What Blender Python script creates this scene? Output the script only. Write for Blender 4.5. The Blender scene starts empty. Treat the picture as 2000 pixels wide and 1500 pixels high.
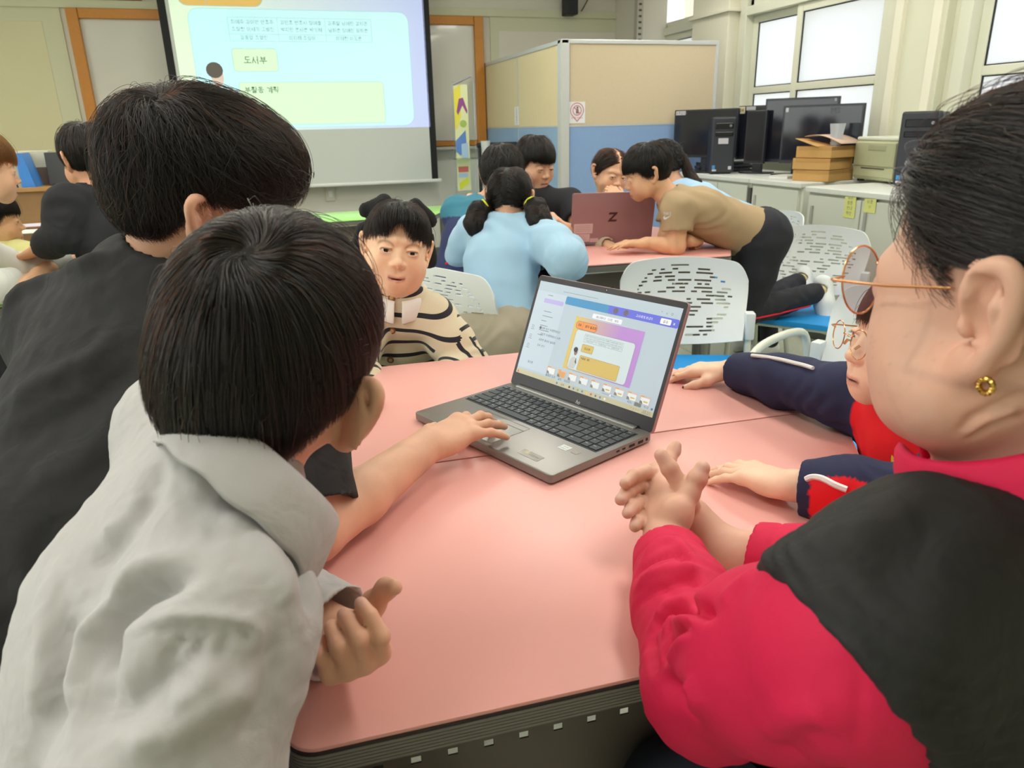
import bpy, bmesh, math, random
import numpy as np
from mathutils import Matrix, Vector

SC = bpy.context.scene
COL = SC.collection
random.seed(7)
RNG = np.random.default_rng(7)

# ------------------------------------------------------------------ camera, light, exposure
FPX = 1429.466
CAM_Z = 1.22
M = np.array([[0.95129, -0.30744, -0.02284], [-0.12222, -0.30809, -0.94347], [0.28302, 0.90031, -0.33066]])
CAM = np.array([0.0, 0.0, CAM_Z])
cam_data = bpy.data.cameras.new('camera')
cam = bpy.data.objects.new('camera', cam_data)
COL.objects.link(cam)
cam_data.sensor_width = 36.0
cam_data.lens = 36.0 * FPX / 2000.0
cam_data.clip_start = 0.02
cam_data.dof.use_dof = True
cam_data.dof.focus_distance = 1.15
cam_data.dof.aperture_fstop = 11.0
_m = Matrix.Identity(4)
for _i in range(3):
    _m[_i][0] = M[0][_i]
    _m[_i][1] = -M[1][_i]
    _m[_i][2] = -M[2][_i]
    _m[_i][3] = CAM[_i]
cam.matrix_world = _m
SC.camera = cam
SC.view_settings.view_transform = 'Standard'
SC.view_settings.look = 'None'
SC.view_settings.gamma = 1.0
SC.view_settings.use_curve_mapping = False
SC.view_settings.exposure = 0.45
world = bpy.data.worlds.new('daylight')
SC.world = world
world.use_nodes = True
_bg = world.node_tree.nodes['Background']
_bg.inputs[0].default_value = (0.86, 0.93, 1.0, 1)
_bg.inputs[1].default_value = 1.6
CEIL_STRENGTH = 11.5
_fill = bpy.data.lights.new('window_daylight', 'AREA')  # added area light for daylight from the left; that wall has no window
_fill.shape = 'RECTANGLE'
_fill.size, _fill.size_y = 5.0, 1.5
_fill.energy = 42
_fill.color = (.90, .95, 1.0)
_wo = bpy.data.objects.new('window_daylight', _fill)
COL.objects.link(_wo)
_wo.location = (-4.1, 1.2, 1.8)
_wo.rotation_euler = (math.radians(90), 0, math.radians(-90))


def P(px, py, d):
    """point at photo coordinates, d metres deep along the viewing axis"""
    return CAM + M.T @ (np.array([(px - 1000) / FPX, (py - 750) / FPX, 1.0]) * d)


def PZ(px, py, z):
    """point at photo coordinates on the level z"""
    r = M.T @ np.array([(px - 1000) / FPX, (py - 750) / FPX, 1.0])
    return CAM + r * ((z - CAM_Z) / r[2])


def PY(px, py, y):
    r = M.T @ np.array([(px - 1000) / FPX, (py - 750) / FPX, 1.0])
    return CAM + r * (y / r[1])


def PX(px, py, x):
    r = M.T @ np.array([(px - 1000) / FPX, (py - 750) / FPX, 1.0])
    return CAM + r * (x / r[0])


# ------------------------------------------------------------------ materials
def lin(c):
    if isinstance(c, str):
        c = [int(c[i:i + 2], 16) / 255 for i in (0, 2, 4)]
    return tuple((v / 12.92 if v <= 0.04045 else ((v + 0.055) / 1.055) ** 2.4) for v in c[:3])


MATS = {}


def mat(name, color='808080', rough=0.5, metal=0.0, spec=0.5, noise=0.0, nscale=20.0, bump=0.0, bscale=200.0,
        vcol=None, emit=None, estr=1.0, sss=0.0, trans=0.0, coat=0.0, sheen=0.0, aniso=None, ior=1.45, alpha=1.0, crush=0.0):
    if name in MATS:
        return MATS[name]
    m = bpy.data.materials.new(name)
    m.use_nodes = True
    nt = m.node_tree
    b = nt.nodes['Principled BSDF']
    b.inputs['Roughness'].default_value = rough
    b.inputs['Metallic'].default_value = metal
    b.inputs['Specular IOR Level'].default_value = spec
    b.inputs['IOR'].default_value = ior
    b.inputs['Coat Weight'].default_value = coat
    b.inputs['Sheen Weight'].default_value = sheen
    b.inputs['Transmission Weight'].default_value = trans
    b.inputs['Alpha'].default_value = alpha
    c = lin(color)
    b.inputs['Base Color'].default_value = (*c, 1)
    src = None
    if vcol:
        a = nt.nodes.new('ShaderNodeAttribute')
        a.attribute_name = vcol
        src = a.outputs['Color']
        nt.links.new(src, b.inputs['Base Color'])
    if noise > 0:
        tc = nt.nodes.new('ShaderNodeTexCoord')
        n = nt.nodes.new('ShaderNodeTexNoise')
        n.inputs['Scale'].default_value = nscale
        n.inputs['Detail'].default_value = 5
        nt.links.new(tc.outputs['Object'], n.inputs['Vector'])
        r = nt.nodes.new('ShaderNodeMapRange')
        r.inputs[3].default_value = 1 - noise
        r.inputs[4].default_value = 1 + noise
        nt.links.new(n.outputs[0], r.inputs[0])
        mx = nt.nodes.new('ShaderNodeVectorMath')
        mx.operation = 'SCALE'
        if src:
            nt.links.new(src, mx.inputs[0])
        else:
            mx.inputs[0].default_value = c
        nt.links.new(r.outputs[0], mx.inputs['Scale'])
        nt.links.new(mx.outputs[0], b.inputs['Base Color'])
    if bump > 0:
        tc = nt.nodes.new('ShaderNodeTexCoord')
        n = nt.nodes.new('ShaderNodeTexNoise')
        n.inputs['Scale'].default_value = bscale
        n.inputs['Detail'].default_value = 4
        nt.links.new(tc.outputs['Object'], n.inputs['Vector'])
        bp = nt.nodes.new('ShaderNodeBump')
        bp.inputs['Strength'].default_value = bump
        bp.inputs['Distance'].default_value = 0.002
        nt.links.new(n.outputs[0], bp.inputs['Height'])
        nt.links.new(bp.outputs[0], b.inputs['Normal'])
        if crush > 0:
            n2 = nt.nodes.new('ShaderNodeTexNoise')
            n2.inputs['Scale'].default_value = 26
            n2.inputs['Detail'].default_value = 2.5
            n2.inputs['Distortion'].default_value = .5
            nt.links.new(tc.outputs['Object'], n2.inputs['Vector'])
            b2 = nt.nodes.new('ShaderNodeBump')
            b2.inputs['Strength'].default_value = crush
            b2.inputs['Distance'].default_value = 0.012
            nt.links.new(n2.outputs[0], b2.inputs['Height'])
            nt.links.new(b2.outputs[0], bp.inputs['Normal'])
    if emit:
        b.inputs['Emission Color'].default_value = (*lin(emit), 1)
        b.inputs['Emission Strength'].default_value = estr
    if sss > 0:
        b.inputs['Subsurface Weight'].default_value = sss
        b.inputs['Subsurface Radius'].default_value = (0.012, 0.005, 0.003)
        b.inputs['Subsurface Scale'].default_value = 0.5
    MATS[name] = m
    return m


def tagm(o, label=None, cat=None, group=None, kind=None):
    if label:
        o['label'] = label
    if cat:
        o['category'] = cat
    if group:
        o['group'] = group
    if kind:
        o['kind'] = kind
    return o


def empty(name, loc=(0, 0, 0), rz=0.0, label=None, cat=None, group=None, kind=None):
    o = bpy.data.objects.new(name, None)
    o.empty_display_size = 0.05
    COL.objects.link(o)
    o.location = loc
    o.rotation_euler = (0, 0, rz)
    return tagm(o, label, cat, group, kind)


def link(name, me, m=None, parent=None, **kw):
    o = bpy.data.objects.new(name, me)
    COL.objects.link(o)
    if m is not None and len(me.materials) == 0:
        me.materials.append(m)
    if parent is not None:
        o.parent = parent
    return tagm(o, **kw)


def copy_tree(o, parent=None):
    c = o.copy()
    COL.objects.link(c)
    if parent is not None:
        c.parent = parent
    for ch in list(o.children):
        copy_tree(ch, c)
    return c


def mesh_np(name, v, f, smooth=True):
    """mesh from numpy vertices and a quad or triangle array"""
    me = bpy.data.meshes.new(name)
    v = np.asarray(v, np.float32)
    f = np.asarray(f, np.int32)
    n = f.shape[1]
    me.vertices.add(len(v))
    me.vertices.foreach_set('co', v.ravel())
    me.loops.add(f.size)
    me.loops.foreach_set('vertex_index', f.ravel())
    me.polygons.add(len(f))
    me.polygons.foreach_set('loop_start', np.arange(0, f.size, n, dtype=np.int32))
    me.update(calc_edges=True)
    me.validate()
    if smooth:
        me.polygons.foreach_set('use_smooth', np.ones(len(me.polygons), bool))
    return me


def frame_from(z, up=(0, 0, 1)):
    z = np.asarray(z, float)
    z = z / np.linalg.norm(z)
    u = np.asarray(up, float)
    if abs(z @ u) > 0.98:
        u = np.array([1.0, 0, 0]) if abs(z[0]) < .9 else np.array([0, 1.0, 0])
    x = np.cross(u, z)
    x /= np.linalg.norm(x)
    y = np.cross(z, x)
    return x, y, z


class MB:
    """collects hard-surface pieces into one bmesh"""

    def __init__(self):
        self.b = bmesh.new()

    def poly(self, vs, fs):
        bv = [self.b.verts.new(tuple(v)) for v in vs]
        for f in fs:
            try:
                self.b.faces.new([bv[i] for i in f])
            except ValueError:
                pass
        return self

    def box(self, lo, hi, T=None, bev=0.0):
        x0, y0, z0 = lo
        x1, y1, z1 = hi
        vs = [(x0, y0, z0), (x1, y0, z0), (x1, y1, z0), (x0, y1, z0), (x0, y0, z1), (x1, y0, z1), (x1, y1, z1), (x0, y1, z1)]
        fs = [(3, 2, 1, 0), (4, 5, 6, 7), (0, 1, 5, 4), (1, 2, 6, 5), (2, 3, 7, 6), (3, 0, 4, 7)]
        if T is not None:
            vs = [tuple(T @ Vector(v)) for v in vs]
        bv = [self.b.verts.new(v) for v in vs]
        ff = [self.b.faces.new([bv[i] for i in f]) for f in fs]
        if bev > 0:
            es = list({e for f in ff for e in f.edges})
            bmesh.ops.bevel(self.b, geom=es, offset=bev, segments=2, affect='EDGES', profile=0.5)
        return self

    def cyl(self, a, b, r0, r1=None, n=12, caps=True):
        r1 = r0 if r1 is None else r1
        a = np.asarray(a, float)
        b = np.asarray(b, float)
        x, y, z = frame_from(b - a)
        A, B = [], []
        for i in range(n):
            t = 2 * math.pi * i / n
            d = x * math.cos(t) + y * math.sin(t)
            A.append(self.b.verts.new(tuple(a + d * r0)))
            B.append(self.b.verts.new(tuple(b + d * r1)))
        for i in range(n):
            j = (i + 1) % n
            self.b.faces.new((A[i], A[j], B[j], B[i]))
        if caps:
            self.b.faces.new(A[::-1])
            self.b.faces.new(B)
        return self

    def tube(self, pts, r, n=10, closed=False):
        pts = [np.asarray(p, float) for p in pts]
        N = len(pts)
        rs = r if hasattr(r, '__len__') else [r] * N
        rings = []
        px = None
        for i, p in enumerate(pts):
            if closed:
                d = pts[(i + 1) % N] - pts[i - 1]
            else:
                d = pts[min(i + 1, N - 1)] - pts[max(i - 1, 0)]
            d = d / (np.linalg.norm(d) + 1e-12)
            if px is None:
                x, y, _ = frame_from(d)
            else:
                x = px - d * (px @ d)
                x /= np.linalg.norm(x)
                y = np.cross(d, x)
            px = x
            rings.append([self.b.verts.new(tuple(p + rs[i] * (x * math.cos(2 * math.pi * k / n) + y * math.sin(2 * math.pi * k / n)))) for k in range(n)])
        for i in range(N if closed else N - 1):
            A = rings[i]
            B = rings[(i + 1) % N]
            for k in range(n):
                j = (k + 1) % n
                self.b.faces.new((A[k], A[j], B[j], B[k]))
        if not closed:
            self.b.faces.new(rings[0][::-1])
            self.b.faces.new(rings[-1])
        return self

    def prism(self, outline, z0, z1, T=None, bev=0.0):
        """vertical prism over a CCW 2D outline"""
        n = len(outline)
        lo = [Vector((x, y, z0)) for x, y in outline]
        hi = [Vector((x, y, z1)) for x, y in outline]
        if T is not None:
            lo = [T @ v for v in lo]
            hi = [T @ v for v in hi]
        a = [self.b.verts.new(v) for v in lo]
        b = [self.b.verts.new(v) for v in hi]
        top = self.b.faces.new(b)
        self.b.faces.new(a[::-1])
        for i in range(n):
            j = (i + 1) % n
            self.b.faces.new((a[i], a[j], b[j], b[i]))
        if bev > 0:
            bmesh.ops.bevel(self.b, geom=list(top.edges), offset=bev, segments=2, affect='EDGES', profile=0.5)
        return self

    def mesh(self, name, smooth=False):
        me = bpy.data.meshes.new(name)
        bmesh.ops.recalc_face_normals(self.b, faces=self.b.faces)
        self.b.to_mesh(me)
        self.b.free()
        if smooth:
            me.polygons.foreach_set('use_smooth', np.ones(len(me.polygons), bool))
            if hasattr(me, 'set_sharp_from_angle'):
                me.set_sharp_from_angle(angle=math.radians(38))
        return me

    def build(self, name, m, parent=None, smooth=False, **kw):
        return link(name, self.mesh(name, smooth), m, parent, **kw)


def rrect(x0, y0, x1, y1, r, n=4):
    pts = []
    for cx, cy, a0 in ((x1 - r, y0 + r, -90), (x1 - r, y1 - r, 0), (x0 + r, y1 - r, 90), (x0 + r, y0 + r, 180)):
        for i in range(n + 1):
            a = math.radians(a0 + 90 * i / n)
            pts.append((cx + r * math.cos(a), cy + r * math.sin(a)))
    return pts


def round_poly(pts, r, n=5):
    out = []
    N = len(pts)
    for i in range(N):
        p = np.array(pts[i], float)
        a = np.array(pts[i - 1], float) - p
        b = np.array(pts[(i + 1) % N], float) - p
        a /= np.linalg.norm(a)
        b /= np.linalg.norm(b)
        ang = math.acos(np.clip(a @ b, -1, 1))
        t = r / math.tan(ang / 2)
        c = p + (a + b) / np.linalg.norm(a + b) * (r / math.sin(ang / 2))
        s, e = p + a * t - c, p + b * t - c
        a0 = math.atan2(s[1], s[0])
        a1 = math.atan2(e[1], e[0])
        d = (a1 - a0 + math.pi) % (2 * math.pi) - math.pi
        for k in range(n + 1):
            th = a0 + d * k / n
            out.append((c[0] + r * math.cos(th), c[1] + r * math.sin(th)))
    return out


_GLYPH = {}
# Korean letters as strokes in a unit box (x right, y down)
_G = [(.15, .15, .85, .15), (.85, .15, .75, .9)]
_N = [(.15, .1, .15, .85), (.15, .85, .9, .85)]
_D = [(.15, .12, .85, .12), (.15, .12, .15, .85), (.15, .85, .9, .85)]
_R = [(.15, .1, .85, .1), (.85, .1, .85, .48), (.15, .48, .85, .48), (.15, .48, .15, .88), (.15, .88, .9, .88)]
_MM = [(.15, .12, .85, .12), (.15, .12, .15, .85), (.85, .12, .85, .85), (.15, .85, .85, .85)]
_B = [(.15, .08, .15, .88), (.85, .08, .85, .88), (.15, .45, .85, .45), (.15, .88, .85, .88)]
_S = [(.5, .08, .12, .9), (.48, .4, .9, .9)]
_O = [(.5, .1, .2, .25), (.2, .25, .12, .5), (.12, .5, .2, .75), (.2, .75, .5, .9), (.5, .9, .8, .75), (.8, .75, .88, .5), (.88, .5, .8, .25), (.8, .25, .5, .1)]
_J = [(.12, .12, .88, .12), (.5, .12, .12, .9), (.5, .5, .9, .9)]
_CH = [(.4, .0, .6, .0)] + [(.12, .2, .88, .2), (.5, .2, .12, .92), (.5, .55, .9, .92)]
_K = _G + [(.15, .5, .8, .5)]
_T = _D + [(.15, .48, .8, .48)]
_PP = [(.1, .12, .9, .12), (.1, .88, .9, .88), (.33, .12, .33, .88), (.67, .12, .67, .88)]
_H = [(.35, .02, .65, .02), (.1, .2, .9, .2)] + [(.5 + (x - .5) * .8, .62 + (y - .5) * .7, .5 + (u - .5) * .8, .62 + (v - .5) * .7) for x, y, u, v in _O]


def _two(a):
    return [(x * .5, y, u * .5, v) for x, y, u, v in a] + [(.5 + x * .5, y, .5 + u * .5, v) for x, y, u, v in a]


LEAD = [_G, _two(_G), _N, _D, _two(_D), _R, _MM, _B, _two(_B), _S, _two(_S), _O, _J, _two(_J), _CH, _K, _T, _PP, _H]
TAIL = [None, _G, _two(_G), _two(_G), _N, _N, _N, _D, _R, _R, _R, _R, _R, _R, _R, _R, _MM, _B, _B, _S, _two(_S), _O, _J, _CH, _K, _T, _PP, _H]
_V = lambda *k: [(q, 0, q, 1) for q in k]
_t = lambda x, *ys: [(x, y, x + .3, y) for y in ys]
_u = lambda x, *ys: [(x - .3, y, x, y) for y in ys]
_L = (0, .7, 1, .7)
_Lu = (0, .25, 1, .25)
VOWEL = [('r', _V(.45) + _t(.45, .5)), ('r', _V(.35, .85) + _t(.35, .5)), ('r', _V(.45) + _t(.45, .35, .65)), ('r', _V(.35, .85) + _t(.35, .35, .65)),
         ('r', _V(.6) + _u(.6, .5)), ('r', _V(.45, .9) + _u(.45, .5)), ('r', _V(.6) + _u(.6, .35, .65)), ('r', _V(.45, .9) + _u(.45, .35, .65)),
         ('b', [_L, (.5, .1, .5, .7)]), ('m', 8, 0), ('m', 8, 1), ('m', 8, 20), ('b', [_L, (.33, .1, .33, .7), (.67, .1, .67, .7)]),
         ('b', [_Lu, (.5, .25, .5, 1)]), ('m', 13, 4), ('m', 13, 5), ('m', 13, 20), ('b', [_Lu, (.33, .25, .33, 1), (.67, .25, .67, 1)]), ('b', [(0, .5, 1, .5)]), ('m', 18, 20), ('r', _V(.5))]
SOLO = {chr(0x3131 + i): g for i, g in zip((0, 3, 6, 8, 16, 17, 20, 22, 23, 25, 28, 26, 27, 28, 29), (_G, _N, _D, _R, _MM, _B, _S, _O, _J, _CH, _T, _CH, _K, _T, _PP))}
SOLO[chr(0x314E)] = _H


def _syllable(c):
    """strokes of one Korean letter block in the unit square"""
    n = ord(c) - 0xAC00
    if not 0 <= n < 11172:
        o = ord(c) - 0x314F
        if 0 <= o < 21:
            v = VOWEL[o]
            return list(v[1]) if v[0] != 'm' else list(VOWEL[v[1]][1])
        return SOLO.get(c, _O)
    l, v, t = n // 588, n // 28 % 21, n % 28
    fit = lambda g, x0, y0, x1, y1: [(x0 + a * (x1 - x0), y0 + b * (y1 - y0), x0 + d * (x1 - x0), y0 + e * (y1 - y0)) for a, b, d, e in g]
    y1 = .58 if t else .98
    V = VOWEL[v]
    out = []
    if V[0] == 'r':
        out += fit(LEAD[l], .02, .05, .58, y1) + fit(V[1], .58, .0, .98, y1 + .03)
    elif V[0] == 'b':
        m = .30 if t else .52
        out += fit(LEAD[l], .15, .02, .85, m) + fit(V[1], .02, m + .02, .98, y1)
    else:
        m = .30 if t else .55
        out += fit(LEAD[l], .05, .03, .60, m) + fit(VOWEL[V[1]][1], .0, m, .64, y1 - .02) + fit(VOWEL[V[2]][1], .66, .0, 1.0, y1 + .02)
    if t:
        out += fit(TAIL[t], .12, .64, .88, 1.0)
    return out


def _strokes(c, w=.085):
    V, F_ = [], []
    for x0, y0, x1, y1 in _syllable(c):
        a, b = np.array([.03 + x0 * .84, .42 - y0 * .84]), np.array([.03 + x1 * .84, .42 - y1 * .84])
        d = b - a
        d = d / (np.hypot(*d) + 1e-9)
        a, b = a - d * w * .4, b + d * w * .4
        n = np.array([-d[1], d[0]]) * w / 2
        k = len(V)
        V += [a - n, b - n, b + n, a + n]
        F_.append((k, k + 1, k + 2, k + 3))
    v = np.array(V)
    _GLYPH[c] = (np.concatenate([v, np.zeros((len(v), 1))], 1), F_, .92)


def _glyphs(chars):
    """flat outlines of single letters, all from one text object: letter -> (verts, faces, advance)"""
    cu = bpy.data.curves.new('lettering', 'FONT')
    cu.body = '\n'.join(chars)
    cu.size = 1.0
    cu.space_line = 3.0
    cu.resolution_u = 2
    o = bpy.data.objects.new('lettering', cu)
    me = o.to_mesh()
    v = np.array([tuple(q.co) for q in me.vertices]).reshape(-1, 3)
    f = [tuple(p.vertices) for p in me.polygons]
    o.to_mesh_clear()
    bpy.data.objects.remove(o)
    bpy.data.curves.remove(cu)
    line = np.round((0.3 - v[:, 1]) / 3.0).astype(int)
    fl = {}
    for p in f:
        fl.setdefault(int(line[p[0]]), []).append(p)
    for i, c in enumerate(chars):
        fs = fl.get(i, [])
        ids = sorted({k for p in fs for k in p})
        m = {k: n for n, k in enumerate(ids)}
        vv = v[ids] + np.array([0, 3.0 * i - .32, 0]) if ids else np.zeros((0, 3))
        adv = .3 if not ids else (float(vv[:, 0].max()) + .07)
        _GLYPH[c] = (vv, [tuple(m[k] for k in p) for p in fs], adv)


def text_mesh(s, size=1.0, align='LEFT', shear=0.0, bold=0.0):
    """flat lettering as (verts, faces) in its own plane"""
    if not _GLYPH:
        _glyphs([chr(i) for i in range(33, 127)])
    for c in s:
        if c not in _GLYPH and c != ' ':
            _strokes(c)
    V, Fc, x = [], [], 0.0
    n = 0
    for c in s:
        if c == ' ':
            x += .3
            continue
        v, f, adv = _GLYPH[c]
        V.append(v + np.array([x, 0, 0]))
        Fc += [tuple(k + n for k in p) for p in f]
        n += len(v)
        x += adv
    V = np.concatenate(V) if V else np.zeros((0, 3))
    if align == 'CENTER':
        V = V - np.array([x / 2, 0, 0])
    V[:, 0] += V[:, 1] * shear
    return V * size, Fc


class Flat:
    """flat print on a rectangle: origin top-left, x right, y down, sizes in metres"""

    def __init__(self, o, ux, uy, n, step=0.0002):
        self.o, self.ux, self.uy, self.n = [np.asarray(q, float) for q in (o, ux, uy, n)]
        self.L = {}
        self.step = step

    def _add(self, key, pts, faces, layer):
        V, Fc = self.L.setdefault(key, ([], []))
        k = len(V)
        for x, y in pts:
            V.append(self.o + self.ux * x + self.uy * y + self.n * self.step * layer)
        for f in faces:
            Fc.append(tuple(i + k for i in f))

    def poly(self, key, pts, layer=1):
        self._add(key, pts, [tuple(range(len(pts)))], layer)

    def rect(self, key, x0, y0, x1, y1, layer=1, r=0.0):
        self.poly(key, rrect(x0, y0, x1, y1, r) if r > 0 else [(x0, y0), (x1, y0), (x1, y1), (x0, y1)], layer)

    def ring(self, key, x0, y0, x1, y1, w, layer=1, r=0.0, n=4):
        a = rrect(x0, y0, x1, y1, max(r, 1e-5), n)
        b = rrect(x0 + w, y0 + w, x1 - w, y1 - w, max(r - w, 1e-5), n)
        m = len(a)
        self._add(key, a + b, [(i, (i + 1) % m, m + (i + 1) % m, m + i) for i in range(m)], layer)

    def disc(self, key, cx, cy, rx, ry=None, layer=1, n=16):
        ry = ry or rx
        self.poly(key, [(cx + rx * math.cos(2 * math.pi * i / n), cy + ry * math.sin(2 * math.pi * i / n)) for i in range(n)], layer)

    def text(self, key, x, y, s, size, layer=2, align='LEFT', shear=0.0, bold=0.0):
        v, f = text_mesh(s, size, align, shear, bold)
        self._n = getattr(self, '_n', 0) + 1
        self._add(key if key == 'p' else key + '#%d' % self._n, [(x + a, y - b) for a, b, _ in v], f, layer)

    def build(self, names, mats, parent, origin=None):
        out = []
        for k, (V, Fc) in self.L.items():
            full, k = k, k.split('#')[0]
            me = bpy.data.meshes.new(names.get(k, 'print'))
            V = np.array(V)
            if origin is not None:
                V = V - np.asarray(origin)
            me.from_pydata([tuple(v) for v in V], [], Fc)
            me.update()
            out.append(link(names.get(k, 'print'), me, mats[k], parent))
            if k == 'p':
                out[-1]['kind'] = 'stuff'
        return out

# ------------------------------------------------------------------ room shell
XL, XR, YB, YF, ZC = -4.2, 3.75, -2.6, 7.3, 2.75
m_wall = mat('wall_paint', 'e6e3d0', 0.6, noise=0.03, nscale=3, bump=0.05, bscale=300)
m_panel = mat('wall_panel_paint', 'cfcba6', 0.55, noise=0.05, nscale=2)
m_rail = mat('wall_rail_paint', 'c9cbae', 0.5)
m_upper = mat('upper_wall_paint', 'd6d2c4', 0.7, noise=0.04, nscale=2)
m_lower = mat('lower_wall_paint', 'dcdacf', 0.6, noise=0.03, nscale=4)
m_ceil = mat('ceiling_paint', 'efeee8', 0.8)
m_sash = mat('window_sash_paint', 'd8d9c6', 0.4, noise=0.02, nscale=8)
m_gasket = mat('black_gasket', '22252a', 0.6)
m_white = mat('white_plastic', 'eceeec', 0.4)

# floor: a joint-coloured base with separate terrazzo tiles where they can be seen
floor = MB().box((XL - .2, YB - .2, -.12), (XR + .2, YF + .2, -.006)).build('floor', mat('floor_joint', '8f9086', 0.8), kind='structure')
m_tile = mat('terrazzo', 'c3c6b4', 0.35, noise=0.22, nscale=90)
tile_me = MB().box((.002, .002, -.012), (.448, .448, 0), bev=.0015).mesh('tile')
tile_me.materials.append(m_tile)
TX0, TY0, TS = -1.0, 0.0, .45
for i in range(10):
    for j in range(13):
        o = link('tile', tile_me, parent=floor)
        o.location = (TX0 + i * TS, TY0 + j * TS, 0)
# the rest of the floor, never seen up close: same tiles in one sheet
fb = MB()
nx0, nx1 = math.floor((XL - TX0) / TS), math.ceil((XR - TX0) / TS)
for i in range(nx0, nx1 + 1):
    for j in range(-6, 17):
        if 0 <= i < 10 and 0 <= j < 13:
            continue
        fb.box((TX0 + i * TS + .002, TY0 + j * TS + .002, -.012), (TX0 + (i + 1) * TS - .002, TY0 + (j + 1) * TS - .002, 0))
fb.build('tile_field', m_tile, floor, kind='stuff')

MB().box((XL - .2, YB - .2, ZC), (XR + .2, YF + .2, ZC + .12)).build('ceiling', m_ceil, kind='structure')
MB().box((XL - .15, YB - .15, -.006), (XL, YF + .15, ZC)).build('wall_left', m_wall, kind='structure')
MB().box((XL, YB - .15, -.006), (XR, YB, ZC)).build('wall_back', m_wall, kind='structure')

# front wall: lower zone, ledge rail, cream tackboard panels, upper zone
wf = MB().box((XL, YF, -.006), (XR + .15, YF + .15, ZC)).build('wall_front', m_upper, kind='structure')
ZLED = float(PY(150, 16, YF)[2])
MB().box((XL, YF - .03, ZLED), (XR, YF, ZLED + .06)).build('trim_1', m_rail, kind='structure')
MB().box((XL, YF - .012, 1.0), (-1.42, YF, ZLED)).build('panel', m_rail, wf)
MB().box((XL, YF - .016, 1.08), (-1.56, YF - .012, ZLED - .1), bev=.002).build('panel_sheet', m_panel, wf)
MB().box((2.16, YF - .012, 0.95), (XR, YF, ZLED)).build('panel', m_rail, wf)
MB().box((2.24, YF - .016, 1.03), (XR - .16, YF - .012, ZLED - .12), bev=.002).build('panel_sheet', m_upper, wf)
MB().box((XL, YF - .012, .1), (XR, YF, .93)).build('lower_panel', m_lower, wf)
MB().box((XL, YF - .02, .0), (XR, YF, .1)).build('baseboard_front', mat('baseboard_paint', '6e6c64', 0.6), kind='structure')
# switch plate below the screen
sw = empty('wall_switch', PY(645, 378, YF - .014), label='small white switch box on the front wall under the screen', cat='switch')
MB().box((-.045, -.02, -.07), (.045, 0, .07), bev=.006).build('housing', mat('switch_plastic', 'd6d4c6', .5), sw)
MB().box((-.02, -.026, -.03), (.02, -.02, .03), bev=.003).build('rocker', m_white, sw)

# window wall on the right, with openings
def zw(px, py):
    return float(PX(px, py, XR)[2])
def yw(px, py):
    return float(PX(px, py, XR)[1])
WZ0, WZ1 = .98, 2.58
TRANS = 2.14   # transom level between sashes and top lights
# bays: (y0,y1) openings along the wall
B1 = (yw(1742, 60), yw(1452, 120))           # middle window
B2 = (yw(1362, 60) , yw(1205, 40))           # far window
B3 = (B1[0] - .55 - 2.2, B1[0] - .55)         # near window, right of the frame
wr = MB()
ys = [YB - .15, B3[0], B3[1], B1[0], B1[1], B2[0], B2[1], YF + .15]
for a, b in ((0, 1), (2, 3), (4, 5), (6, 7)):
    wr.box((XR, ys[a], -.006), (XR + .18, ys[b], ZC))
for a, b in (B3, B1, B2):
    wr.box((XR, a, -.006), (XR + .18, b, WZ0)).box((XR, a, WZ1), (XR + .18, b, ZC))
wall_r = wr.build('wall_right', mat('pillar_paint', 'd9dac4', .55, noise=.03, nscale=3), kind='structure')

m_frost = bpy.data.materials.new('frosted_glass')
m_frost.use_nodes = True
_nt = m_frost.node_tree
_nt.nodes.remove(_nt.nodes['Principled BSDF'])
_out = _nt.nodes['Material Output']
_tr = _nt.nodes.new('ShaderNodeBsdfTranslucent')
_tr.inputs[0].default_value = (.93, .96, 1, 1)
_gl = _nt.nodes.new('ShaderNodeBsdfGlossy')
_gl.inputs['Roughness'].default_value = .25
_mx = _nt.nodes.new('ShaderNodeMixShader')
_mx.inputs[0].default_value = .06
_vt = _nt.nodes.new('ShaderNodeTexVoronoi')
_vt.inputs['Scale'].default_value = 110
_tc = _nt.nodes.new('ShaderNodeTexCoord')
_bp = _nt.nodes.new('ShaderNodeBump')
_bp.inputs['Strength'].default_value = .35
_bp.inputs['Distance'].default_value = .004
_nt.links.new(_tc.outputs['Object'], _vt.inputs['Vector'])
_nt.links.new(_vt.outputs[0], _bp.inputs['Height'])
_nt.links.new(_bp.outputs[0], _gl.inputs['Normal'])
_nt.links.new(_bp.outputs[0], _tr.inputs['Normal'])
_nt.links.new(_tr.outputs[0], _mx.inputs[1])
_nt.links.new(_gl.outputs[0], _mx.inputs[2])
_nt.links.new(_mx.outputs[0], _out.inputs['Surface'])
m_clear = mat('clear_glass', 'ffffff', .0, trans=1.0, ior=1.02)

ZM0, ZM1 = zw(1630, 170), zw(1640, 154)       # mid rail of the sashes
ZT = zw(1630, 8)


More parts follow.
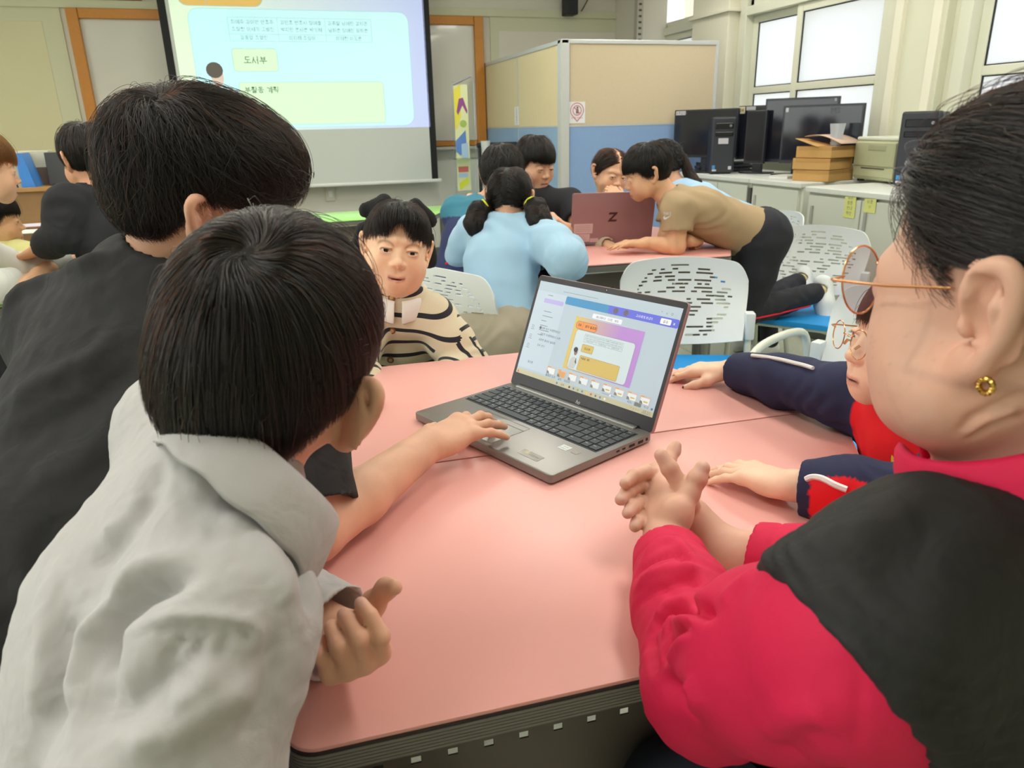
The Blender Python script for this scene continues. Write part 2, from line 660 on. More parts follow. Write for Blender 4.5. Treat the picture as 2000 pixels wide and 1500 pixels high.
def window(n, y0, y1, ysplit, top_clear=True):
    w = empty('window_%d' % n, (XR, (y0 + y1) / 2, WZ0), kind='structure')
    oy = (y0 + y1) / 2

    def bx(mb, a, b, z0, z1, x0, x1, bev=.004):
        mb.box((x0, a - oy, z0 - WZ0), (x1, b - oy, z1 - WZ0), bev=bev)
    f = MB()
    bx(f, y0 - .05, y0 + .03, WZ0 - .04, WZ1 + .04, -.025, .12)
    bx(f, y1 - .03, y1 + .05, WZ0 - .04, WZ1 + .04, -.025, .12)
    bx(f, y0, y1, WZ0 - .05, WZ0 + .03, -.035, .12)
    bx(f, y0, y1, WZ1 - .03, WZ1 + .05, -.025, .12)
    bx(f, y0 + .03, y1 - .03, ZT + .055, ZT + .12, -.025, .12)
    f.build('window_frame', m_sash, w)
    # two sliding sashes, the nearer one in front
    for k, (a, b, dx) in enumerate(((y0 + .03, ysplit + .03, .0), (ysplit - .03, y1 - .03, .045))):
        s = MB()
        st = .062
        bx(s, a, a + st, WZ0 + .03, ZT + .055, dx, dx + .035)
        bx(s, b - st, b, WZ0 + .03, ZT + .055, dx, dx + .035)
        bx(s, a + st, b - st, WZ0 + .03, WZ0 + .10, dx, dx + .035)
        bx(s, a + st, b - st, ZT, ZT + .055, dx, dx + .035)
        bx(s, a + st, b - st, ZM0, ZM1, dx - .002, dx + .035)
        sash = s.build('sash', m_sash, w)
        for z0, z1 in ((WZ0 + .10, ZM0), (ZM1, ZT)):
            g = MB()
            bx(g, a + st - .001, b - st + .001, z0, z1, dx + .016, dx + .022, 0)
            g.build('pane', m_frost, sash)
            q = MB()
            t = .007
            bx(q, a + st, a + st + t, z0, z1, dx + .008, dx + .016, 0)
            bx(q, b - st - t, b - st, z0, z1, dx + .008, dx + .016, 0)
            bx(q, a + st, b - st, z0, z0 + t, dx + .008, dx + .016, 0)
            bx(q, a + st, b - st, z1 - t, z1, dx + .008, dx + .016, 0)
            q.build('gasket', m_gasket, sash)
    # clear top lights
    ym = ysplit
    for a, b in ((y0 + .03, ym), (ym, y1 - .03)):
        s = MB()
        z0, z1 = ZT + .12, WZ1 - .03
        bx(s, a, a + .045, z0, z1, .01, .05)
        bx(s, b - .045, b, z0, z1, .01, .05)
        bx(s, a, b, z0, z0 + .05, .01, .05)
        bx(s, a, b, z1 - .05, z1, .01, .05)
        tl = s.build('top_light', m_sash, w)
        g = MB()
        bx(g, a + .04, b - .04, z0 + .045, z1 - .045, .028, .032, 0)
        g.build('pane', m_clear, tl)
    return w


window(1, B1[0], B1[1], yw(1555, 100))
window(2, B2[0], B2[1], yw(1290, 30))
window(3, B3[0], B3[1], B3[1] - 1.1)
# pillar casings between the bays
MB().box((XR - .1, B1[1] + .1, 0), (XR, B2[0] - .08, ZC), bev=.004).build('trim_2', m_wall, kind='structure')
MB().box((XR - .06, B3[1] + .1, 0), (XR, B1[0] - .08, ZC), bev=.004).build('trim_3', mat('pillar_paint'), kind='structure')
MB().box((XR - .13, B1[1] + .06, ZT + .1), (XR, B2[0] - .06, ZT + .125), bev=.003).build('trim_4', m_wall, kind='structure')
for i, (yy) in enumerate((B1[0] - .13, B3[1] + .14)):
    s = MB()
    s.box((XR - .09, yy - .03, 0), (XR, yy + .03, ZC), bev=.003)
    s.build('trim_%d' % (5 + i), m_wall, kind='structure')
# perforated steel upright in the far corner
cu = MB().box((XR - .3, YF - .5, 0), (XR, YF, ZC), bev=.004)
cu.build('trim_7', m_upper, kind='structure')
up = MB().box((XR - .34, YF - .56, 1.0), (XR - .28, YF - .5, ZC))
upo = up.build('shelf_upright', mat('zinc', 'b9b6ac', .5, .3), label='pale perforated steel upright in the far corner beside the window', cat='upright')
hb = MB()
for i in range(28):
    hb.box((XR - .325, YF - .5605, 1.3 + i * .05), (XR - .295, YF - .559, 1.318 + i * .05))
hb.build('slot', mat('dark_slot', '55534c', .8), upo)

# building facade and daylight outside the windows
MB().box((XR + 5.5, -6, -4), (XR + 6, 16, 5.5)).build('building', mat('facade', 'c9b9a0', .8, noise=.1, nscale=.6), label='pale building facade seen through the clear top windows', cat='building')

# ceiling fixtures
m_tubeglow = mat('lamp_diffuser', 'ffffff', .5, emit='fffaf0', estr=CEIL_STRENGTH)
m_fix = mat('fixture_white', 'e8e8e4', .5)
for i, x in enumerate((-3.0, -.9, 1.2, 2.9)):
    for j, y in enumerate((.7, 2.8, 4.9)):
        c = empty('ceiling_light', (x, y, ZC), label='flush white ceiling light panel, %s row from the window wall, %s from the screen wall' % (('fourth', 'third', 'second', 'first')[i], ('third', 'second', 'first')[j]), cat='ceiling light', group='ceiling light panels')
        f = MB()
        f.box((-.17, -.62, -.045), (-.15, .62, 0)).box((.15, -.62, -.045), (.17, .62, 0)).box((-.15, -.62, -.045), (.15, -.60, 0)).box((-.15, .60, -.045), (.15, .62, 0)).build('frame', m_fix, c)
        MB().box((-.15, -.60, -.035), (.15, .60, -.02)).build('diffuser', m_tubeglow, c)

# ------------------------------------------------------------------ whiteboard, screen, notices on the front wall
m_orange = mat('orange_wood', 'c08034', .45, noise=.12, nscale=30)
m_board = mat('whiteboard', 'd2d0c8', .12, noise=.05, nscale=3, coat=.3)
xa = float(PY(150, 120, YF)[0]); xb = float(PY(943, 150, YF)[0])
za = float(PY(944, 283, YF)[2]); zb = ZLED - .005
wb = empty('whiteboard', ((xa + xb) / 2, YF, za), label='wide whiteboard in an orange wooden frame behind the projection screen', cat='whiteboard')
w2 = (xb - xa) / 2
hh = zb - za
MB().box((-w2 + .06, -.03, .05), (w2 - .06, -.012, hh - .05)).build('board', m_board, wb)
fr = MB()
fr.box((-w2, -.075, 0), (-w2 + .085, -.005, hh), bev=.006)
fr.box((w2 - .085, -.075, 0), (w2, -.005, hh), bev=.006)
fr.box((-w2 + .085, -.065, hh - .075), (w2 - .085, -.005, hh), bev=.006)
fr.box((-w2 + .085, -.05, 0), (w2 - .085, -.005, .045), bev=.004)
fr.build('frame', m_orange, wb)
MB().box((-w2 + .05, -.13, -.03), (w2 - .05, -.005, -.005), bev=.004).build('marker_tray', mat('tray_grey', 'b9bab2', .5), wb)
wt = Flat((-w2, -.031, hh), (1, 0, 0), (0, 0, -1), (0, -1, 0))
wt.text('ink', .55, .62, '4.30 (수) 회의', .075, 1)
wt.disc('mag', .13, .80, .022, layer=2)
wt.build({'ink': 'handwriting', 'mag': 'magnet'}, {'ink': mat('faded_ink', '9a9a98', .6), 'mag': mat('magnet_black', '24211f', .5)}, wb)

# framed notice above the rail, top left
x0, x1 = float(PY(140, 5, YF)[0]), float(PY(278, 5, YF)[0])
nf = empty('picture_frame', ((x0 + x1) / 2, YF, ZLED + .06), label='brown framed white notice on the rail above the whiteboard', cat='picture frame')
hw = (x1 - x0) / 2
q = MB()
q.box((-hw, -.04, 0), (hw, 0, .045), bev=.004).box((-hw, -.04, .045), (-hw + .05, 0, .4), bev=.004).box((hw - .05, -.04, .045), (hw, 0, .4), bev=.004).box((-hw, -.04, .4), (hw, 0, .44), bev=.004)
q.build('frame', mat('brown_wood', '7c4224', .5, noise=.15, nscale=30), nf)
MB().box((-hw + .05, -.02, .045), (hw - .05, -.005, .4)).build('sheet', mat('paper_white', 'e4e6ea', .7), nf)

# projection screen
YS = YF - .22
sx0 = float(PY(835, 40, YS)[0]); 
sL = float(PY(330, 150, YS)[0]); sR = float(PY(846, 170, YS)[0]); sB = float(PY(700, 357, YS)[2]); sT = ZC - .12
ps = empty('projection_screen', ((sL + sR) / 2, YS, sB), label='white pull-down projection screen showing a slide, black side borders', cat='projection screen')
ow = (sL + sR) / 2
bw = (sR - sL) / 2
m_scr = mat('screen_fabric', 'd4dad6', .8)
MB().box((-bw + .045, -.004, 0), (bw - .045, 0, sT - sB)).build('fabric', m_scr, ps)
for a_, b_ in ((-bw, -bw + .06), (bw - .06, bw)):
    MB().box((a_, -.006, 0), (b_, .002, sT - sB)).build('border', mat('screen_black', '1c1e1f', .7), ps)
MB().cyl((-bw - .02, -.002, -.008), (bw + .03, -.002, -.008), .016).build('bottom_bar', m_white, ps, smooth=True)
MB().cyl((-bw - .03, 0, sT - sB), (bw + .03, 0, sT - sB), .06).build('roller_case', m_white, ps, smooth=True)

# projected slide
def glow(name, c, s=.62):
    # projector light on the fabric, painted in as faintly glowing colour
    return mat(name, c, .9, emit=c, estr=s)


pL = float(PY(338, 60, YS)[0]); pR = float(PY(832, 100, YS)[0])
pB = float(PY(832, 248, YS)[2]); 
pW = pR - pL
pH = pW * .60
sl = Flat((pL - ow, -.006, pB + pH - sB), (1, 0, 0), (0, 0, -1), (0, -1, 0), .0006)


def gradient_mat(name, c0, c1, axis, estr, x0, x1):
    m = mat(name, c0, .9)
    nt = m.node_tree
    b = nt.nodes['Principled BSDF']
    tc = nt.nodes.new('ShaderNodeTexCoord')
    sep = nt.nodes.new('ShaderNodeSeparateXYZ')
    mr = nt.nodes.new('ShaderNodeMapRange')
    mr.inputs[1].default_value = x0
    mr.inputs[2].default_value = x1
    cr = nt.nodes.new('ShaderNodeMix')
    cr.data_type = 'RGBA'
    cr.inputs[6].default_value = (*lin(c0), 1)
    cr.inputs[7].default_value = (*lin(c1), 1)
    nt.links.new(tc.outputs['Object'], sep.inputs[0])
    nt.links.new(sep.outputs[axis], mr.inputs[0])
    nt.links.new(mr.outputs[0], cr.inputs[0])
    nt.links.new(cr.outputs[2], b.inputs['Emission Color'])
    nt.links.new(cr.outputs[2], b.inputs['Base Color'])
    b.inputs['Emission Strength'].default_value = estr
    return m


def slide(fl, W, H, pre, nm):
    """the shown slide: coloured margin, white card, tag, table, two yellow boxes and the presenter"""
    fl.rect('margin', 0, 0, W, H, 0)
    fl.rect('card', W * .06, H * .235, W * .93, H * .985, 2, r=W * .04)
    fl.ring('line', W * .06, H * .235, W * .93, H * .985, W * .0018, 3, r=W * .04)
    fl.rect('tag', W * .03, H * .08, W * .35, H * .225, 3, r=W * .036)
    fl.ring('line', W * .03, H * .08, W * .35, H * .225, W * .0025, 4, r=W * .036)
    fl.rect('line', W * .135, H * .085, W * .137, H * .22, 4)
    fl.text('ink', W * .065, H * .152, '04', W * .045, 5)
    fl.text('ink', W * .17, H * .152, '생각 발표회', W * .036, 5, bold=.012)
    # three by two table of names
    tx0, tx1, ty0, ty1 = W * .205, W * .77, H * .285, H * .43
    for k in range(4):
        x = tx0 + (tx1 - tx0) * k / 3
        fl.rect('line', x, ty0, x + W * .0015, ty1, 3)
    for y in (ty0, ty0 + (ty1 - ty0) * .7, ty1):
        fl.rect('line', tx0, y, tx1, y + W * .0015, 3)
    rows = [('최예주 김이안 안효주', '김민호 변호서 정예율', '김류열 남예린 경지온'), ('조정원 이세기 고병진', '박지민 문서윤 박기혜', '남하윤 정예진 임하윤'), ('강동엽 조영진', '이지혜 조성아', '이채원 이도윤')]
    for r, row in enumerate(rows):
        for k, s in enumerate(row):
            fl.text('faint', tx0 + (tx1 - tx0) * (k + .5) / 3, ty0 + (ty1 - ty0) * (.2, .5, .85)[r], s, W * .0185, 4, align='CENTER')
    fl.rect('box', W * .205, H * .475, W * .38, H * .62, 3, r=W * .012)
    fl.ring('line', W * .205, H * .475, W * .38, H * .62, W * .002, 4, r=W * .012)
    fl.text('ink', W * .2925, H * .5475, '도서부', W * .033, 5, align='CENTER', bold=.01)
    fl.rect('box', W * .215, H * .685, W * .805, H * .965, 3, r=W * .014)
    fl.ring('line', W * .215, H * .685, W * .805, H * .965, W * .002, 4, r=W * .014)
    fl.text('ink', W * .235, H * .735, '부활동 계획', W * .028, 5, bold=.01)
    for k in range(3):
        fl.rect('ink', W * .238, H * (.785 + k * .045), W * .248, H * (.789 + k * .045), 5)
    # presenter cut-out: hair, face, white shirt, arm with microphone
    cx, cy = W * .135, H * .58
    fl.poly('shirt', [(cx - W * .055, H * .965), (cx - W * .05, H * .82), (cx - W * .03, H * .765), (cx, H * .745), (cx + W * .03, H * .77), (cx + W * .045, H * .86), (cx + W * .035, H * .965)], 4)
    fl.disc('face', cx + W * .004, cy + H * .075, W * .024, H * .06, 5)
    fl.disc('hair', cx - W * .004, cy + H * .03, W * .032, H * .05, 6)
    fl.poly('face#hand', [(cx + W * .028, H * .80), (cx + W * .055, H * .84), (cx + W * .048, H * .87), (cx + W * .022, H * .83)], 6)
    fl.poly('hair#mic', [(cx + W * .028, H * .765), (cx + W * .036, H * .765), (cx + W * .046, H * .83), (cx + W * .038, H * .835)], 7)
    names = {'margin': 'slide_margin', 'card': 'slide_card', 'line': 'slide_outline', 'tag': 'slide_tag', 'ink': 'slide_lettering', 'faint': 'slide_names', 'box': 'slide_box', 'shirt': 'presenter_shirt', 'face': 'presenter_skin', 'hair': 'presenter_hair'}
    return names


names = slide(sl, pW, pH, 'p', None)
PE = .42
sl.build(names, {'margin': gradient_mat('beam_margin', 'd8ecd0', 'b9c4ee', 0, PE, -bw, bw), 'card': gradient_mat('beam_card', 'b8e6ee', 'bfe6ea', 0, PE + .05, -bw, bw),
                 'line': glow('beam_line', 'a5cfd4', .3), 'tag': glow('beam_tag', 'e6c070', .28), 'ink': glow('beam_ink', '6f807a', .12), 'faint': glow('beam_faint', '9cbcc2', .25),
                 'box': glow('beam_box', 'cdeccb', .42), 'shirt': glow('beam_shirt', 'b9e2ea', .45), 'face': glow('beam_face', 'd9c6bc', .3), 'hair': glow('beam_hair', '6b6660', .15)}, ps)

# loudspeaker with its cable, under the ceiling
sp = empty('loudspeaker', PY(1105, 33, YF), label='small black loudspeaker high on the front wall above the partition', cat='speaker')
MB().box((-.055, -.17, 0), (.06, -.03, .17), bev=.008).build('cabinet', mat('speaker_black', '1d1f22', .5), sp)
MB().box((-.045, -.175, .02), (.05, -.169, .15), bev=.003).build('grille', mat('speaker_grille', '2a2c30', .8), sp)
MB().cyl((0, -.04, .08), (0, 0, .08), .015).build('bracket', mat('speaker_black'), sp)
cb = [PY(1118, 33, YF - .02), PY(1128, 32, YF - .02), PY(1138, 18, YF - .02), PY(1150, -4, YF - .02), PY(1156, -30, YF - .02)]
MB().tube(cb, .005, 6).build('speaker_cable', mat('cable_black', '2a2a2a', .6), label='thin black cable rising from the loudspeaker', cat='cable')

# ------------------------------------------------------------------ office partition
m_cap = mat('alu_cap', 'c9cbc9', .35, .3)
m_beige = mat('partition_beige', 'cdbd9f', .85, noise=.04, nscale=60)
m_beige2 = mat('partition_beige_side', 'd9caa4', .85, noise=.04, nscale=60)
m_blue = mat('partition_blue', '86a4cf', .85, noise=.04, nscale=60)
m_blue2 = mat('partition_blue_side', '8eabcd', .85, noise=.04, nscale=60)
PX0, PY0, PX1, PZT = 2.11, 5.30, 3.34, 1.80
pt = empty('office_partition', (PX0, PY0, 0), label='beige and blue office partition with aluminium corner post', cat='partition')
PM = 1.22
def prt(a, b, z0, z1, m, nm, t=.04, alongx=True):
    q = MB()
    if alongx:
        q.box((a, -t / 2, z0), (b, t / 2, z1), bev=.003)
    else:
        q.box((-t / 2, a, z0), (t / 2, b, z1), bev=.003)
    return q.build(nm, m, pt)
prt(.04, PX1 - PX0, .06, PM - .004, m_blue, 'lower_panel')
prt(.04, PX1 - PX0, PM + .004, PZT - .03, m_beige, 'upper_panel')
for a, b in ((.04, .98), (1.0, YF - PY0 - .03)):
    prt(a, b, .06, PM - .004, m_blue2, 'lower_panel', alongx=False)
    prt(a, b, PM + .004, PZT - .03, m_beige2, 'upper_panel', alongx=False)
MB().box((-.035, -.035, 0), (.035, .035, PZT), bev=.006).build('corner_post', m_cap, pt)
MB().box((-.035, -.028, PZT - .03), (PX1 - PX0, .028, PZT), bev=.005).build('top_cap', m_cap, pt)
MB().box((-.028, -.035, PZT - .03), (.028, YF - PY0 - .03, PZT), bev=.005).build('top_cap', m_cap, pt)
MB().box((PX1 - PX0 - .005, -.025, 0), (PX1 - PX0 + .02, .025, PZT), bev=.003).build('end_post', m_cap, pt)
MB().box((-.02, .98, .06), (.022, 1.0, PZT - .03)).build('joint_strip', m_cap, pt)
MB().box((.03, -.0215, PM - .006), (PX1 - PX0 - .005, .0215, PM + .006)).build('joint_strip', m_cap, pt)
MB().box((-.0215, .03, PM - .006), (.0215, YF - PY0 - .03, PM + .006)).build('joint_strip', m_cap, pt)
# no-entry sign on the partition
sg_o = PY(1111, 199, PY0 - .022)
sg_w = float(PY(1143, 199, PY0 - .022)[0] - sg_o[0]); sg_h = float(sg_o[2] - PY(1111, 241, PY0 - .022)[2])
sg = empty('sign', (sg_o[0], sg_o[1], sg_o[2]), label='square white no-eating sign with red ring taped on the beige partition panel', cat='sign')
MB().box((0, -.001, -sg_h), (sg_w, 0.001, 0)).build('sheet', mat('paper_white'), sg)
s2 = Flat((0, -.0015, 0), (1, 0, 0), (0, 0, -1), (0, -1, 0))
W = sg_w
def drop(cx, cy, r, tip):
    pts = []
    for i in range(25):
        a = math.radians(215 - 250 * i / 24 + 180 - 180)
        pts.append((cx + r * math.cos(math.radians(145 + 250 * i / 24)), cy + r * math.sin(math.radians(145 + 250 * i / 24))))
    pts.append((cx, tip))
    return pts
o1 = drop(W * .5, W * .46, W * .42, sg_h * .95)
o2 = drop(W * .5, W * .46, W * .37, sg_h * .88)
s2._add('red', o1 + o2, [(i, (i + 1) % 26, 26 + (i + 1) % 26, 26 + i) for i in range(26)], 1)
s2.ring('red', W * .22, W * .18, W * .78, W * .74, W * .05, 2, r=W * .28, n=8)
s2.poly('red', [(W * .28, W * .3), (W * .33, W * .26), (W * .72, W * .63), (W * .68, W * .67)], 4)
s2.disc('ink', W * .52, W * .31, W * .06, layer=3)
s2.poly('ink', [(W * .45, W * .38), (W * .58, W * .38), (W * .6, W * .55), (W * .56, W * .68), (W * .51, W * .57), (W * .46, W * .68), (W * .43, W * .55)], 3)
s2.text('red', W * .5, W * .85, '음식물 반입금지', W * .105, 3, align='CENTER')
s2.build({'red': 'emblem', 'ink': 'pictogram'}, {'red': mat('sign_red', 'c9737a', .7), 'ink': mat('sign_ink', '6d5a58', .7)}, sg)
# narrow notice on the side panel
nz = PX(1013, 208, PX0 - .022)
nh = float(nz[2] - PX(1013, 244, PX0 - .022)[2])
nt2 = empty('notice', tuple(nz), label='narrow white paper strip taped on the left side of the partition', cat='notice')
MB().box((-.001, 0, -nh), (0.001, .11, 0)).build('sheet', mat('paper_white'), nt2)
f2 = Flat((-.0015, .11, 0), (0, -1, 0), (0, 0, -1), (-1, 0, 0))
for i in range(5):
    f2.text('ink', .055, nh * (.15 + .17 * i), '상담실입니'[i], .035, 1, align='CENTER')
f2.build({'ink': 'lettering'}, {'ink': mat('notice_ink', 'b48f8c', .7)}, nt2)

# ------------------------------------------------------------------ acrylic stand with banner, cup, rail
ad = PY(905, 320, 6.2)
st = empty('display_stand', (ad[0], 6.2, 0), label='clear acrylic stand with a tall colourful paper banner and glass shelf', cat='stand')
zt, zb2 = float(PY(905, 165, 6.2)[2]), float(PY(905, 372, 6.2)[2])
bwid = .105
MB().box((-.06, -.015, zb2), (.055, -.011, zt)).build('banner', mat('banner_paper', 'd6dcae', .6), st)
bn = Flat((-.06, -.016, zt), (1, 0, 0), (0, 0, -1), (0, -1, 0), .0006)
H = zt - zb2; W = .115
bn.poly('yellow', [(0, H * .05), (W * .5, 0), (W * .45, H * .3), (W * .1, H * .42), (0, H * .38)], 1)
bn.poly('purple', [(W * .15, H * .25), (W * .35, H * .13), (W * .65, H * .12), (W * .95, H * .24), (W * .9, H * .27), (W * .6, H * .19), (W * .25, H * .28)], 2)
bn.disc('green', W * .6, H * .36, W * .25, H * .035, 2)
bn.poly('blue', [(0, H * .52), (W * .75, H * .42), (W * .8, H * .62), (W * .3, H * .66), (0, H * .62)], 2)
bn.poly('sky', [(W * .4, H * .55), (W * .9, H * .54), (W * .9, H * .68), (W * .4, H * .68)], 3)
bn.rect('red', W * .1, H * .765, W * .85, H * .82, 2)
bn.rect('sky', W * .1, H * .83, W * .8, H * .87, 2)
bn.poly('lime', [(W * .1, H * .93), (W * .8, H * .87), (W * .85, H * .93), (W * .2, H * .99)], 2)
bn.build({k: 'banner_print' for k in ('yellow', 'purple', 'green', 'blue', 'sky', 'red', 'lime')}, {'yellow': mat('p_yellow', 'd9d04a'), 'purple': mat('p_purple', '8c4a86'), 'green': mat('p_green', '9fb860'), 'blue': mat('p_blue', '5f86cc'), 'sky': mat('p_sky', 'a9c6e6'), 'red': mat('p_red', 'c76c66'), 'lime': mat('p_lime', 'd5dd3c')}, st)
m_acr = mat('acrylic', 'f4fbf8', .05, trans=1.0, ior=1.1)
MB().box((-.075, -.01, 0), (.11, -.002, zt + .02)).build('back_plate', m_acr, st)
zs = float(PY(895, 309, 6.15)[2])
MB().box((-.13, -.16, zs - .006), (.22, .02, zs)).build('shelf', mat('glass_green', 'cfe0d4', .05, trans=.9, ior=1.2), st)
MB().box((-.13, -.1, 0), (.16, .1, .02), bev=.004).build('base', m_white, st)
MB().cyl((-.06, -.02, zt), (.085, -.02, zt + .06), .008).build('top_clip', mat('clip_grey', '9c9ca6', .4, .5), st)
cp = empty('cup', (ad[0] + .175, 6.12, zs), label='clear plastic cup on the glass shelf of the acrylic stand', cat='cup')
MB().cyl((0, 0, 0), (0, 0, .13), .03, .04, 16).build('cup_body', mat('cup_plastic', 'dfe6e4', .2, alpha=.75), cp, smooth=True)
rl0 = PY(932, 284, 6.35); rl1 = PY(1010, 281, 6.35)
rl = empty('coat_rail', (rl0[0], 6.35, 0), label='black horizontal rail on two posts beside the acrylic stand', cat='rail')
hz = rl0[2]
MB().tube([(0, 0, hz), (rl1[0] - rl0[0] + .25, 0, hz)], .022).build('bar', mat('rail_black', '2e3138', .5), rl, smooth=True)
for x in (.02, rl1[0] - rl0[0] + .2):
    MB().cyl((x, 0, 0), (x, 0, hz), .015).build('post', mat('rail_black'), rl, smooth=True)

# ------------------------------------------------------------------ hexagon tables made of two trapezoids
m_pink = mat('pink_laminate', 'efb0a8', .36, noise=.015, nscale=3)
m_green = mat('green_laminate', 'a6e07a', .3, coat=.15)
m_edge = mat('edge_band_grey', '7a7b74', .5)
m_lip = mat('dark_lip', '2b2422', .5)
m_apron = mat('apron_metal', '6e6862', .5, .2)
m_strip = mat('glint_strip', 'd8d8cf', .35, .4)
m_leg = mat('leg_grey', '8d8f8c', .4, .5)
TL, TS2, TD, TH = .635, .3275, .535, .72


def table_meshes(top):
    out = {}
    trap = [(-TL + .001, .001), (TL - .001, .001), (TS2, TD), (-TS2, TD)]
    def ins(d):
        s3 = math.sqrt(3)
        return [(-TL + .001 + d * s3, .001 + d * .2), (TL - .001 - d * s3, .001 + d * .2), (TS2 - d / s3, TD - d), (-TS2 + d / s3, TD - d)]
    def shape(d):
        p = ins(d)
        far = round_poly([p[0], p[1], p[2], p[3]], .03, 6)
        return far
    out['tabletop'] = MB().prism(shape(.002), TH - .004, TH, bev=.0012).mesh('tabletop', True)
    e = MB()
    e.prism(shape(.0008), TH - .0075, TH - .0041)
    out['lip'] = e.mesh('lip')
    e = MB()
    for k in range(6):
        z1 = TH - .0078 - k * .0036
        e.prism(shape(.0), z1 - .0027, z1)
        e.prism(shape(.0014), z1 - .0036, z1 - .0027)
    out['edge_band'] = e.mesh('edge_band')
    out['edge_band'].materials.append(m_edge)
    out['lip'].materials.append(m_lip)
    out['tabletop'].materials.append(top)
    # pale strip under the top, painting the light its edge catches
    e = MB()
    e.box((-TS2 + .04, TD - .012, TH - .0345), (TS2 - .04, TD - .006, TH - .0297))
    out['glint_strip'] = e.mesh('glint_strip')
    out['glint_strip'].materials.append(m_strip)
    # modesty panel with a row of square holes, built as bars around the openings
    e = MB()
    y0, y1 = TD - .075, TD - .073
    xa, xb, za, zb = -TS2 + .03, TS2 - .03, TH - .30, TH - .034
    zh0, zh1, pitch, hw = TH - .116, TH - .107, .0385, .0052
    e.box((xa, y0, za), (xb, y1, zh0)).box((xa, y0, zh1), (xb, y1, zb))
    xs = np.arange(xa + .02, xb - .01, pitch)
    prev = xa
    for x in xs:
        e.box((prev, y0, zh0), (x - hw, y1, zh1))
        prev = x + hw
    e.box((prev, y0, zh0), (xb, y1, zh1))
    e.box((xa, y0 - .01, za - .012), (xb, y1 + .004, za))
    e.box((xa, y0 - .03, TH - .034), (xb, y1 + .03, TH - .0315))
    out['modesty_panel'] = e.mesh('modesty_panel')
    out['modesty_panel'].materials.append(m_apron)
    leg = MB().cyl((0, 0, .02), (0, 0, TH - .032), .02, n=14).cyl((0, 0, 0), (0, 0, .02), .024, n=14).mesh('leg', True)
    leg.materials.append(m_leg)
    out['leg'] = leg
    return out


_tm = {'pink': table_meshes(m_pink), 'green': table_meshes(m_green)}


def table(x, y, rz, label, colour='pink', group=None):
    t = empty('trapezoid_table', (x, y, 0), rz, label=label, cat='table', group=group)
    for k, me in _tm[colour].items():
        if k == 'leg':
            for lx, ly in ((-TL + .12, .05), (TL - .12, .05), (TS2 - .03, TD - .12), (-TS2 + .03, TD - .12)):
                o = link('leg', me, parent=t)
                o.location = (lx, ly, 0)
        else:
            link(k, me, parent=t)
    return t


HA = math.radians(-2.5)
table(.315, 1.0425, HA, 'pink-topped trapezoid table forming the far half of the nearest hexagon, laptop screen above it')
table(.315, 1.0405, HA + math.pi, 'pink-topped trapezoid table nearest the camera, front edge in view')
# far pink hexagon: front corners found on the table level
_a, _b = PZ(1125, 520, TH), PZ(1427, 499, TH)
_d = (_b - _a) / np.linalg.norm(_b - _a)
_nrm = np.array([-_d[1], _d[0], 0])
_mid = (_a + _b) / 2 + _nrm * TD
FA = math.atan2(_d[1], _d[0])
table(_mid[0], _mid[1], FA + math.pi, 'pink-topped trapezoid table under the second laptop, its grey edge toward the camera')
table(_mid[0], _mid[1], FA, 'pink-topped trapezoid table on the partition side of the far hexagon')
# green tables: one under the screen, one at the left edge
_g = PZ(742, 404, TH)
table(_g[0] - .12, _g[1] - .18, math.radians(184), 'green-topped trapezoid table standing below the projection screen', 'green')
table(-1.32, 2.98, math.radians(-5), 'green-topped trapezoid table at the left edge, far half with papers', 'green')
table(-1.32, 2.978, math.radians(175), 'green-topped trapezoid table at the left edge, near half under the white sleeve', 'green')
# grey drawer chest standing under the green table by the wall
dc = empty('drawer_chest', (_g[0] - .1, _g[1] + .05, 0), label='low grey drawer chest under the green table by the front wall', cat='drawers')
MB().box((-.42, -.2, 0), (.42, .2, .655), bev=.006).build('body', mat('chest_grey', '9b9e9a', .5), dc)
for k in range(4):
    dr = MB().box((-.40, -.225, .03 + k * .155), (.40, -.2, .165 + k * .155), bev=.006).build('drawer', mat('drawer_grey', 'c6c8c2', .5), dc)
    MB().box((-.1, -.235, .13 + k * .155), (.1, -.222, .15 + k * .155), bev=.003).build('handle', m_leg, dr)

# ------------------------------------------------------------------ chairs
m_shell = mat('chair_white', 'dfe4e4', .35)
m_seat = mat('seat_blue', '1592de', .55, bump=.05, bscale=400)
m_ctube = mat('chair_tube', 'd9ddd0', .3, .1)


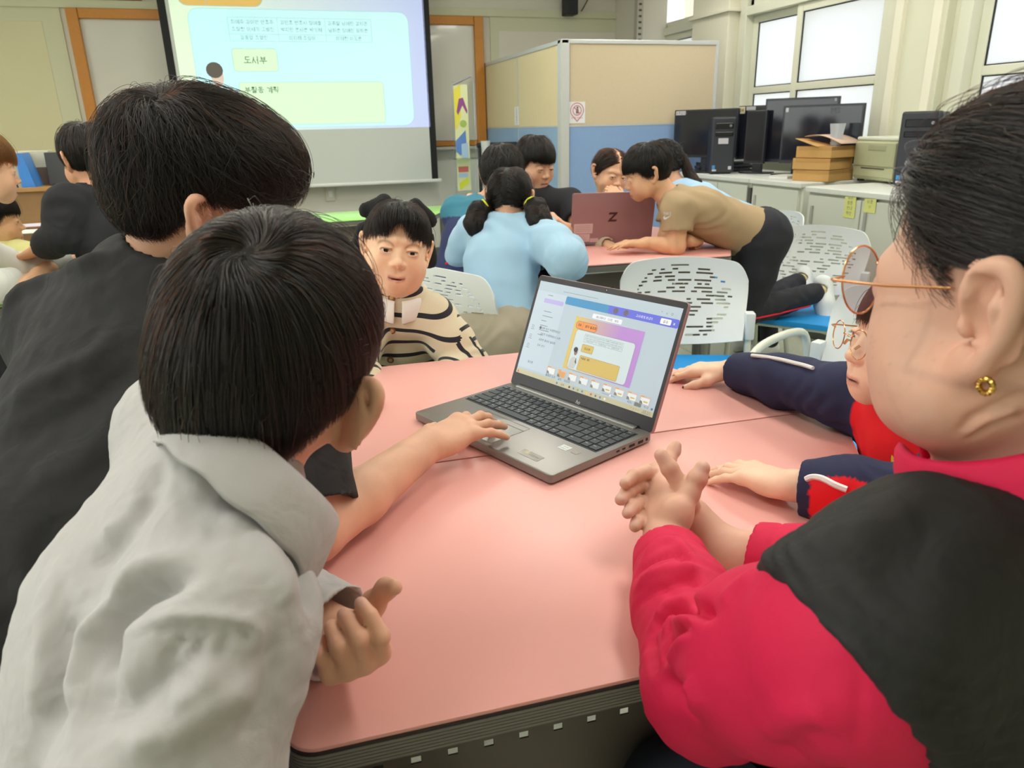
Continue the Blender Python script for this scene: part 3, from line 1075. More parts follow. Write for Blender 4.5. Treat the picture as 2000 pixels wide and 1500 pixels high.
def backrest_mesh():
    nu, nv = 84, 45
    rg = np.random.default_rng(3)
    bm = bmesh.new()
    W, H = .235, .262

    def pt(u, v):
        # u -1..1, v 0..1
        uu = u
        vv = v
        # rounded outline: narrow the top corners, taper the bottom
        w = W * (1 - .10 * (1 - vv) ** 2)
        z = H * vv + .022 * (1 - uu * uu) * vv - .03 * (1 - uu * uu) * (1 - vv)
        # top corners rounded
        c = max(0.0, abs(uu) - .72) / .28
        z -= .06 * c * c * c * vv ** 2
        y = .055 * uu * uu - .05 * math.sin(vv * 2.2 - .2) * 1.0 - .045 * vv
        return (uu * w, y, z)
    V = [[bm.verts.new(pt(-1 + 2 * i / nu, j / nv)) for j in range(nv + 1)] for i in range(nu + 1)]
    hole = np.zeros((nu, nv), bool)
    for j in range(4, nv - 4, 2):
        # slots inside an oval field
        vv = (j + .5) / nv
        half = .78 * math.sqrt(max(0, 1 - ((vv - .48) / .50) ** 2))
        i = int((1 - half) / 2 * nu) + rg.integers(0, 6)
        end = int((1 + half) / 2 * nu)
        while i < end:
            L = int(rg.integers(3, 13))
            if rg.random() < .72:
                hole[i:min(i + L, end), j] = True
            i += L + int(rg.integers(2, 7))
    for i in range(nu):
        for j in range(nv):
            if not hole[i, j]:
                bm.faces.new((V[i][j], V[i + 1][j], V[i + 1][j + 1], V[i][j + 1]))
    bmesh.ops.recalc_face_normals(bm, faces=bm.faces)
    bmesh.ops.solidify(bm, geom=bm.faces[:], thickness=.007)
    me = bpy.data.meshes.new('backrest')
    bm.to_mesh(me)
    bm.free()
    me.polygons.foreach_set('use_smooth', np.ones(len(me.polygons), bool))
    me.set_sharp_from_angle(angle=math.radians(50))
    me.materials.append(m_shell)
    return me


SH = .405     # seat height


def seat_mesh():
    q = MB()
    out = rrect(-.215, -.20, .215, .22, .05, 5)
    q.prism(out, SH - .022, SH, bev=.006)
    me = q.mesh('seat', True)
    me.materials.append(m_seat)
    return me


_back, _seat = backrest_mesh(), seat_mesh()
_cl = MB()
_cl.box((-.017, -.024, 0), (.017, .024, .1), bev=.006)
_clamp = _cl.mesh('clamp', True)
_clamp.materials.append(m_shell)


def smooth_path(pts, n=8):
    pts = [np.array(p, float) for p in pts]
    out = []
    P_ = [2 * pts[0] - pts[1]] + pts + [2 * pts[-1] - pts[-2]]
    for i in range(1, len(P_) - 2):
        for k in range(n):
            t = k / n
            a, b, c, d = P_[i - 1], P_[i], P_[i + 1], P_[i + 2]
            out.append(.5 * ((2 * b) + (-a + c) * t + (2 * a - 5 * b + 4 * c - d) * t * t + (-a + 3 * b - 3 * c + d) * t ** 3))
    out.append(pts[-1])
    return out


def frame_mesh(s):
    q = MB()
    # rear post, running down from the clamp and on into the rear leg
    q.tube([(s * .235, -.215, SH + .13), (s * .235, -.205, SH - .03), (s * .235, -.20, SH - .06), (s * .235, -.26, .012)], .0125, 10)
    q.tube(smooth_path([(s * .235, -.20, SH - .055), (s * .235, .12, SH - .05), (s * .235, .19, SH - .07), (s * .235, .235, .012)], 6), .0125, 10)
    q.tube([(s * .235, .0, SH - .05), (s * .12, .0, SH - .035)], .011, 8)
    me = q.mesh('side_frame', True)
    me.materials.append(m_ctube)
    return me


_fr = {-1: frame_mesh(-1), 1: frame_mesh(1)}
_cb = MB().tube([(-.235, -.15, SH - .045), (.235, -.15, SH - .045)], .011, 8).tube([(-.235, .13, SH - .045), (.235, .13, SH - .045)], .011, 8).mesh('cross_bar', True)
_cb.materials.append(m_ctube)


def chair(x, y, rz, label, arms=False):
    c = empty('stacking_chair', (x, y, 0), rz, label=label, cat='chair', group='white perforated chairs with blue seats')
    link('seat', _seat, parent=c)
    b = link('backrest', _back, parent=c)
    b.location = (0, -.245, SH + .060)
    for s in (-1, 1):
        link('side_frame', _fr[s], parent=c)
        k = link('clamp', _clamp, parent=c)
        k.location = (s * .236, -.213, SH + .060)
    link('cross_bar', _cb, parent=c)
    if arms:
        for s in (-1, 1):
            q = MB()
            q.tube(smooth_path([(s * .262, -.21, SH + .10), (s * .275, -.17, SH + .19), (s * .275, .06, SH + .20), (s * .275, .14, SH + .14), (s * .255, .17, SH - .05)], 6), .0125, 10)
            q.build('arm_loop', m_ctube, c, smooth=True)
    return c


_c2 = P(1335, 600, 2.72)
chair(_c2[0] - .10, _c2[1] - .224, math.radians(156), 'white perforated chair facing the camera behind the open laptop, empty blue seat')
_c1 = P(890, 575, 2.76)
chair(_c1[0] + .215, _c1[1] + .09, math.radians(-62), 'white perforated chair under the girl with two pigtails, seen nearly edge-on')
_c3 = P(1612, 545, 3.35)
chair(_c3[0] - .16, _c3[1] - .02, math.radians(128), 'white perforated chair on which the boy in the tan shirt kneels')
_c4 = P(1492, 466, 4.0)
chair(_c4[0] - .12, _c4[1] + .10, math.radians(75), 'white perforated chair against the cabinets behind the kneeling boy')
_c5 = P(1640, 690, 1.95)
chair(_c5[0] + .10, _c5[1] + .0, math.radians(115), 'white chair with a rounded tubular arm loop beside the child in the navy jacket', arms=True)

# ------------------------------------------------------------------ laptops
m_lap = mat('laptop_grey', '8d8b88', .38, .6)
m_lap2 = mat('laptop_lid_mauve', 'a88488', .35, .15)
m_key = mat('key_black', '3a4046', .5)
m_keyw = mat('key_well', '2b3034', .6)
m_bezel = mat('bezel_black', '25242a', .3)
m_keyprint = mat('key_print', 'b9c2c4', .6)
LW, LD, LTH = .3595, .2335, .0125
# key rows: widths in units, from the back row to the front
ROWS = [[.9] * 17 + [.9] * 3,
        [1] * 13 + [1.75] + [1, 1, 1, 1],
        [1.45] + [1] * 12 + [1.3] + [1, 1, 1, 1],
        [1.75] + [1] * 11 + [2.0] + [1, 1, 1, 1],
        [2.25] + [1] * 10 + [2.5] + [1, 1, 1, 1],
        [1.2, 1, 1.1, 1.1, 4.8, 1.1, 1.1, 1, 1, 1.35] + [1.9, 1, 1.1]]
LEG = ['', '`1234567890-=<789+'[:18], '|QWERTYUIOP[]|456+', '^ASDFGHJKL;+123<', '^ZXCVBNM,./^123<', '']


def laptop(pos, rz, open_deg, label, lid_mat, screen=True, keys=True):
    """origin at the middle of the hinge edge on the table; the user sits at -y"""
    L = empty('laptop', pos, rz, label=label, cat='laptop')
    b = MB()
    b.prism(rrect(-LW / 2, -LD, LW / 2, 0, .008, 4), .004, .004 + LTH, bev=.002)
    base = b.build('base', m_lap, L, smooth=True)
    f = MB()
    for x in (-.15, .15):
        for y in (-.22, -.03):
            f.box((x - .02, y - .006, 0), (x + .02, y + .006, .0045))
    f.build('rubber_foot', mat('rubber', '1b1b1b', .8), base)
    zt = .004 + LTH
    MB().box((-.168, -.125, zt - .003), (.168, -.022, zt + .0002)).build('keyboard_well', m_keyw, base)
    MB().box((-.15, -.0135, zt - .001), (.15, -.007, zt + .004), bev=.0012).build('speaker_bar', mat('hinge_silver', 'b9bab8', .3, .7), base)
    # individual keys
    key_cache = {}
    lg = Flat((0, 0, zt + .00215), (1, 0, 0), (0, -1, 0), (0, 0, 1), .0001)
    n = len(ROWS)
    y = -.024
    for r, row in enumerate(ROWS if keys else []):
        kh = .0125 if r == 0 else .0172
        tot = sum(row)
        unit = .334 / tot
        x = -.167
        for k, w in enumerate(row):
            ww = round(w * unit - .0024, 4)
            kk = (ww, kh)
            if kk not in key_cache:
                me = MB().box((0, -kh + .0022, -.001), (ww, 0, .0019), bev=.0006).mesh('key')
                me.materials.append(m_key)
                key_cache[kk] = me
            o = link('key', key_cache[kk], parent=base)
            o.location = (x, y, zt)
            if r > 0 and r < 5 and k < len(LEG[r]):
                lg.text('p', x + .003, -y + .0045, LEG[r][k], .0052, 1)
                if 2 <= r <= 4 and 1 <= k <= 10:
                    J = {2: 'ㅂㅈㄷㄱㅅㅛㅕㅑㅐㅔ', 3: 'ㅁㄴㅇㄹㅎㅗㅓㅏㅣ;', 4: 'ㅋㅌㅊㅍㅠㅜㅡ,./'}[r]
                    lg.text('p', x + .0095, -y + .0105, J[k - 1], .0052, 1)
            elif r == 0 or r == 5:
                lg.rect('p', x + .003, -y + .005, x + .003 + min(.006, ww * .5), -y + .0062, 1)
            x += w * unit
        y -= kh
    if keys:
        lg.build({'p': 'key_lettering'}, {'p': m_keyprint}, base)
    # touchpad and its three buttons
    fl = Flat((0, 0, zt + .0002), (1, 0, 0), (0, -1, 0), (0, 0, 1), .0001)
    cx = -.03
    fl.ring('groove', cx - .057, .135, cx + .057, .150, .0008, 1)
    fl.ring('groove', cx - .057, .150, cx + .057, .222, .0008, 1)
    fl.rect('pad', cx - .056, .151, cx + .056, .2212, 1)
    fl.rect('sticker_a', .112, .139, .132, .155, 2)
    fl.text('sticker_ink', .122, .1435, 'intel', .006, 3, align='CENTER')
    fl.text('sticker_ink', .122, .1505, 'CORE i7', .0045, 3, align='CENTER')
    fl.rect('sticker_c', .139, .141, .153, .153, 2)
    fl.rect('sticker_b', .082, .196, .128, .214, 2)
    fl.poly('sticker_d', [(.086, .206), (.094, .193), (.100, .206)], 3)
    fl.text('sticker_ink2', .102, .205, 'STORIM', .006, 3)
    if keys:
        fl.build({'groove': 'touchpad_groove', 'pad': 'touchpad', 'sticker_a': 'sticker', 'sticker_ink': 'sticker_lettering', 'sticker_b': 'sticker', 'sticker_c': 'sticker', 'sticker_d': 'sticker_mark', 'sticker_ink2': 'sticker_lettering'},
                 {'groove': mat('groove', '55544f', .6), 'pad': mat('touchpad_grey', '9b9a96', .3, .4), 'sticker_a': mat('sticker_white', 'd5dad8', .4), 'sticker_ink': mat('sticker_blue', '4c5a70', .5), 'sticker_b': mat('sticker_silver', 'a8a49c', .25, .6), 'sticker_c': mat('sticker_faint', '9a948e', .4), 'sticker_d': mat('sticker_gold', 'b7ab8c', .3, .5), 'sticker_ink2': mat('sticker_dark', '6c675f', .5)}, base)
    # ports on the right side
    pr = Flat((LW / 2 + .0002, 0, zt), (0, -1, 0), (0, 0, -1), (1, 0, 0), .0002)
    for a, w, h in ((.012, .005, .005), (.024, .013, .005), (.045, .014, .0045), (.068, .008, .0032), (.082, .008, .0032)):
        pr.rect('hole', a, .0045, a + w, .0045 + h, 1)
    pr.build({'hole': 'port'}, {'hole': mat('port_black', '15171a', .5)}, base)
    # lid
    lid = bpy.data.objects.new('lid', None)
    th = math.radians(open_deg - 90)
    LH, LT = .225, .0065
    q = MB()
    q.prism(rrect(-LW / 2, 0, LW / 2, LH, .008, 4), -LT, 0, bev=.001)
    me = q.mesh('lid', True)
    lid = link('lid', me, lid_mat, L)
    lid.location = (0, -.002, zt - .002)
    lid.rotation_euler = (math.pi / 2 - th, 0, 0)
    # local lid: x right, y up the lid, z toward the user
    lf = Flat((-LW / 2, LH, .0001), (1, 0, 0), (0, -1, 0), (0, 0, 1), .00012)
    lf.rect('bezel', .001, .001, LW - .001, LH - .001, 1, r=.006)
    if screen:
        x0, y0, x1, y1 = .008, .0115, LW - .008, .0115 + (LW - .016) * .545
        W, H = x1 - x0, y1 - y0
        X = lambda t: x0 + W * t
        Y = lambda t: y0 + H * t
        lf.rect('panel', x0, y0, x1, y1, 2)
        lf.rect('side', X(.0), Y(.10), X(.235), Y(.93), 3)
        lf.rect('chip', X(.07), Y(.17), X(.225), Y(.215), 4, r=.002)
        lf.rect('bar', X(.235), Y(.105), X(1.0), Y(.185), 4, r=.003)
        lf.rect('bar2', X(.55), Y(.105), X(1.0), Y(.185), 5, r=.003)
        lf.rect('white', X(.89), Y(.12), X(.955), Y(.172), 6, r=.002)
        lf.text('dim', X(.9225), Y(.147), '공유', .006, 7, align='CENTER')
        lf.text('white', X(.975), Y(.147), 'x', .008, 7, align='CENTER')
        lf.text('white', X(.79), Y(.147), '교사에게 보내기', .0055, 7, align='CENTER')
        for k in range(2):
            lf.disc('avatar#%d' % k, X(.60 + .07 * k), Y(.145), .0055, layer=7)
        lf.rect('white', X(.455), Y(.215), X(.66), Y(.262), 4, r=.002)
        lf.text('dim', X(.56), Y(.24), '애니메이션   5.0초   위치', .0052, 5, align='CENTER')
        for k in range(7):
            lf.rect('dim', X(.09), Y(.13 + .0) if k == 0 else Y(.25 + .05 * k), X(.13 + .02 * (k % 3)), (Y(.135) if k == 0 else Y(.255 + .05 * k)), 4)
        for k, s in enumerate(('제목 없는 프레젠테이션', '새로운 프레젠테이션 사본', '새로운 동아리 발표회', '모두 보기')):
            lf.text('dim', X(.11), Y(.48 + .06 * k), s, .0052, 4)
        lf.disc('avatar#9', X(.10), Y(.48), .003, layer=5)
        for k in range(3):
            lf.ring('dim', X(.03), Y(.47 + .10 * k), X(.045), Y(.497 + .10 * k), .0006, 4)
            lf.rect('dim', X(.025), Y(.51 + .10 * k), X(.052), Y(.514 + .10 * k), 4)
        lf.text('dim', X(.07), Y(.855), '휴지통', .0055, 4)
        # the slide being edited
        s0x, s0y, sw, sh = X(.345), Y(.275), W * .475, H * .535
        class Sub:
            def __init__(s):
                pass
            def _m(s, k):
                return 'sl_' + k
            def rect(s, k, a, b, c, d, l=1, r=0):
                lf.rect('sl_' + k, s0x + a, s0y + b, s0x + c, s0y + d, l + 6, r)
            def ring(s, k, a, b, c, d, w, l=1, r=0):
                lf.ring('sl_' + k, s0x + a, s0y + b, s0x + c, s0y + d, w, l + 6, r)
            def poly(s, k, pts, l=1):
                lf.poly('sl_' + k, [(s0x + a, s0y + b) for a, b in pts], l + 6)
            def disc(s, k, a, b, c, d=None, l=1):
                lf.disc('sl_' + k, s0x + a, s0y + b, c, d, l + 6)
            def text(s, k, a, b, t, size, l=1, align='LEFT', bold=0.0):
                lf.text('sl_' + k, s0x + a, s0y + b, t, size, l + 6, align, 0.0, bold)
        nm2 = slide(Sub(), sw, sh, 'l', None)
        # thumbnails
        for k in range(9):
            tx = X(.235 + .083 * k)
            ty = Y(.835)
            lf.rect('th_a', tx, ty, tx + .022, ty + .0148, 5)
            lf.rect('th_b' if k != 1 else 'th_c', tx + .0022, ty + .003, tx + .021, ty + .0138, 6, r=.001)
            lf.rect('th_c', tx + .001, ty + .0004, tx + .009, ty + .0026, 7)
            lf.poly('th_d', [(tx + .0015, ty + .0143), (tx + .0015, ty + .0085), (tx + .006, ty + .010), (tx + .0085, ty + .0143)], 7)
            if k >= 5:
                lf.rect('sl_box', tx + .009, ty + .0085, tx + .018, ty + .011, 7)
        lf.text('dim', X(.235), Y(.93), '발표자 노트    길이    타이머', .0055, 4)
        lf.rect('dim', X(.66), Y(.928), X(.75), Y(.931), 4)
        lf.disc('white', X(.715), Y(.9295), .002, layer=5)
        lf.text('dim', X(.83), Y(.93), '42%', .0055, 4)
        lf.rect('th_d', X(.875), Y(.912), X(.918), Y(.948), 4)
        lf.text('dim', X(.95), Y(.93), '9/13', .0055, 4, align='CENTER')
        lf.disc('dim', X(.985), Y(.93), .0022, layer=4)
        # task bar
        lf.rect('task', X(0), Y(.952), X(1), Y(1), 4)
        cols = ['i_b', 'dim', 'dim', 'i_k', 'i_b', 'i_g', 'i_b', 'i_y', 'i_r', 'dim', 'i_b', 'white']
        for k, c in enumerate(cols):
            if k in (1, 2):
                continue
            lf.disc(c, X(.335 + .032 * k), Y(.976), .0022, layer=5, n=8)
        lf.text('dim', X(.365), Y(.976), '검색', .0048, 5)
        lf.poly('i_r', [(X(.01), Y(.992)), (X(.014), Y(.962)), (X(.024), Y(.992))], 5)
        lf.text('dim', X(.96), Y(.968), '오전 9:31', .0042, 5, align='CENTER')
        lf.text('dim', X(.96), Y(.986), '2025-04-21', .0042, 5, align='CENTER')
        lf.text('dim', X(.86), Y(.976), '^  o  <  =', .0045, 5)
        # window buttons, address bar
        lf.rect('dim', X(.20), Y(.065), X(.46), Y(.068), 3)
        for k, s in enumerate('*oO:'):
            lf.text('dim', X(.88 + .03 * k), Y(.07), s, .006, 3)
        lf.text('logo', LW * .52, LH - .0095, 'hp', .011, 3, align='CENTER', shear=.35)
        # webcam
        lf.disc('cam', LW / 2, .006, .0022, layer=3)
        lf.disc('white', LW / 2 + .0004, .0058, .0009, layer=4, n=8)
    E = lambda n, c, s=.55: mat('lcd_' + n, c, .25, emit=c, estr=s * .55)
    mm = {'bezel': m_bezel, 'panel': E('panel', 'a9bccb', .5), 'side': E('side', 'b4c6d6', .45), 'chip': E('chip', 'a8a4d8', .5), 'bar': E('bar', '3f88bc', .5), 'bar2': E('bar2', '5c64cf', .55), 'white': E('white', 'd5dbe4', .6), 'dim': E('dim', '5f6f80', .3), 'avatar': E('avatar', '6a5f70', .3),
          'sl_margin': None, 'sl_card': E('card', 'bfd0d8', .5), 'sl_line': E('line', '5f5a50', .3), 'sl_tag': E('tag', 'd98a4c', .5), 'sl_ink': E('ink', '4a3d2c', .2), 'sl_faint': E('faint', '8a9aa6', .3), 'sl_box': E('box', 'c3aa58', .5), 'sl_shirt': E('shirt', 'b9bfc2', .4), 'sl_face': E('face', '8a6a5c', .3), 'sl_hair': E('hair', '2c2524', .15),
          'th_a': E('tha', 'c9b2b0', .45), 'th_b': E('thb', 'cfdbe0', .55), 'th_c': E('thc', 'cf9a5c', .45), 'th_d': E('thd', '6f7a78', .35), 'task': E('task', 'b5b294', .5), 'i_b': E('ib', '3f7ac0', .5), 'i_k': E('ik', '2c2c34', .2), 'i_g': E('ig', '3f9a8a', .4), 'i_y': E('iy', 'd0b04c', .5), 'i_r': E('ir', 'b0583c', .5),
          'logo': mat('logo_white', 'd9dcde', .4), 'cam': mat('lens_dark', '0d0f14', .1)}
    mm['sl_margin'] = gradient_mat('lcd_margin', 'cfc06c', 'b28fd0', 0, .28, -.06, .06) if screen else None
    nn = {'bezel': 'bezel', 'panel': 'display', 'side': 'screen_sidebar', 'chip': 'screen_button', 'bar': 'screen_toolbar', 'bar2': 'screen_toolbar', 'white': 'screen_highlights', 'dim': 'screen_lettering', 'avatar': 'screen_avatar', 'logo': 'logo', 'cam': 'webcam', 'task': 'taskbar'}
    for k in [q.split('#')[0] for q in lf.L]:
        nn.setdefault(k, {'sl_': 'slide_print', 'th_': 'slide_thumbnail', 'i_b': 'taskbar_icon'}.get(k[:3], 'taskbar_icon'))
    lf.build(nn, mm, lid)
    MB().cyl((-.15, -.002, zt), (.15, -.002, zt), .0045, n=10).build('hinge', mat('hinge_dark', '4a4a4c', .4, .5), L, smooth=True)
    # back of the lid: mark and stickers
    if not screen:
        bk = Flat((LW / 2, LH, -LT - .0001), (-1, 0, 0), (0, -1, 0), (0, 0, -1), .00012)
        cx, cy, u = LW * .5, LH * .48, .021
        bk.poly('z', [(cx - u * .75, cy - u), (cx + u, cy - u), (cx + u * .78, cy - u * .55), (cx - u * .92, cy - u * .55)], 1)
        bk.poly('z', [(cx + u * .2, cy - u * .55), (cx + u * .78, cy - u * .55), (cx - u * .2, cy + u * .55), (cx - u * .78, cy + u * .55)], 1)
        bk.poly('z', [(cx - u * .78, cy + u * .55), (cx + u * .92, cy + u * .55), (cx + u * .75, cy + u), (cx - u * 1.0, cy + u)], 1)
        bk.rect('st', .012, LH * .60, .095, LH * .80, 1)
        bk.rect('st', .012, LH * .81, .084, LH * .97, 1)
        bk.rect('st', .086, LH * .905, .122, LH * .98, 1)
        for k in range(4):
            bk.rect('stl', .018, LH * (.64 + .035 * k), .085, LH * (.647 + .035 * k), 2)
            bk.rect('stl', .018, LH * (.84 + .03 * k), .06 + .004 * k, LH * (.846 + .03 * k), 2)
        bk.text('stl', .104, LH * .942, 'MEZ 04', .008, 2, align='CENTER')
        bk.build({'z': 'lid_logo', 'st': 'asset_sticker', 'stl': 'sticker_lettering'}, {'z': mat('lid_mark', '54383d', .3, .5), 'st': mat('asset_label', 'dcc3c4', .6), 'stl': mat('asset_ink', 'b79a9e', .6)}, lid)
    return L


_fl, _fr2, _hr, _hl = [PZ(x, y, TH + .018) for x, y in ((812.2, 803.5), (1083.5, 930.8), (1270.5, 843.4), (991.5, 743.7))]
_hx = (_hr - _hl)
_la = math.atan2(_hx[1], _hx[0])
_hm = (_hr + _hl + _fl + _fr2) / 4
_ld = np.array([-math.sin(_la), math.cos(_la), 0])
_ang = math.atan2((_fr2 - _fl)[1], (_fr2 - _fl)[0])
_la = (_la + _ang) / 2
_ld = np.array([-math.sin(_la), math.cos(_la), 0])
_hm = _hm + _ld * LD / 2
lap1 = laptop((_hm[0], _hm[1], TH), _la, 112, 'open grey laptop showing a slide editor on the nearest pink table', m_lap2)
_l, _r = PZ(1117, 482, TH), PZ(1271, 476.5, TH)
_a2 = math.atan2((_l - _r)[1], (_l - _r)[0])
_m2 = (_l + _r) / 2
lap2 = laptop((_m2[0], _m2[1] + .01, TH), _a2, 105, 'open laptop seen from behind, mauve lid with stickers, on the far pink table', m_lap2, screen=False, keys=False)

# ------------------------------------------------------------------ cabinets by the windows and what stands on them
m_cab = mat('cabinet_cream', 'cdd0c3', .45, noise=.02, nscale=5)
m_cabt = mat('cabinet_top', 'd9dcd6', .35)
m_cdoor = mat('cabinet_door', 'd2d5c8', .4)
CZ = .868


def cabinet(y0, y1, xf, label, splits, gap=None):
    c = empty('low_cabinet', (xf, (y0 + y1) / 2, 0), label=label, cat='cabinet')
    o = (y0 + y1) / 2
    D = XR - .1 - xf
    MB().box((.02, y0 - o + .002, .06), (D, y1 - o - .002, CZ - .03), bev=.003).build('body', m_cab, c)
    MB().box((-.01, y0 - o, CZ - .03), (D, y1 - o, CZ), bev=.005).build('top', m_cabt, c)
    MB().box((.05, y0 - o + .01, 0), (D - .05, y1 - o - .01, .06)).build('plinth', mat('plinth', '6f706a', .6), c)
    e = [y0 + .025] + splits + [y1 - .025]
    for a, b in zip(e[:-1], e[1:]):
        d = MB().box((0, a - o + .004, .075), (.02, b - o - .004, CZ - .045), bev=.003).build('door', m_cdoor, c)
        MB().box((-.012, b - o - .05, CZ - .2), (0, b - o - .035, CZ - .1), bev=.003).build('handle', mat('handle_grey', 'a9aca6', .4), d)
    if gap:
        MB().box((-.002, gap - o - .012, .2), (.001, gap - o + .012, CZ - .055)).build('door_gap', mat('dark_slot'), c)
    return c


def ycab(px, py, xf):
    return float(PX(px, py, xf)[1])


XC1, XC2 = 3.02, 2.90
yA, yG, yB = ycab(1564, 380, XC1), ycab(1463, 380, XC1), 5.2
ca = cabinet(yG, yB, XC1, 'low cream cabinet nearest the partition, black tower computer on it', [yG + .38])
ca2 = cabinet(yA, yG - .003, XC1, 'low cream cabinet in the middle of the window wall row', [], gap=None)
yC0 = ycab(1574, 380, XC2)
ca3 = cabinet(yC0 - 1.35, yC0, XC2, 'low cream cabinet with two yellow sticky notes on its doors', [ycab(1682, 400, XC2)])
MB().box((XC1 - .004, yG - .02, .2), (XC1 + .02, yG + .012, CZ - .06)).build('shadow_strip', mat('dark_slot'), label='dark vertical gap strip between the first two cream cabinets', cat='strip')
for k, (px, py, hh_, lab, s) in enumerate(((1663, 378, .125, 'long yellow sticky note on the cabinet door', '정리\n물품\n안내\n확인'), (1701, 386, .075, 'square yellow sticky note beside the long one', '비품\n19'))):
    p = PX(px, py, XC2 - .003)
    nt3 = empty('sticky_note', tuple(p), label=lab, cat='note')
    MB().box((-.001, -.04, -hh_), (0, .04, 0)).build('sheet', mat('sticky_yellow', 'dde08a', .7), nt3)
    ff = Flat((-.0015, .04, 0), (0, -1, 0), (0, 0, -1), (-1, 0, 0))
    for i, t in enumerate(s.split('\n')):
        ff.text('i', .04, .02 + .027 * i, t, .022, 1, align='CENTER')
    ff.build({'i': 'handwriting'}, {'i': mat('pencil', 'a9a877', .8)}, nt3)

m_blk = mat('monitor_black', '2c2d36', .25)
m_blk2 = mat('case_black', '2e3038', .45)
m_lcd = mat('dead_screen', '20222c', .07, spec=.7)


def monitor(tl, tr, bl, dl, dr, label, tag=None, back=False, stand=True, name='monitor', front_label=None, thick=.028, base_r=.13):
    """flat monitor from its top corners and lower left corner; origin at its foot"""
    A, B = P(*tl, dl), P(*tr, dr)
    zb_ = float(P(*bl, dl)[2])
    ztp = float((A[2] + B[2]) / 2)
    mid = (A + B) / 2
    ang = math.atan2(B[1] - A[1], B[0] - A[0])
    w = float(np.hypot(*(B - A)[:2]))
    o = empty(name, (mid[0], mid[1] + (.06 if not back else .06), CZ), ang, label=label, cat='monitor')
    oy = -.06
    # local: x along the panel, -y toward the camera
    c = MB().box((-w / 2, oy, zb_ - CZ), (w / 2, oy + thick, ztp - CZ), bev=.004).build('casing', m_blk, o)
    if not back:
        MB().box((-w / 2 + .014, oy - .0012, zb_ - CZ + .02), (w / 2 - .014, oy, ztp - CZ - .014)).build('screen', m_lcd, c)
    else:
        MB().box((-w / 2 + .03, oy - .03, zb_ - CZ + .05), (w / 2 - .03, oy, ztp - CZ - .06), bev=.012).build('rear_housing', m_blk2, c)
    if stand:
        MB().box((-.035, oy + thick, .01), (.035, oy + thick + .03, (zb_ + ztp) / 2 - CZ), bev=.004).build('neck', m_blk2, o)
        MB().prism([(base_r * math.cos(t), oy + .03 + .6 * base_r * math.sin(t)) for t in np.linspace(0, 2 * math.pi, 25)[:-1]], 0, .012, bev=.003).build('stand_base', m_blk, o)
    if tag:
        ff = Flat((-w / 2, oy - .003 - (.0 if not back else .0), ztp - CZ), (1, 0, 0), (0, 0, -1), (0, -1, 0), .0005)
        for key, x0, y0, x1, y1, s in tag:
            ff.rect(key, x0, y0, x1, y1, 1)
            if s:
                ff.text('tagink', (x0 + x1) / 2, (y0 + y1) / 2, s, (y1 - y0) * .8, 2, align='CENTER')
        ff.build({'tagw': 'label_sticker', 'tagy': 'number_tag', 'tagink': 'tag_lettering', 'tagg': 'sticker'}, {'tagw': mat('tag_white', 'c9c8d0', .6), 'tagy': mat('tag_cream', 'cfc6a0', .6), 'tagink': mat('tag_ink', '4b4840', .6), 'tagg': mat('tag_grey', 'a6a6ac', .6)}, c)
    return o


monitor((1335, 214), (1461, 211), (1333, 308), 5.48, 5.12, 'black monitor nearest the partition with a white label on its top corner', tag=[('tagw', .015, .008, .10, .036, '교수학습자료')])
monitor((1460, 207), (1545, 203), (1456, 312), 5.20, 5.00, 'black monitor with the cream tag numbered 14', tag=[('tagy', .004, .006, .052, .052, '14'), ('tagg', .06, .006, .13, .03, '')])
monitor((1480, 217), (1520, 213), (1461, 321), 4.98, 4.86, 'slim black monitor leaning back in front of the one tagged 14', stand=False)
monitor((1512, 196), (1660, 183), (1514, 318), 4.93, 4.66, 'tall black monitor on an oval foot, window pane above it', tag=[('tagg', .44, .012, .455, .03, '')], base_r=.17)
_mc = monitor((1549, 207), (1711, 199), (1546, 320), 4.72, 4.42, 'glossy black monitor behind the cardboard boxes, grey letters on its right half', tag=[('tagw', .018, .014, .036, .04, '')], stand=True)
_mf = Flat((0, -.0630, .0), (1, 0, 0), (0, 0, -1), (0, -1, 0), .0005)
_mf.text('l', .045, -(float(P(1650, 215, 4.5)[2]) - CZ), 'MS', .05, 1)
_mf.build({'l': 'faint_lettering'}, {'l': mat('faint_grey', '4c4d55', .4)}, _mc)


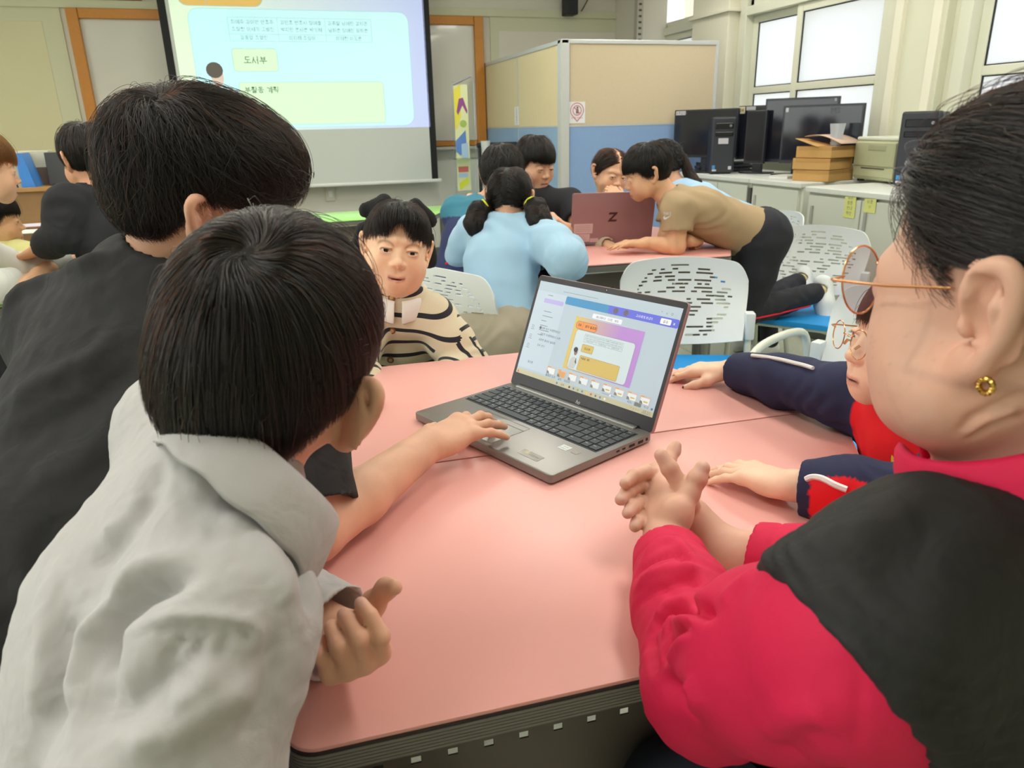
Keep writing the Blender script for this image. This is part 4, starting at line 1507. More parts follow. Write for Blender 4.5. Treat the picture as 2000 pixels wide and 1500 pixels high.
def tower(pf, pr, ptop, label, d0, w=.17, stickers=True):
    """computer case; pf = near lower corner of the front, front face toward the room"""
    A = PZ(*pf, CZ) if len(pf) == 2 else np.array(pf)
    zt_ = ptop
    o = empty('computer_tower', (A[0], A[1], CZ), pr, label=label, cat='computer')
    h = zt_ - CZ
    D = .34
    MB().box((0, 0, .012), (w, D, h), bev=.006).build('case', m_blk2, o)
    f = MB().box((-.002, -.03, .008), (w + .002, 0, h + .004), bev=.012).build('front_bezel', mat('bezel_dark', '34363f', .4), o)
    MB().box((.02, -.032, h - .075), (w - .02, -.029, h - .035), bev=.004).build('port_strip', mat('port_gloss', '1a1b20', .2), f)
    MB().box((.02, -.032, h - .125), (w - .02, -.029, h - .095), bev=.004).build('drive_slot', mat('port_gloss'), f)
    MB().cyl((w - .04, -.033, h - .055), (w - .04, -.028, h - .055), .009, n=14).build('power_button', mat('btn_grey', '8b8d96', .3, .6), f, smooth=True)
    for x, y in ((.012, .01), (w - .03, .01), (.012, D - .04), (w - .03, D - .04)):
        MB().box((x, y, 0), (x + .018, y + .03, .013)).build('foot', mat('rubber'), o)
    ff = Flat((0, -.0305, h), (1, 0, 0), (0, 0, -1), (0, -1, 0), .0005)
    if stickers:
        ff.rect('w', .045, h * .36, .115, h * .46, 1)
        ff.text('g', .08, h * .30, 'DESKTOP', .016, 1, align='CENTER')
    ff.rect('b', .012, h * .84, .032, h * .91, 1)
    ff.rect('w', .012, h * .915, .042, h * .945, 1)
    ff.rect('w', w - .04, h * .86, w - .018, h * .92, 1)
    ff.build({'w': 'label_sticker', 'b': 'badge_sticker', 'g': 'case_lettering'}, {'w': mat('tag_white'), 'b': mat('badge_blue', '3f8fcc', .5), 'g': mat('case_grey', '6d6f78', .4)}, f)
    return o


_zt1 = float(P(1400, 230, 5.22)[2])
tower((3.055, 4.82, CZ), math.radians(-22), _zt1, 'black tower computer with a white sticker, left of the leaning monitors', 4.75, w=.165)
_tb = PZ(1744, 364, CZ)
_zt2 = float(P(1762, 220, float((M @ (_tb - CAM))[2]))[2])
tower((1744, 364), math.radians(-52), _zt2, 'black tower computer at the right end beside the printer', 3.6, w=.19, stickers=False)

# slipping stack of keyboards and papers beside the first tower
_kb = np.array((3.28, 4.99, CZ))
for k in range(3):
    kbd = empty('keyboard', (_kb[0] + .02 * k, _kb[1] + .015 * k, CZ + .026 * k), math.radians(-25 + 9 * k), label=('lowest', 'middle', 'topmost')[k] + ' black keyboard of the pile beside the black tower', cat='keyboard', group='piled keyboards')
    MB().box((-.21, -.06, 0), (.21, .07, .02), bev=.004).build('body', m_blk2, kbd)
    kk = MB()
    for i in range(15):
        for j in range(5):
            kk.box((-.2 + i * .0265, -.05 + j * .022, .019), (-.2 + i * .0265 + .022, -.05 + j * .022 + .018, .025))
    kk.build('keycaps', mat('keycap_dark' if k < 2 else 'keycap_white', '3b3c44' if k < 2 else 'b7b7bd', .5), kbd, kind='stuff')
_cbl = smooth_path([P(1345, 322, 5.3), P(1320, 326, 5.4), P(1312, 300, 5.43), P(1322, 285, 5.45), P(1338, 277, 5.47)], 6)
MB().tube(_cbl, .004, 6).build('keyboard_cable', mat('cable_black'), label='thin black cable looping from the first monitor over the blue panel', cat='cable')

# cardboard boxes
m_card = mat('cardboard', 'c49a5e', .8, noise=.06, nscale=12)
b0, b1, b2 = PZ(1574, 351, CZ), PZ(1617, 356, CZ), PZ(1665, 351, CZ)
_e1, _e2 = b0 - b1, b2 - b1
_l1, _l2 = np.linalg.norm(_e1), np.linalg.norm(_e2)
_ba = math.atan2(_e2[1], _e2[0])
_bh = .068
for k in range(3):
    c = empty('cardboard_box', (b1[0], b1[1], CZ + _bh * k), _ba + math.radians((0, 3, -3)[k]), label=('bottom', 'middle', 'top')[k] + ' flat brown cardboard box of the stack left of the printer', cat='box', group='flat cardboard boxes')
    MB().box((-.0, 0, .001), (_l2, _l1, _bh - .002), bev=.002).build('carton', m_card, c)
    MB().box((-.001, .002, _bh - .024), (_l2 - .03, .0, _bh - .002)).box((-.0012, 0, _bh - .024), (0, _l1 - .02, _bh - .002)).build('lid_flap', mat('cardboard_edge', 'b98d52', .8), c)
    if k == 2:
        fl3 = MB()
        fl3.poly([(-.02, _l1 * .35, _bh), (.02, _l1 + .03, _bh + .045), (_l2 * .5, _l1 + .02, _bh + .04), (_l2 * .45, _l1 * .3, _bh + .002)], [(0, 1, 2, 3)])
        fo = fl3.build('open_flap', m_card, c)
        md = fo.modifiers.new('t', 'SOLIDIFY')
        md.thickness = .003
pa = empty('paper_roll', (b1[0] - .0, b1[1] + .0, CZ + _bh * 3 + .002), _ba - .05, label='pale pink kraft paper sheet curled on top of the cardboard boxes', cat='paper')
rp = MB()
_sec = [(-.02 + .26 * t, .012 + .05 * math.sin(t * 2.2)) for t in np.linspace(0, 1, 9)]
vs = []
for x in (0.06, .27):
    for a, b_ in _sec:
        vs.append((x, a, b_))
rp.poly(vs, [(i, i + 1, 9 + i + 1, 9 + i) for i in range(8)])
po = rp.build('sheet', mat('kraft_pink', 'd2b4a2', .7), pa, smooth=True)
po.modifiers.new('t', 'SOLIDIFY').thickness = .002
# crystal cup on the boxes
cg = empty('plastic_cup', tuple(P(1632, 284, 4.42)), label='clear cut plastic cup standing behind the cardboard boxes', cat='cup')
_cz = float(P(1632, 284, 4.42)[2])
MB().cyl((0, 0, CZ + _bh * 3 - _cz), (0, 0, .02), .03, .034, 14).cyl((0, 0, .02), (0, 0, .125), .03, .045, 12).build('cup_body', mat('cup_clear', 'e6ecf2', .15, trans=.55, ior=1.3), cg, smooth=False)
# flat book and paper
bk0 = PZ(1556, 347, CZ)
bo = empty('book', (bk0[0], bk0[1], CZ), _ba, label='thin pale book lying at the cabinet edge left of the boxes', cat='book')
MB().box((-.13, -.02, 0), (.06, .12, .014), bev=.002).build('pages', mat('paper_white'), bo)
MB().box((-.132, -.022, .014), (.062, .122, .017)).build('cover', mat('cover_cream', 'd6d7c8', .6), bo)

# laser printer
m_prn = mat('printer_beige', 'b4b694', .5, noise=.02, nscale=10)
m_prn2 = mat('printer_top', 'cfd2c2', .5)
p0, p1 = PZ(1664, 352, CZ), PZ(1743, 361, CZ)
_pw = np.linalg.norm(p1 - p0)
_pa = math.atan2((p1 - p0)[1], (p1 - p0)[0])
_pd = float((M @ (p0 - CAM))[2])
_ph = float(P(1674, 266, _pd)[2]) - CZ
pr = empty('laser_printer', (p0[0], p0[1], CZ), _pa, label='beige desktop laser printer between the cardboard boxes and the tower', cat='printer')
MB().box((0, .0, .012), (_pw, .36, _ph - .02), bev=.012).build('housing', m_prn, pr)
MB().box((.0, .0, _ph - .021), (_pw, .36, _ph), bev=.008).build('top_cover', m_prn2, pr)
fd = MB().box((.006, -.01, _ph * .36), (_pw - .006, .004, _ph - .03), bev=.004).build('front_door', m_prn, pr)
rb = MB()
for k in range(15):
    z = _ph * .38 + k * (_ph * .5) / 15
    rb.box((.012, -.0118, z), (_pw - .012, -.009, z + .004))
rb.build('rib', m_prn, fd)
MB().box((_pw * .36, -.0135, _ph - .075), (_pw * .78, -.009, _ph - .045), bev=.003).build('door_handle', mat('printer_recess', '9c9e80', .5), fd)
tr_ = MB().box((.006, -.006, .03), (_pw - .006, .004, _ph * .345), bev=.004).build('paper_tray', m_prn, pr)
MB().box((_pw * .22, -.008, .075), (_pw * .78, -.005, .083)).build('tray_handle', mat('dark_slot'), tr_)
for x in (.02, _pw - .05):
    for y in (.02, .3):
        MB().box((x, y, 0), (x + .03, y + .03, .014)).build('foot', mat('rubber'), pr)

# ------------------------------------------------------------------ desk corner at the far left
m_oak = mat('desk_oak', 'a87d48', .5, noise=.15, nscale=14)
m_cream = mat('desk_cream', 'd8cba4', .5)
YD = 5.3
d0 = PY(-60, 367, YD); d1 = PY(125, 362, YD)
shz = float(PY(70, 366, YD)[2])
sf = empty('wooden_shelf', (float(d0[0]), YD, 0), label='low brown wooden shelf holding books and a black monitor at the left wall', cat='shelf')
sw_ = float(d1[0] - d0[0]) + .45
MB().box((0, 0, shz - .025), (sw_, .4, shz), bev=.003).build('top_board', m_oak, sf)
MB().box((0, .01, 0), (.025, .4, shz - .025)).build('side_panel', m_oak, sf)
MB().box((sw_ - .025, .01, 0), (sw_, .4, shz - .025)).build('side_panel', m_oak, sf)
MB().box((.025, .03, .05), (sw_ - .025, .05, shz - .025)).build('front_panel', mat('oak_dark', '8b6a42', .6, noise=.15, nscale=14), sf)
# books, folder
bx = float(PY(18, 366, YD)[0])
for k, (w_, h_, c_) in enumerate(((.03, .16, '8c8f86'), (.022, .19, 'b8b6a6'), (.026, .15, '6f7a74'))):
    bk_ = empty('book', (bx + .034 * k, YD + .05, shz), label=('first grey', 'tall pale', 'third green-grey')[k] + ' book standing left of the blue folder', cat='book', group='books by the blue folder')
    MB().box((.002, .004, .002), (w_ - .002, .2, h_ - .002)).build('pages', mat('paper_white'), bk_)
    MB().box((0, 0, 0), (w_, .003, h_)).box((0, 0, 0), (.002, .205, h_)).box((w_ - .002, 0, 0), (w_, .205, h_)).build('cover', mat('book_' + c_, c_, .6), bk_)
bfp = PY(56, 366, YD + .02)
bf = empty('folder', (bfp[0], YD + .02, shz), label='bright blue upright folder leaning beside grey books', cat='folder')
fb_ = MB().prism([(-.035, 0), (.04, 0), (.0, .20), (-.035, .20)], 0, .18, T=Matrix.Rotation(math.pi / 2, 4, 'X')).mesh('spine')
link('spine', fb_, mat('folder_blue', '3f82d0', .4), bf)
bf.location[1] += .18
wbx = PY(73, 335, YD + .25)
wx = empty('file_box', (wbx[0], YD + .22, shz), label='white paper file box behind the blue folder', cat='box')
MB().box((-.09, 0, 0), (.09, .12, .21), bev=.003).build('box_body', mat('filebox', 'cfcab8', .7), wx)
MB().box((-.07, -.002, 0), (.07, 0, .11)).build('lower_label', mat('brown_label', '6d5c50', .7), wx)
# black monitor on the shelf
A_, B_ = PY(82, 298, YD + .12), PY(172, 296, YD + .16)
zb_ = shz
mo = empty('monitor', ((A_[0] + B_[0]) / 2, YD + .14, shz), label='dark monitor on the brown shelf behind the person in black', cat='monitor')
w_ = float(B_[0] - A_[0])
Tm = Matrix.Rotation(math.radians(-6), 4, 'X')
MB().box((-w_ / 2, -.01, .0), (w_ / 2, .02, float(A_[2]) - shz), T=Tm, bev=.004).build('casing', mat('monitor_slate', '3c3d40', .4), mo)
MB().box((-.1, -.02, 0), (.1, .12, .01)).build('stand_base', m_blk, mo)
# cream desk with mouse, white cables box
dz = .74
dk0 = PZ(35, 405, dz + .0)
dk = empty('desk', (dk0[0] - .35, dk0[1], 0), label='cream-topped desk with a white mouse behind the green table', cat='desk')
MB().box((0, 0, dz - .03), (1.25, .55, dz), bev=.006).build('desktop', m_cream, dk)
MB().box((.02, .03, 0), (.05, .52, dz - .03)).build('side_panel', m_oak, dk)
MB().box((1.2, .03, 0), (1.23, .52, dz - .03)).build('side_panel', m_oak, dk)
MB().box((.05, .35, .2), (1.2, .37, dz - .03)).build('back_panel', m_oak, dk)
mp = PZ(79, 394, dz)
ms = empty('computer_mouse', (mp[0], mp[1], dz), .4, label='white computer mouse on the cream desk', cat='mouse')
q = bmesh.new()
bmesh.ops.create_uvsphere(q, u_segments=16, v_segments=8, radius=1)
bmesh.ops.scale(q, vec=(.06, .035, .022), verts=q.verts)
for v in q.verts:
    v.co.z = max(v.co.z, -.004) + .004
me = bpy.data.meshes.new('shell')
q.to_mesh(me)
q.free()
link('shell', me, m_white, ms)
MB().tube([(.06, 0, .008), (.12, .02, .004), (.24, 0, .004), (.3, .08, .004)], .002, 6).build('cord', mat('cable_black'), ms)
bp_ = PZ(140, 385, dz)
wb2 = empty('paper_box', (bp_[0], bp_[1] + .1, dz), .1, label='open cream cardboard box on the desk behind the person in black', cat='box')
MB().box((-.05, 0, 0), (.07, .12, .13), bev=.003).build('box_body', mat('box_cream', 'dcd6bc', .7), wb2)
MB().poly([(-.05, 0, .11), (-.05, .12, .11), (-.24, .12, .0), (-.24, 0, .0)], [(0, 1, 2, 3)]).build('open_flap', mat('box_flap', 'cdb98a', .7), wb2).modifiers.new('t', 'SOLIDIFY').thickness = .004
# papers and bottle on the left green table
for k, (px, py, c_, lab) in enumerate(((68, 452, 'e6ebe6', 'white sheet of paper on the left green table, lower of two'), (70, 440, 'e3e3ee', 'white booklet with a pink edge on the left green table'))):
    pp_ = PZ(px, py, TH + .004 * k)
    po_ = empty('booklet' if k else 'paper_sheet', (pp_[0], pp_[1], TH + .0005 + .004 * k), .1 * k, label=lab, cat='booklet' if k else 'paper')
    MB().box((-.15, -.1, 0), (.15, .1, .003)).build('sheet', mat('sheet_' + c_, c_, .6), po_)
    if k:
        MB().box((-.15, -.103, 0), (.15, -.1, .004)).build('edge', mat('pink_edge', 'd99ab8', .6), po_)
bt = np.array((-.86, 3.03, TH))
bo2 = empty('bottle', (bt[0], bt[1], TH), label='small white bottle on the green table beside the black sleeve', cat='bottle')
MB().cyl((0, 0, 0), (0, 0, .06), .022, n=16).cyl((0, 0, .06), (0, 0, .08), .022, .009, n=16).build('bottle_body', mat('bottle_white', 'e3e8ea', .3), bo2, smooth=True)
MB().cyl((0, 0, .08), (0, 0, .1), .01, n=12).build('cap', m_white, bo2, smooth=True)

# ------------------------------------------------------------------ signed-distance modelling of figures, clothes and hair
A_ = np.array


def nrm(v):
    v = np.asarray(v, float)
    return v / (np.linalg.norm(v) + 1e-12)


class Fld:
    """smooth union / subtraction of tapered capsules and ellipsoids, evaluated on a grid"""

    def __init__(s):
        s.p = []

    def cone(s, a, b, ra, rb=None, k=.012, op=1, n=None, fl=1.0, c0=False, c1=False):
        rb = ra if rb is None else rb
        a, b = A_(a, float), A_(b, float)
        ab = b - a
        L2 = float(ab @ ab) + 1e-12
        L = math.sqrt(L2)
        if n is not None:
            n = A_(n, float)
            n = n - ab * (n @ ab) / L2
            n = nrm(n)
        q = 1 / (fl * fl) - 1

        def fn(X, Y, Z):
            x, y, z = X - a[0], Y - a[1], Z - a[2]
            t = (x * ab[0] + y * ab[1] + z * ab[2]) / L2
            tc = np.clip(t, 0, 1)
            x, y, z = x - ab[0] * tc, y - ab[1] * tc, z - ab[2] * tc
            d = x * x + y * y + z * z
            if n is not None:
                dn = x * n[0] + y * n[1] + z * n[2]
                d = d + dn * dn * q
            d = np.sqrt(d) - (ra + (rb - ra) * tc)
            if c0:
                d = np.maximum(d, -t * L)
            if c1:
                d = np.maximum(d, (t - 1) * L)
            return d
        m = max(ra, rb) * max(1, fl)
        s.p.append((np.minimum(a, b) - m, np.maximum(a, b) + m, fn, k, op))
        return s

    def chain(s, pts, r, k=.008, op=1, n=None, fl=1.0, c0=False, c1=False):
        for i in range(len(pts) - 1):
            s.cone(pts[i], pts[i + 1], r[i], r[i + 1], k, op, n, fl, c0 and i == 0, c1 and i == len(pts) - 2)
        return s

    def ell(s, c, r, R=None, k=.012, op=1):
        c = A_(c, float)
        R = np.eye(3) if R is None else A_(R, float)
        r = A_(r, float) * np.ones(3)

        def fn(X, Y, Z):
            x, y, z = X - c[0], Y - c[1], Z - c[2]
            u = [(x * R[0, i] + y * R[1, i] + z * R[2, i]) for i in range(3)]
            k0 = np.sqrt(sum((u[i] / r[i]) ** 2 for i in range(3)))
            k1 = np.sqrt(sum((u[i] / r[i] ** 2) ** 2 for i in range(3))) + 1e-9
            return np.where(k0 < .05, -r.min(), k0 * (k0 - 1) / k1)
        e = np.abs(R) @ r
        s.p.append((c - e, c + e, fn, k, op))
        return s

    def half(s, o, n, lo, hi, k=.004, op=-1, f=None):
        """subtract the half space in direction n from o, inside the box lo..hi"""
        o, n = A_(o, float), nrm(n)
        s.p.append((A_(lo, float), A_(hi, float), f or (lambda X, Y, Z: -((X - o[0]) * n[0] + (Y - o[1]) * n[1] + (Z - o[2]) * n[2])), k, op))
        return s

    def bbox(s):
        lo = np.min([p[0] for p in s.p if p[4] > 0], 0)
        hi = np.max([p[1] for p in s.p if p[4] > 0], 0)
        return lo, hi

    def grid(s, h, lo=None, hi=None):
        b0, b1 = s.bbox()
        lo = b0 - 3 * h if lo is None else A_(lo, float)
        hi = b1 + 3 * h if hi is None else A_(hi, float)
        n = np.maximum(((hi - lo) / h).astype(int) + 1, 2)
        D = np.full(n, .5, np.float32)
        ax = [(lo[i] + h * np.arange(n[i])).astype(np.float32) for i in range(3)]
        for pl, ph, fn, k, op in s.p:
            pad = k + 3 * h
            i0 = np.maximum(np.floor((pl - pad - lo) / h).astype(int), 0)
            i1 = np.minimum(np.ceil((ph + pad - lo) / h).astype(int) + 1, n)
            if np.any(i1 <= i0):
                continue
            sl = tuple(slice(i0[j], i1[j]) for j in range(3))
            d = fn(ax[0][sl[0]][:, None, None], ax[1][sl[1]][None, :, None], ax[2][sl[2]][None, None, :]).astype(np.float32)
            a = D[sl]
            if op > 0:
                hh = np.clip(.5 + .5 * (d - a) / k, 0, 1)
                D[sl] = d + (a - d) * hh - k * hh * (1 - hh)
            else:
                d = -d
                hh = np.clip(.5 - .5 * (d - a) / k, 0, 1)
                D[sl] = d + (a - d) * hh + k * hh * (1 - hh)
        return D, lo


def surfnet(D, lo, h):
    S = D < 0
    cnt = sum(S[i:S.shape[0] - 1 + i, j:S.shape[1] - 1 + j, k:S.shape[2] - 1 + k].astype(np.int8) for i in (0, 1) for j in (0, 1) for k in (0, 1))
    act = (cnt > 0) & (cnt < 8)
    ids = np.argwhere(act)
    idx = np.full(act.shape, -1, np.int32)
    idx[act] = np.arange(len(ids))
    acc = np.zeros((len(ids), 3))
    w = np.zeros(len(ids))
    i, j, k = ids.T
    for ax in range(3):
        for u in (0, 1):
            for v in (0, 1):
                o1 = [u, v]
                o1.insert(ax, 0)
                o2 = list(o1)
                o2[ax] = 1
                d1 = D[i + o1[0], j + o1[1], k + o1[2]]
                d2 = D[i + o2[0], j + o2[1], k + o2[2]]
                m = (d1 < 0) != (d2 < 0)
                t = np.where(m, d1 / np.where(m, d1 - d2, 1), 0)
                p = np.tile(A_(o1, float), (len(ids), 1))
                p[:, ax] = t
                acc += p * m[:, None]
                w += m
    V = lo + h * (ids + acc / w[:, None])
    Q = []
    for ax in range(3):
        s1 = [slice(None)] * 3
        s2 = [slice(None)] * 3
        s1[ax] = slice(0, -1)
        s2[ax] = slice(1, None)
        ch = S[tuple(s1)] != S[tuple(s2)]
        a, b = [q for q in range(3) if q != ax]
        e = np.argwhere(ch)
        e = e[(e[:, a] > 0) & (e[:, b] > 0) & (e[:, a] < act.shape[a]) & (e[:, b] < act.shape[b])]
        sg = S[tuple(e.T)]

        def cell(da, db):
            c = e.copy()
            c[:, a] -= da
            c[:, b] -= db
            return idx[tuple(c.T)]
        q = np.stack([cell(1, 1), cell(0, 1), cell(0, 0), cell(1, 0)], 1)
        flip = sg if ax != 1 else ~sg
        q[~flip] = q[~flip][:, ::-1]
        Q.append(q)
    Q = np.concatenate(Q)
    Q = Q[(Q >= 0).all(1)]
    return V, Q


def relax(V, Q, n=1, f=.5):
    for _ in range(n):
        acc = np.zeros_like(V)
        w = np.zeros(len(V))
        for a in range(4):
            for b in (1, 3):
                np.add.at(acc, Q[:, a], V[Q[:, (a + b) % 4]])
                np.add.at(w, Q[:, a], 1)
        V = V + f * (acc / np.maximum(w, 1)[:, None] - V)
    return V


def vnormals(V, Q):
    n = np.cross(V[Q[:, 2]] - V[Q[:, 0]], V[Q[:, 3]] - V[Q[:, 1]])
    N = np.zeros_like(V)
    for a in range(4):
        np.add.at(N, Q[:, a], n)
    return N / (np.linalg.norm(N, axis=1)[:, None] + 1e-12)


def sines(p, freq, seed, n=7, aniso=None):
    """cheap smooth noise in -1..1"""
    r = np.random.default_rng(seed)
    out = 0
    q = p * freq
    if aniso is not None:
        q = q * A_(aniso)
    for _ in range(n):
        k = r.normal(size=3)
        k = k / np.linalg.norm(k) * r.uniform(.6, 1.7)
        out = out + np.sin(q @ k * 6.28 + r.uniform(0, 6.28))
    return out / math.sqrt(n * .5) * .5


def folds(p, axis, freq, seed, along=.35):
    """ridged cloth folds running across an axis"""
    axis = nrm(axis)
    t = (p @ axis)
    w = sines(p, freq * .35, seed, 5)
    v = np.sin((t * freq + w * 1.3) * 6.28) * (.5 + .5 * sines(p, freq * .3, seed + 1, 4))
    return np.sign(v) * np.abs(v) ** 1.0


def set_color(me, name, col):
    a = me.color_attributes.new(name, 'FLOAT_COLOR', 'POINT')
    c = np.ones((len(col), 4), np.float32)
    c[:, :3] = col
    a.data.foreach_set('color', c.ravel())


def build_field(F, h, fine=(), rel=1):
    """mesh of a field: coarse everywhere, finer inside the given boxes"""
    D, lo = F.grid(h)
    V, Q = surfnet(D, lo, h)
    V = relax(V, Q, rel)
    for (fl, fh, fv) in fine:
        fl, fh = A_(fl, float), A_(fh, float)
        ins = ((V > fl + h * 1.0) & (V < fh - h * 1.0)).all(1)
        Q = Q[~ins[Q].all(1)]
        D2, l2 = F.grid(fv, fl, fh)
        V2, Q2 = surfnet(D2, l2, fv)
        if len(V2) == 0:
            continue
        V2 = relax(V2, Q2, rel)
        Q = np.concatenate([Q, Q2 + len(V)])
        V = np.concatenate([V, V2])
    used = np.unique(Q)
    mp = np.full(len(V), -1)
    mp[used] = np.arange(len(used))
    return V[used], mp[Q]


def cloth(name, F, h, m, parent, disp=None, col=None, fine=(), rel=1, keep=None, corner=None, **kw):
    V, Q = build_field(F, h, fine, rel)
    if disp is not None:
        V = V + vnormals(V, Q) * np.asarray(disp(V))[:, None]
    if keep is not None:
        kk = keep(V)
        Q = Q[kk[Q].all(1)]
    me = mesh_np(name, V - A_(parent.location), Q)
    if col is not None:
        set_color(me, 'Col', col(V))
    if corner is not None:
        c = np.ones((Q.size, 4), np.float32)
        c[:, 0] = corner(V, Q).ravel()
        me.color_attributes.new('Col', 'FLOAT_COLOR', 'CORNER').data.foreach_set('color', c.ravel())
    return link(name, me, m, parent, **kw)


class Creases:
    """fold lines followed across the cloth: photo points dropped onto the surface, each a ridge or a valley"""

    def __init__(s, F, h=.006):
        D, lo = F.grid(h)
        s.f = sampler(D, lo, h)
        s.lo, s.hi = lo, lo + h * (A_(D.shape) - 1)
        s.lines = []

    def hit(s, px, py, d0=.25, d1=4.0):
        t = np.arange(d0, d1, .004)
        r = M.T @ A_([(px - 1000) / FPX, (py - 750) / FPX, 1.0])
        q = CAM + t[:, None] * r
        ok = ((q > s.lo) & (q < s.hi)).all(1)
        v = np.where(ok, s.f(q)[0], 1)
        k = np.argmax(v < 0)
        return q[k] if v[k] < 0 else None

    def add(s, pts, amp, w, sharp=2.0):
        q = [s.hit(*p) for p in pts]
        q = [p for p in q if p is not None]
        if len(q) > 1:
            s.lines.append((q, amp, w, sharp))

    def __call__(s, V):
        out = np.zeros(len(V))
        for q, amp, w, sh in s.lines:
            lo, hi = np.min(q, 0) - 3 * w, np.max(q, 0) + 3 * w
            m = np.where(((V > lo) & (V < hi)).all(1))[0]
            if not len(m):
                continue
            best = np.full(len(m), 9.0)
            fade = np.zeros(len(m))
            tot = len(q) - 1
            for i in range(tot):
                a, b = q[i], q[i + 1]
                ab = b - a
                t = np.clip(((V[m] - a) @ ab) / (ab @ ab + 1e-12), 0, 1)
                d = np.linalg.norm(V[m] - a - t[:, None] * ab, axis=1)
                u = (i + t) / tot
                better = d < best
                best = np.where(better, d, best)
                fade = np.where(better, np.clip(np.minimum(u, 1 - u) * 5 + .25, 0, 1), fade)
            out[m] += amp * fade * np.exp(-(best / w) ** sh)
        return out


# ------------------------------------------------------------------ head
def basis(look, up=(0, 0, 1)):
    """columns: right, forward, up"""
    f = nrm(look)
    r = nrm(np.cross(f, up))
    u = np.cross(r, f)
    return np.stack([r, f, u], 1)


def tilt(R, roll=0, pitch=0):
    cr, sr = math.cos(roll), math.sin(roll)
    cp, sp = math.cos(pitch), math.sin(pitch)
    A = A_([[cr, 0, sr], [0, 1, 0], [-sr, 0, cr]])
    B = A_([[1, 0, 0], [0, cp, -sp], [0, sp, cp]])
    return R @ A @ B


